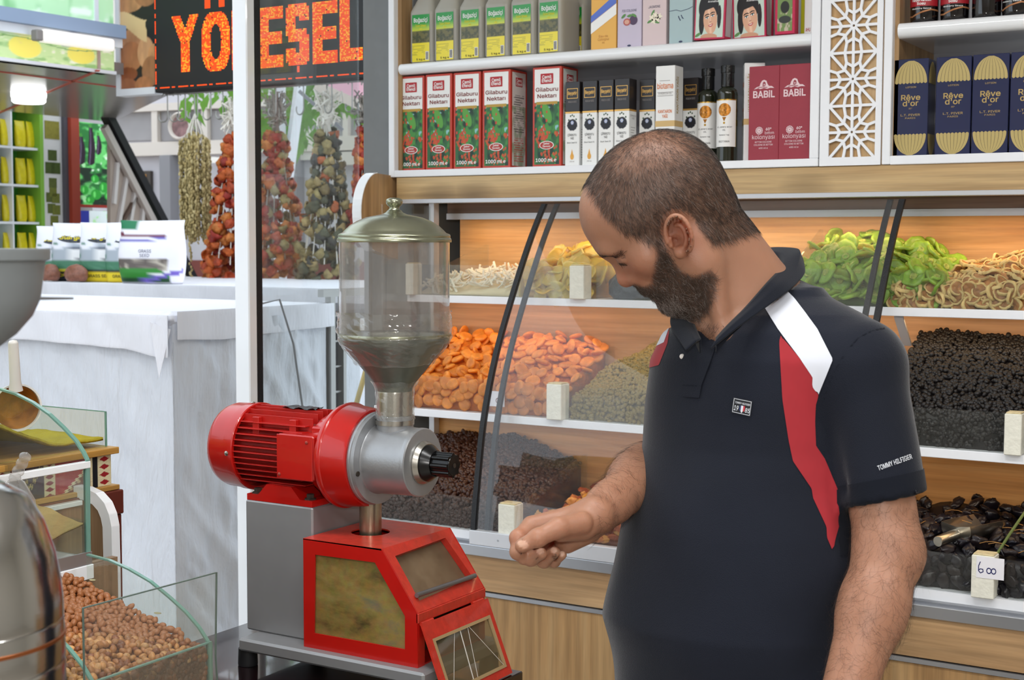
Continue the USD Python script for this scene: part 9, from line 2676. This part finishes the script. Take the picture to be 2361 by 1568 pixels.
def spl(pts, n=90):
 P = np.array([C(*q) for q in pts])
 s_ = np.r_[0, np.cumsum(np.linalg.norm(np.diff(P, axis=0), axis=1))]
 s_ /= s_[-1]
 q = np.stack([np.interp(np.linspace(0, 1, n), s_, P[:, k]) for k in range(3)], -1)
 return ndimage.gaussian_filter1d(q, 1.8, axis=0, mode='nearest')
I3, M3, O3 = spl(inner), spl(mid_), spl(outer_)
down_ = np.array([0, 0.018, 0.0])
ctr = np.array([I3.mean(0)])
base_ = I3 + down_
rowsC = [base_, I3 * 0.6 + base_ * 0.4, I3]
for w_ in np.linspace(0.25, 1, 4):
 rowsC.append(I3 * (1 - w_) + M3 * w_)
for w_ in np.linspace(0.2, 1, 6):
 rowsC.append(M3 * (1 - w_) + O3 * w_)
col = grid_mesh(np.array(rowsC))
cn = meshkit.arrays(col, True)[2]
d_ = np.linalg.norm(col[0] - ctr, axis=1)
mp('collar', thicken((col[0], col[1]), 0.0022), NAVY_RIB, par=shirt, label='ribbed fold over collar')
rm = trimesh.Trimesh(sv, sf, process=False)
def drape(poly, off, dense=6.0):
 """A shape of the picture plane laid on the shirt."""
 v, f = vf(flat(poly))
 v, f = trimesh.remesh.subdivide_to_size(v, f, max_edge=dense, max_iter=8)
 dirs = np.stack([(v[:, 0] - CX) / FPX, (v[:, 1] - CY) / FPX, np.ones(len(v))], -1)
 loc_, ri, ti = rm.ray.intersects_location(np.zeros_like(dirs), dirs, multiple_hits=False)
 out = np.full((len(v), 3), np.nan)
 out[ri] = loc_ - dirs[ri] / np.linalg.norm(dirs[ri], axis=1, keepdims=True) * off
 ok_ = ~np.isnan(out[:, 0])
 f = f[ok_[f].all(1)]
 return np.nan_to_num(out), f[:, ::-1]
def px_text(s, x0, y0, x1, y1, h, bold=1):
 """Lettering along a line of the picture plane (y down)."""
 p = text_poly(s, h, bold, simp=0.9)
 w = p.bounds[2] - p.bounds[0]
 L = math.hypot(x1 - x0, y1 - y0)
 p = affinity.scale(affinity.translate(p, -p.bounds[0], 0), L / w, -1, origin=(0, 0))
 a = math.degrees(math.atan2(y1 - y0, x1 - x0))
 return affinity.translate(affinity.rotate(p, a, origin=(0, 0)), x0, y0)
INKSH = mat('print_silver', '#d3d6dd', 0.5)
mp('sleeve_lettering', drape(px_text('TOMMY HILFIGER', 2026, 1085, 2104, 1057, 11, 1), 0.0012, 4.0), INKSH, False, par=shirt, label='white brand lettering on the sleeve')
bq = [(1691, 916), (1735, 925), (1730, 961), (1686, 951)]
bdg = mp('chest_badge', drape(Polygon(bq), 0.0016), mat('badge_black', '#14161c', 0.7), False, par=shirt, label='small black badge with a striped shield')
bm = lambda u, v: np.array(bq[0]) * (1 - u) * (1 - v) + np.array(bq[1]) * u * (1 - v) + np.array(bq[2]) * u * v + np.array(bq[3]) * (1 - u) * v
ringb = Polygon([bm(0.04, 0.05), bm(0.96, 0.05), bm(0.96, 0.95), bm(0.04, 0.95)])
mp('badge_border', drape(ringb.difference(ringb.buffer(-1.0)), 0.0020), INKSH, False, par=shirt)
for s, u0, u1, v_, h_ in (('TOMMY HILFIGER', 0.12, 0.9, 0.34, 4.2), ('19', 0.10, 0.32, 0.80, 11.0), ('85', 0.68, 0.92, 0.80, 10.0)):
 a, b = bm(u0, v_), bm(u1, v_)
 mp('badge_lettering', drape(px_text(s, a[0], a[1], b[0], b[1], h_, 1), 0.0021, 4.0), INKSH, False, par=shirt)
for k, (u0, u1, mt) in enumerate(((0.38, 0.46, mat('shield_blue', '#27335e', 0.6)), (0.46, 0.57, INKSH), (0.57, 0.66, mat('shield_red', '#b3303a', 0.6)))):
 q = [bm(u0, 0.42), bm(u1, 0.42), bm(u1, 0.78 if k == 1 else 0.72), bm((u0 + u1) / 2, 0.90 if k == 1 else 0.8), bm(u0, 0.78 if k == 1 else 0.72)]
 mp('badge_shield', drape(Polygon(q).buffer(0), 0.0022), mt, False, par=shirt)
bt_ = C(1573, 822, 1.79)
loc_, _, _ = rm.ray.intersects_location(np.zeros((1, 3)), np.array([bt_ / bt_[2]]), multiple_hits=False)
if len(loc_):
 mp('button', (np.array(trimesh.creation.icosphere(2, 0.0036).vertices) * (1, 1, 0.5) + loc_[0], np.array(trimesh.creation.icosphere(2).faces)), mat('button_pearl', '#d9d4cf', 0.3), par=shirt)
hl_ = hloc(bv)
mir = HO + HF * hl_[:, :1] + HL * np.abs(hl_[:, 1:2]) + HU * hl_[:, 2:3]
mpx = to_px(mir)
is_head = (np.arange(len(bv)) < len(mh[0])) & (hl_[:, 2] > -0.125) & (np.abs(hl_[:, 1]) < 0.10)
def inpoly(poly, soft=0.0):
 pg = Polygon(poly).buffer(0)
 P = shapely.points(mpx)
 d = np.where(shapely.contains(pg, P), 1, -1) * shapely.distance(pg.exterior, P)
 return np.clip(0.5 + d / (2 * soft), 0, 1) if soft else (d > 0).astype(float)
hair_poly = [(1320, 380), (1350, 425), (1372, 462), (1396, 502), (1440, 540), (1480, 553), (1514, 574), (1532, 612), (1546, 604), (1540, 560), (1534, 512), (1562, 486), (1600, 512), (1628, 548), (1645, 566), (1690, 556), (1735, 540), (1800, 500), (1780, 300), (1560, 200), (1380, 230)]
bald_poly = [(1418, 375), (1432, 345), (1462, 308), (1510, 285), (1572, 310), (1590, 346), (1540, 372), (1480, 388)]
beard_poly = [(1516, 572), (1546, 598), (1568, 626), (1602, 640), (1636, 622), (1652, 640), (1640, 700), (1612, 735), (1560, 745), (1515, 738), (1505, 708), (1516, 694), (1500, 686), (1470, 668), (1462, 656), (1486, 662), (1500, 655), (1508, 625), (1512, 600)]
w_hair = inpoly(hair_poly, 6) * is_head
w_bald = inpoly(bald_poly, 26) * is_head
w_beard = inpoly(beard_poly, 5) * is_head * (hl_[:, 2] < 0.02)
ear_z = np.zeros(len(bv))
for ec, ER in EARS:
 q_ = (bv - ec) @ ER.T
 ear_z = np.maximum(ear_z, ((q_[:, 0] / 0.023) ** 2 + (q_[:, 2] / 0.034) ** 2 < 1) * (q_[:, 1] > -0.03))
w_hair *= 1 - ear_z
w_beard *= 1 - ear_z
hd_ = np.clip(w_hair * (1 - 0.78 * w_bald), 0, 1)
base_c = srgb('#9b6f57')
n1 = meshkit.fbm(bv * 40, 3, 3)[:, None]
colr = base_c * (0.9 + 0.2 * n1) * np.array([1, 1, 1.0])
blush = np.exp(-(((hl_[:, 0] - 0.065) / 0.03) ** 2 + ((np.abs(hl_[:, 1]) - 0.038) / 0.03) ** 2 + ((hl_[:, 2] - 0.002) / 0.028) ** 2)) * is_head
ear_m = np.exp(-(((hl_[:, 0] - 0.001) / 0.022) ** 2 + ((hl_[:, 2] - 0.006) / 0.030) ** 2)) * (np.abs(hl_[:, 1]) > 0.062) * (is_head | is_ear)
nose_m = np.exp(-(((hl_[:, 0] - 0.088) / 0.014) ** 2 + (hl_[:, 1] / 0.02) ** 2 + ((hl_[:, 2] + 0.002) / 0.016) ** 2)) * is_head
for m_, c_, k_ in ((blush, '#9a5a44', 0.5), (ear_m, '#98543d', 0.7), (nose_m, '#985a46', 0.6)):
 colr = colr * (1 - k_ * m_[:, None]) + srgb(c_) * k_ * m_[:, None]
lip = np.exp(-(((hl_[:, 0] - 0.079) / 0.012) ** 2 + (hl_[:, 1] / 0.021) ** 4 + ((hl_[:, 2] + 0.0385) / 0.0085) ** 2)) * is_head
colr = colr * (1 - 0.75 * lip[:, None]) + srgb('#87493f') * 0.75 * lip[:, None]
colr = colr * (1 - 0.72 * hd_[:, None]) + srgb('#45352b') * 0.75 * hd_[:, None]  # skin colour darkened for stubble roots and the shade between the hairs
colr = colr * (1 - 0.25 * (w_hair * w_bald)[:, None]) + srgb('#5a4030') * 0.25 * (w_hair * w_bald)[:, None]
colr = colr * (1 - 0.62 * w_beard[:, None]) + srgb('#33241e') * 0.62 * w_beard[:, None]
ipx = to_px(bv)
isarm = (np.arange(len(bv)) >= len(mh[0])) & (np.arange(len(bv)) < len(mh[0]) + len(ma[0]))
for (x, y, rx, ry_, an, tmax) in ((1206, 1255, 13, 9, 25, 1.737), (1246, 1270, 9, 7, -30, 1.759), (1277, 1268, 8, 7, -45, 1.771), (1296, 1277, 7, 6, -60, 1.786)):
 ca, sa = math.cos(math.radians(an)), math.sin(math.radians(an))
 dx, dy = ipx[:, 0] - x, ipx[:, 1] - y
 m_ = (isarm & (bv[:, 2] < tmax + 0.004)) * sm(1.15, 0.85, ((dx * ca + dy * sa) / rx) ** 2 + ((-dx * sa + dy * ca) / ry_) ** 2)
 colr = colr * (1 - 0.55 * m_[:, None]) + srgb('#e0b39e') * 0.55 * m_[:, None]
knk = sum(np.exp(-(np.linalg.norm(bv - C(*fing[k][1]), axis=1) / 0.012) ** 2) for k in fing) * isarm
colr = colr * (1 - 0.35 * np.clip(knk, 0, 1)[:, None]) + srgb('#b9745c') * 0.35 * np.clip(knk, 0, 1)[:, None]
SKIN = usdkit.material(stage, '/World/Looks/skin', {'a': ('attribute', {'attribute': 'Cd'}), 'tc': ('texture_coordinate', {}), 'n': ('noise_texture', {'scale': 420.0, 'detail': 3.0}), 'bp': ('bump', {'strength': 0.22, 'distance': 0.0012}), 'p': ('principled_bsdf', {'roughness': 0.48, 'specular_ior_level': 0.45, 'subsurface_weight': 0.25, 'subsurface_radius': (1, 0.35, 0.2), 'subsurface_scale': 0.006})},
                       [('a.color', 'p.base_color'), ('tc.object', 'n.vector'), ('n.fac', 'bp.height'), ('bp.normal', 'p.normal')], surface='p.BSDF')
bn_n = meshkit.arrays((bv, bf_), True)[2]
M_HAIR = mat('hair_dark', '#2b221d', 0.42, spec=0.5)
M_HAIR2 = mat('hair_grey', '#8c817a', 0.5)
def strands(name, weight, n, length, flow, width, mt, seed, lift=0.35, label=None, curl=0.0, par=None):
 """Short hairs rooted on the skin where weight is high, combed along flow(v)."""
 rg = np.random.default_rng(seed)
 tri = bf_
 wt = weight[tri].mean(1)
 sel = np.nonzero(wt > 0.03)[0]
 e1, e2_ = bv[tri[sel, 1]] - bv[tri[sel, 0]], bv[tri[sel, 2]] - bv[tri[sel, 0]]
 ar = np.linalg.norm(np.cross(e1, e2_), axis=1) * wt[sel]
 pick = rg.choice(len(sel), n, p=ar / ar.sum())
 r1, r2 = rg.random(n), rg.random(n)
 s_ = np.sqrt(r1)
 b_ = np.stack([1 - s_, s_ * (1 - r2), s_ * r2], 1)
 T_ = tri[sel[pick]]
 P = (bv[T_] * b_[:, :, None]).sum(1)
 N = (bn_n[T_] * b_[:, :, None]).sum(1)
 N /= np.linalg.norm(N, axis=1, keepdims=True)
 Fl = flow(P) + rg.normal(0, 0.28, (n, 3))
 Fl -= N * (Fl * N).sum(1, keepdims=True)
 Fl /= np.linalg.norm(Fl, axis=1, keepdims=True) + 1e-9
 L = length * rg.uniform(0.6, 1.25, n)[:, None]
 side = np.cross(N, Fl) * rg.normal(0, curl, n)[:, None]
 pts = np.stack([P - N * 0.0008, P + L * 0.34 * (Fl * 0.75 + N * lift), P + L * 0.68 * (Fl + N * lift * 0.85 + side), P + L * (Fl * 1.02 + N * lift * 0.6 + side * 2.2)], 1)
 p = numbered(par or man, name)
 c = UsdGeom.BasisCurves.Define(stage, p)
 c.CreateTypeAttr('linear')
 c.CreatePointsAttr(Vt.Vec3fArray.FromNumpy(to_world(pts.reshape(-1, 3)).astype(np.float32)))
 c.CreateCurveVertexCountsAttr(Vt.IntArray.FromNumpy(np.full(n, 4, np.int32)))
 c.CreateWidthsAttr(Vt.FloatArray.FromNumpy(np.tile(np.array([1, 0.95, 0.75, 0.25]) * width, n).astype(np.float32)))
 c.SetWidthsInterpolation('vertex')
 UsdShade.MaterialBindingAPI.Apply(c.GetPrim()).Bind(mt)
 tag(c.GetPrim(), label, None, None, 'stuff')
crown = H_(-0.06, 0, 0.12)
def comb(P):
 q = hloc(P)
 up = np.clip((q[:, 2] - 0.06) / 0.05, 0, 1)[:, None]
 out = P - crown
 out /= np.linalg.norm(out, axis=1, keepdims=True) + 1e-6
 return out * 0.9 + (-HU * 0.5 - HF * 0.25) * (1 - up)
fr_hair = np.clip(hd_, 0, 1) * (hl_[:, 0] > -0.2)
strands('hair', fr_hair, 21000, 0.0095, comb, 0.00017, M_HAIR, 1, 0.28, 'short dark brown hair')
strands('hair', np.clip(w_hair * w_bald, 0, 1), 4200, 0.0075, comb, 0.00014, M_HAIR, 2, 0.3, 'thin hair on the bald crown')
strands('hair', fr_hair, 1200, 0.010, comb, 0.0002, M_HAIR2, 3, 0.3, 'scattered grey hairs')
bd_flow = lambda P: -HU * 0.9 - HF * 0.1 + 0 * P
M_BEARD = mat('beard_brown', '#43342a', 0.45, spec=0.5)
strands('beard', w_beard, 9000, 0.0085, bd_flow, 0.0002, M_BEARD, 4, 0.45, 'trimmed dark beard', 0.3)
chin = w_beard * np.exp(-(((hl_[:, 0] - 0.072) / 0.022) ** 2 + ((hl_[:, 2] + 0.064) / 0.02) ** 2))
strands('beard', w_beard, 900, 0.0085, bd_flow, 0.0002, M_HAIR2, 15, 0.45, 'scattered grey beard hairs', 0.3)
strands('beard', chin, 900, 0.010, bd_flow, 0.00022, M_HAIR2, 5, 0.45, 'grey hairs on the chin', 0.3)
br_w = np.exp(-(((hl_[:, 2] - 0.0475 + 0.42 * (np.abs(hl_[:, 1]) - 0.012)) / 0.0036) ** 4)) * (np.abs(hl_[:, 1]) > 0.009) * (np.abs(hl_[:, 1]) < 0.048) * (hl_[:, 0] > 0.05) * is_head
strands('eyebrow', br_w, 900, 0.0075, lambda P: HL * np.sign(hloc(P)[:, 1:2]) * 2.5 - HF * 0.5 + HU * 0.1, 0.00022, M_HAIR, 6, 0.10, 'thick dark eyebrows')
ls_w = np.exp(-(((hl_[:, 2] - 0.0225) / 0.0018) ** 2)) * (np.abs(np.abs(hl_[:, 1]) - 0.0315) < 0.0115) * (hl_[:, 0] > 0.065) * is_head
colr = colr * (1 - 0.6 * np.clip(ls_w, 0, 1)[:, None]) + srgb('#4a3128') * 0.6 * np.clip(ls_w, 0, 1)[:, None]
strands('eyelash', ls_w, 150, 0.006, lambda P: -HU * 1.4 + HF * 0.8 + 0 * P, 0.0002, M_HAIR, 7, 0.25, 'dark lashes of the lowered eyes')
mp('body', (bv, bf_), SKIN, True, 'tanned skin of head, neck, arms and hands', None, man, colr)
near_i = (np.arange(len(bv)) >= len(mh[0]) + len(ma[0])) & ~is_ear
arm_w = (near_i & (bv[:, 1] > C(0, 1150, 1.74)[1]) & (bv[:, 1] < LWR[1])).astype(float)
M_AHAIR = mat('arm_hair', '#2c1c14', 0.5)
strands('arm_hair', arm_w, 2600, 0.016, lambda P: np.array([-0.25, 0.9, 0.1]) + 0.6 * np.stack([np.sin(P[:, 1] * 60), np.cos(P[:, 0] * 70), np.sin(P[:, 1] * 40)], -1), 0.00014, M_AHAIR, 8, 0.25, 'dark hair of the near arm', 0.5)
arm_f = (isarm & (ipx[:, 0] > 1375) & (ipx[:, 0] < 1540)).astype(float)
strands('arm_hair', arm_f, 1300, 0.015, lambda P: np.array([-0.7, 0.5, 0.0]) + 0.6 * np.stack([np.sin(P[:, 1] * 60), np.cos(P[:, 0] * 70), np.sin(P[:, 1] * 40)], -1), 0.00014, M_AHAIR, 9, 0.25, 'dark hair of the far forearm', 0.5)
ch_w = ((np.arange(len(bv)) < len(mh[0])) & (ipx[:, 0] > 1605) & (ipx[:, 0] < 1665) & (ipx[:, 1] > 745) & (ipx[:, 1] < 830) & (bv[:, 2] < 1.86)).astype(float)
if ch_w.sum() > 10:
 strands('chest_hair', ch_w, 320, 0.012, lambda P: np.array([-0.3, 0.7, 0.0]) + 0 * P, 0.00014, M_AHAIR, 10, 0.3, 'dark hair at the open collar', 0.5)
M_TROU = mat('trousers_dark', '#23252b', 0.85)
hipc = np.array([np.interp((1730 - CY) / FPX * TT, ry, rcx), (1730 - CY) / FPX * TT, TT])
gz = lambda p: (to_world(p)[2])
FT = Field(hipc + (-0.30, -0.12, -0.32), hipc + (0.30, 0.95, 0.36), 0.009)
f = FT
f.ell(hipc + DV * 0.02, (0.165, 0.125, 0.14), np.stack([BL, BF, DV]), 0.0)
legs = []
for s in (1, -1):
 h = hipc + BL * 0.09 * s + DV * 0.06
 Ld = to_world(h)[2] - 0.07
 kn_ = h + DV * Ld * 0.5 + BF * 0.02
 an_ = h + DV * Ld
 legs.append(an_)
 f.cone(h, kn_, 0.092, 0.066, 0.04)
 f.cone(kn_, an_, 0.066, 0.052, 0.02)
mp('trousers', relax(f.mesh(), 2), M_TROU, label='dark trousers')
M_SHOE = mat('shoe_black', '#1a1715', 0.4)
for an_ in legs:
 FS2 = Field(an_ - 0.22, an_ + 0.22, 0.006)
 FS2.cone(an_ + DV * 0.035 - BF * 0.03, an_ + DV * 0.035 + BF * 0.15, 0.034, 0.032, 0.0)
 FS2.cone(an_ - DV * 0.01, an_ + DV * 0.03, 0.042, 0.04, 0.02)
 x, y, t = FS2.x, FS2.y, FS2.t
 gl_ = an_ + DV * 0.0685
 FS2.d = np.maximum(FS2.d, ((x - gl_[0]) * DV[0] + (y - gl_[1]) * DV[1] + (t - gl_[2]) * DV[2]).astype(np.float32))
 mp('shoe', relax(FS2.mesh(), 2), M_SHOE, label='black shoe')
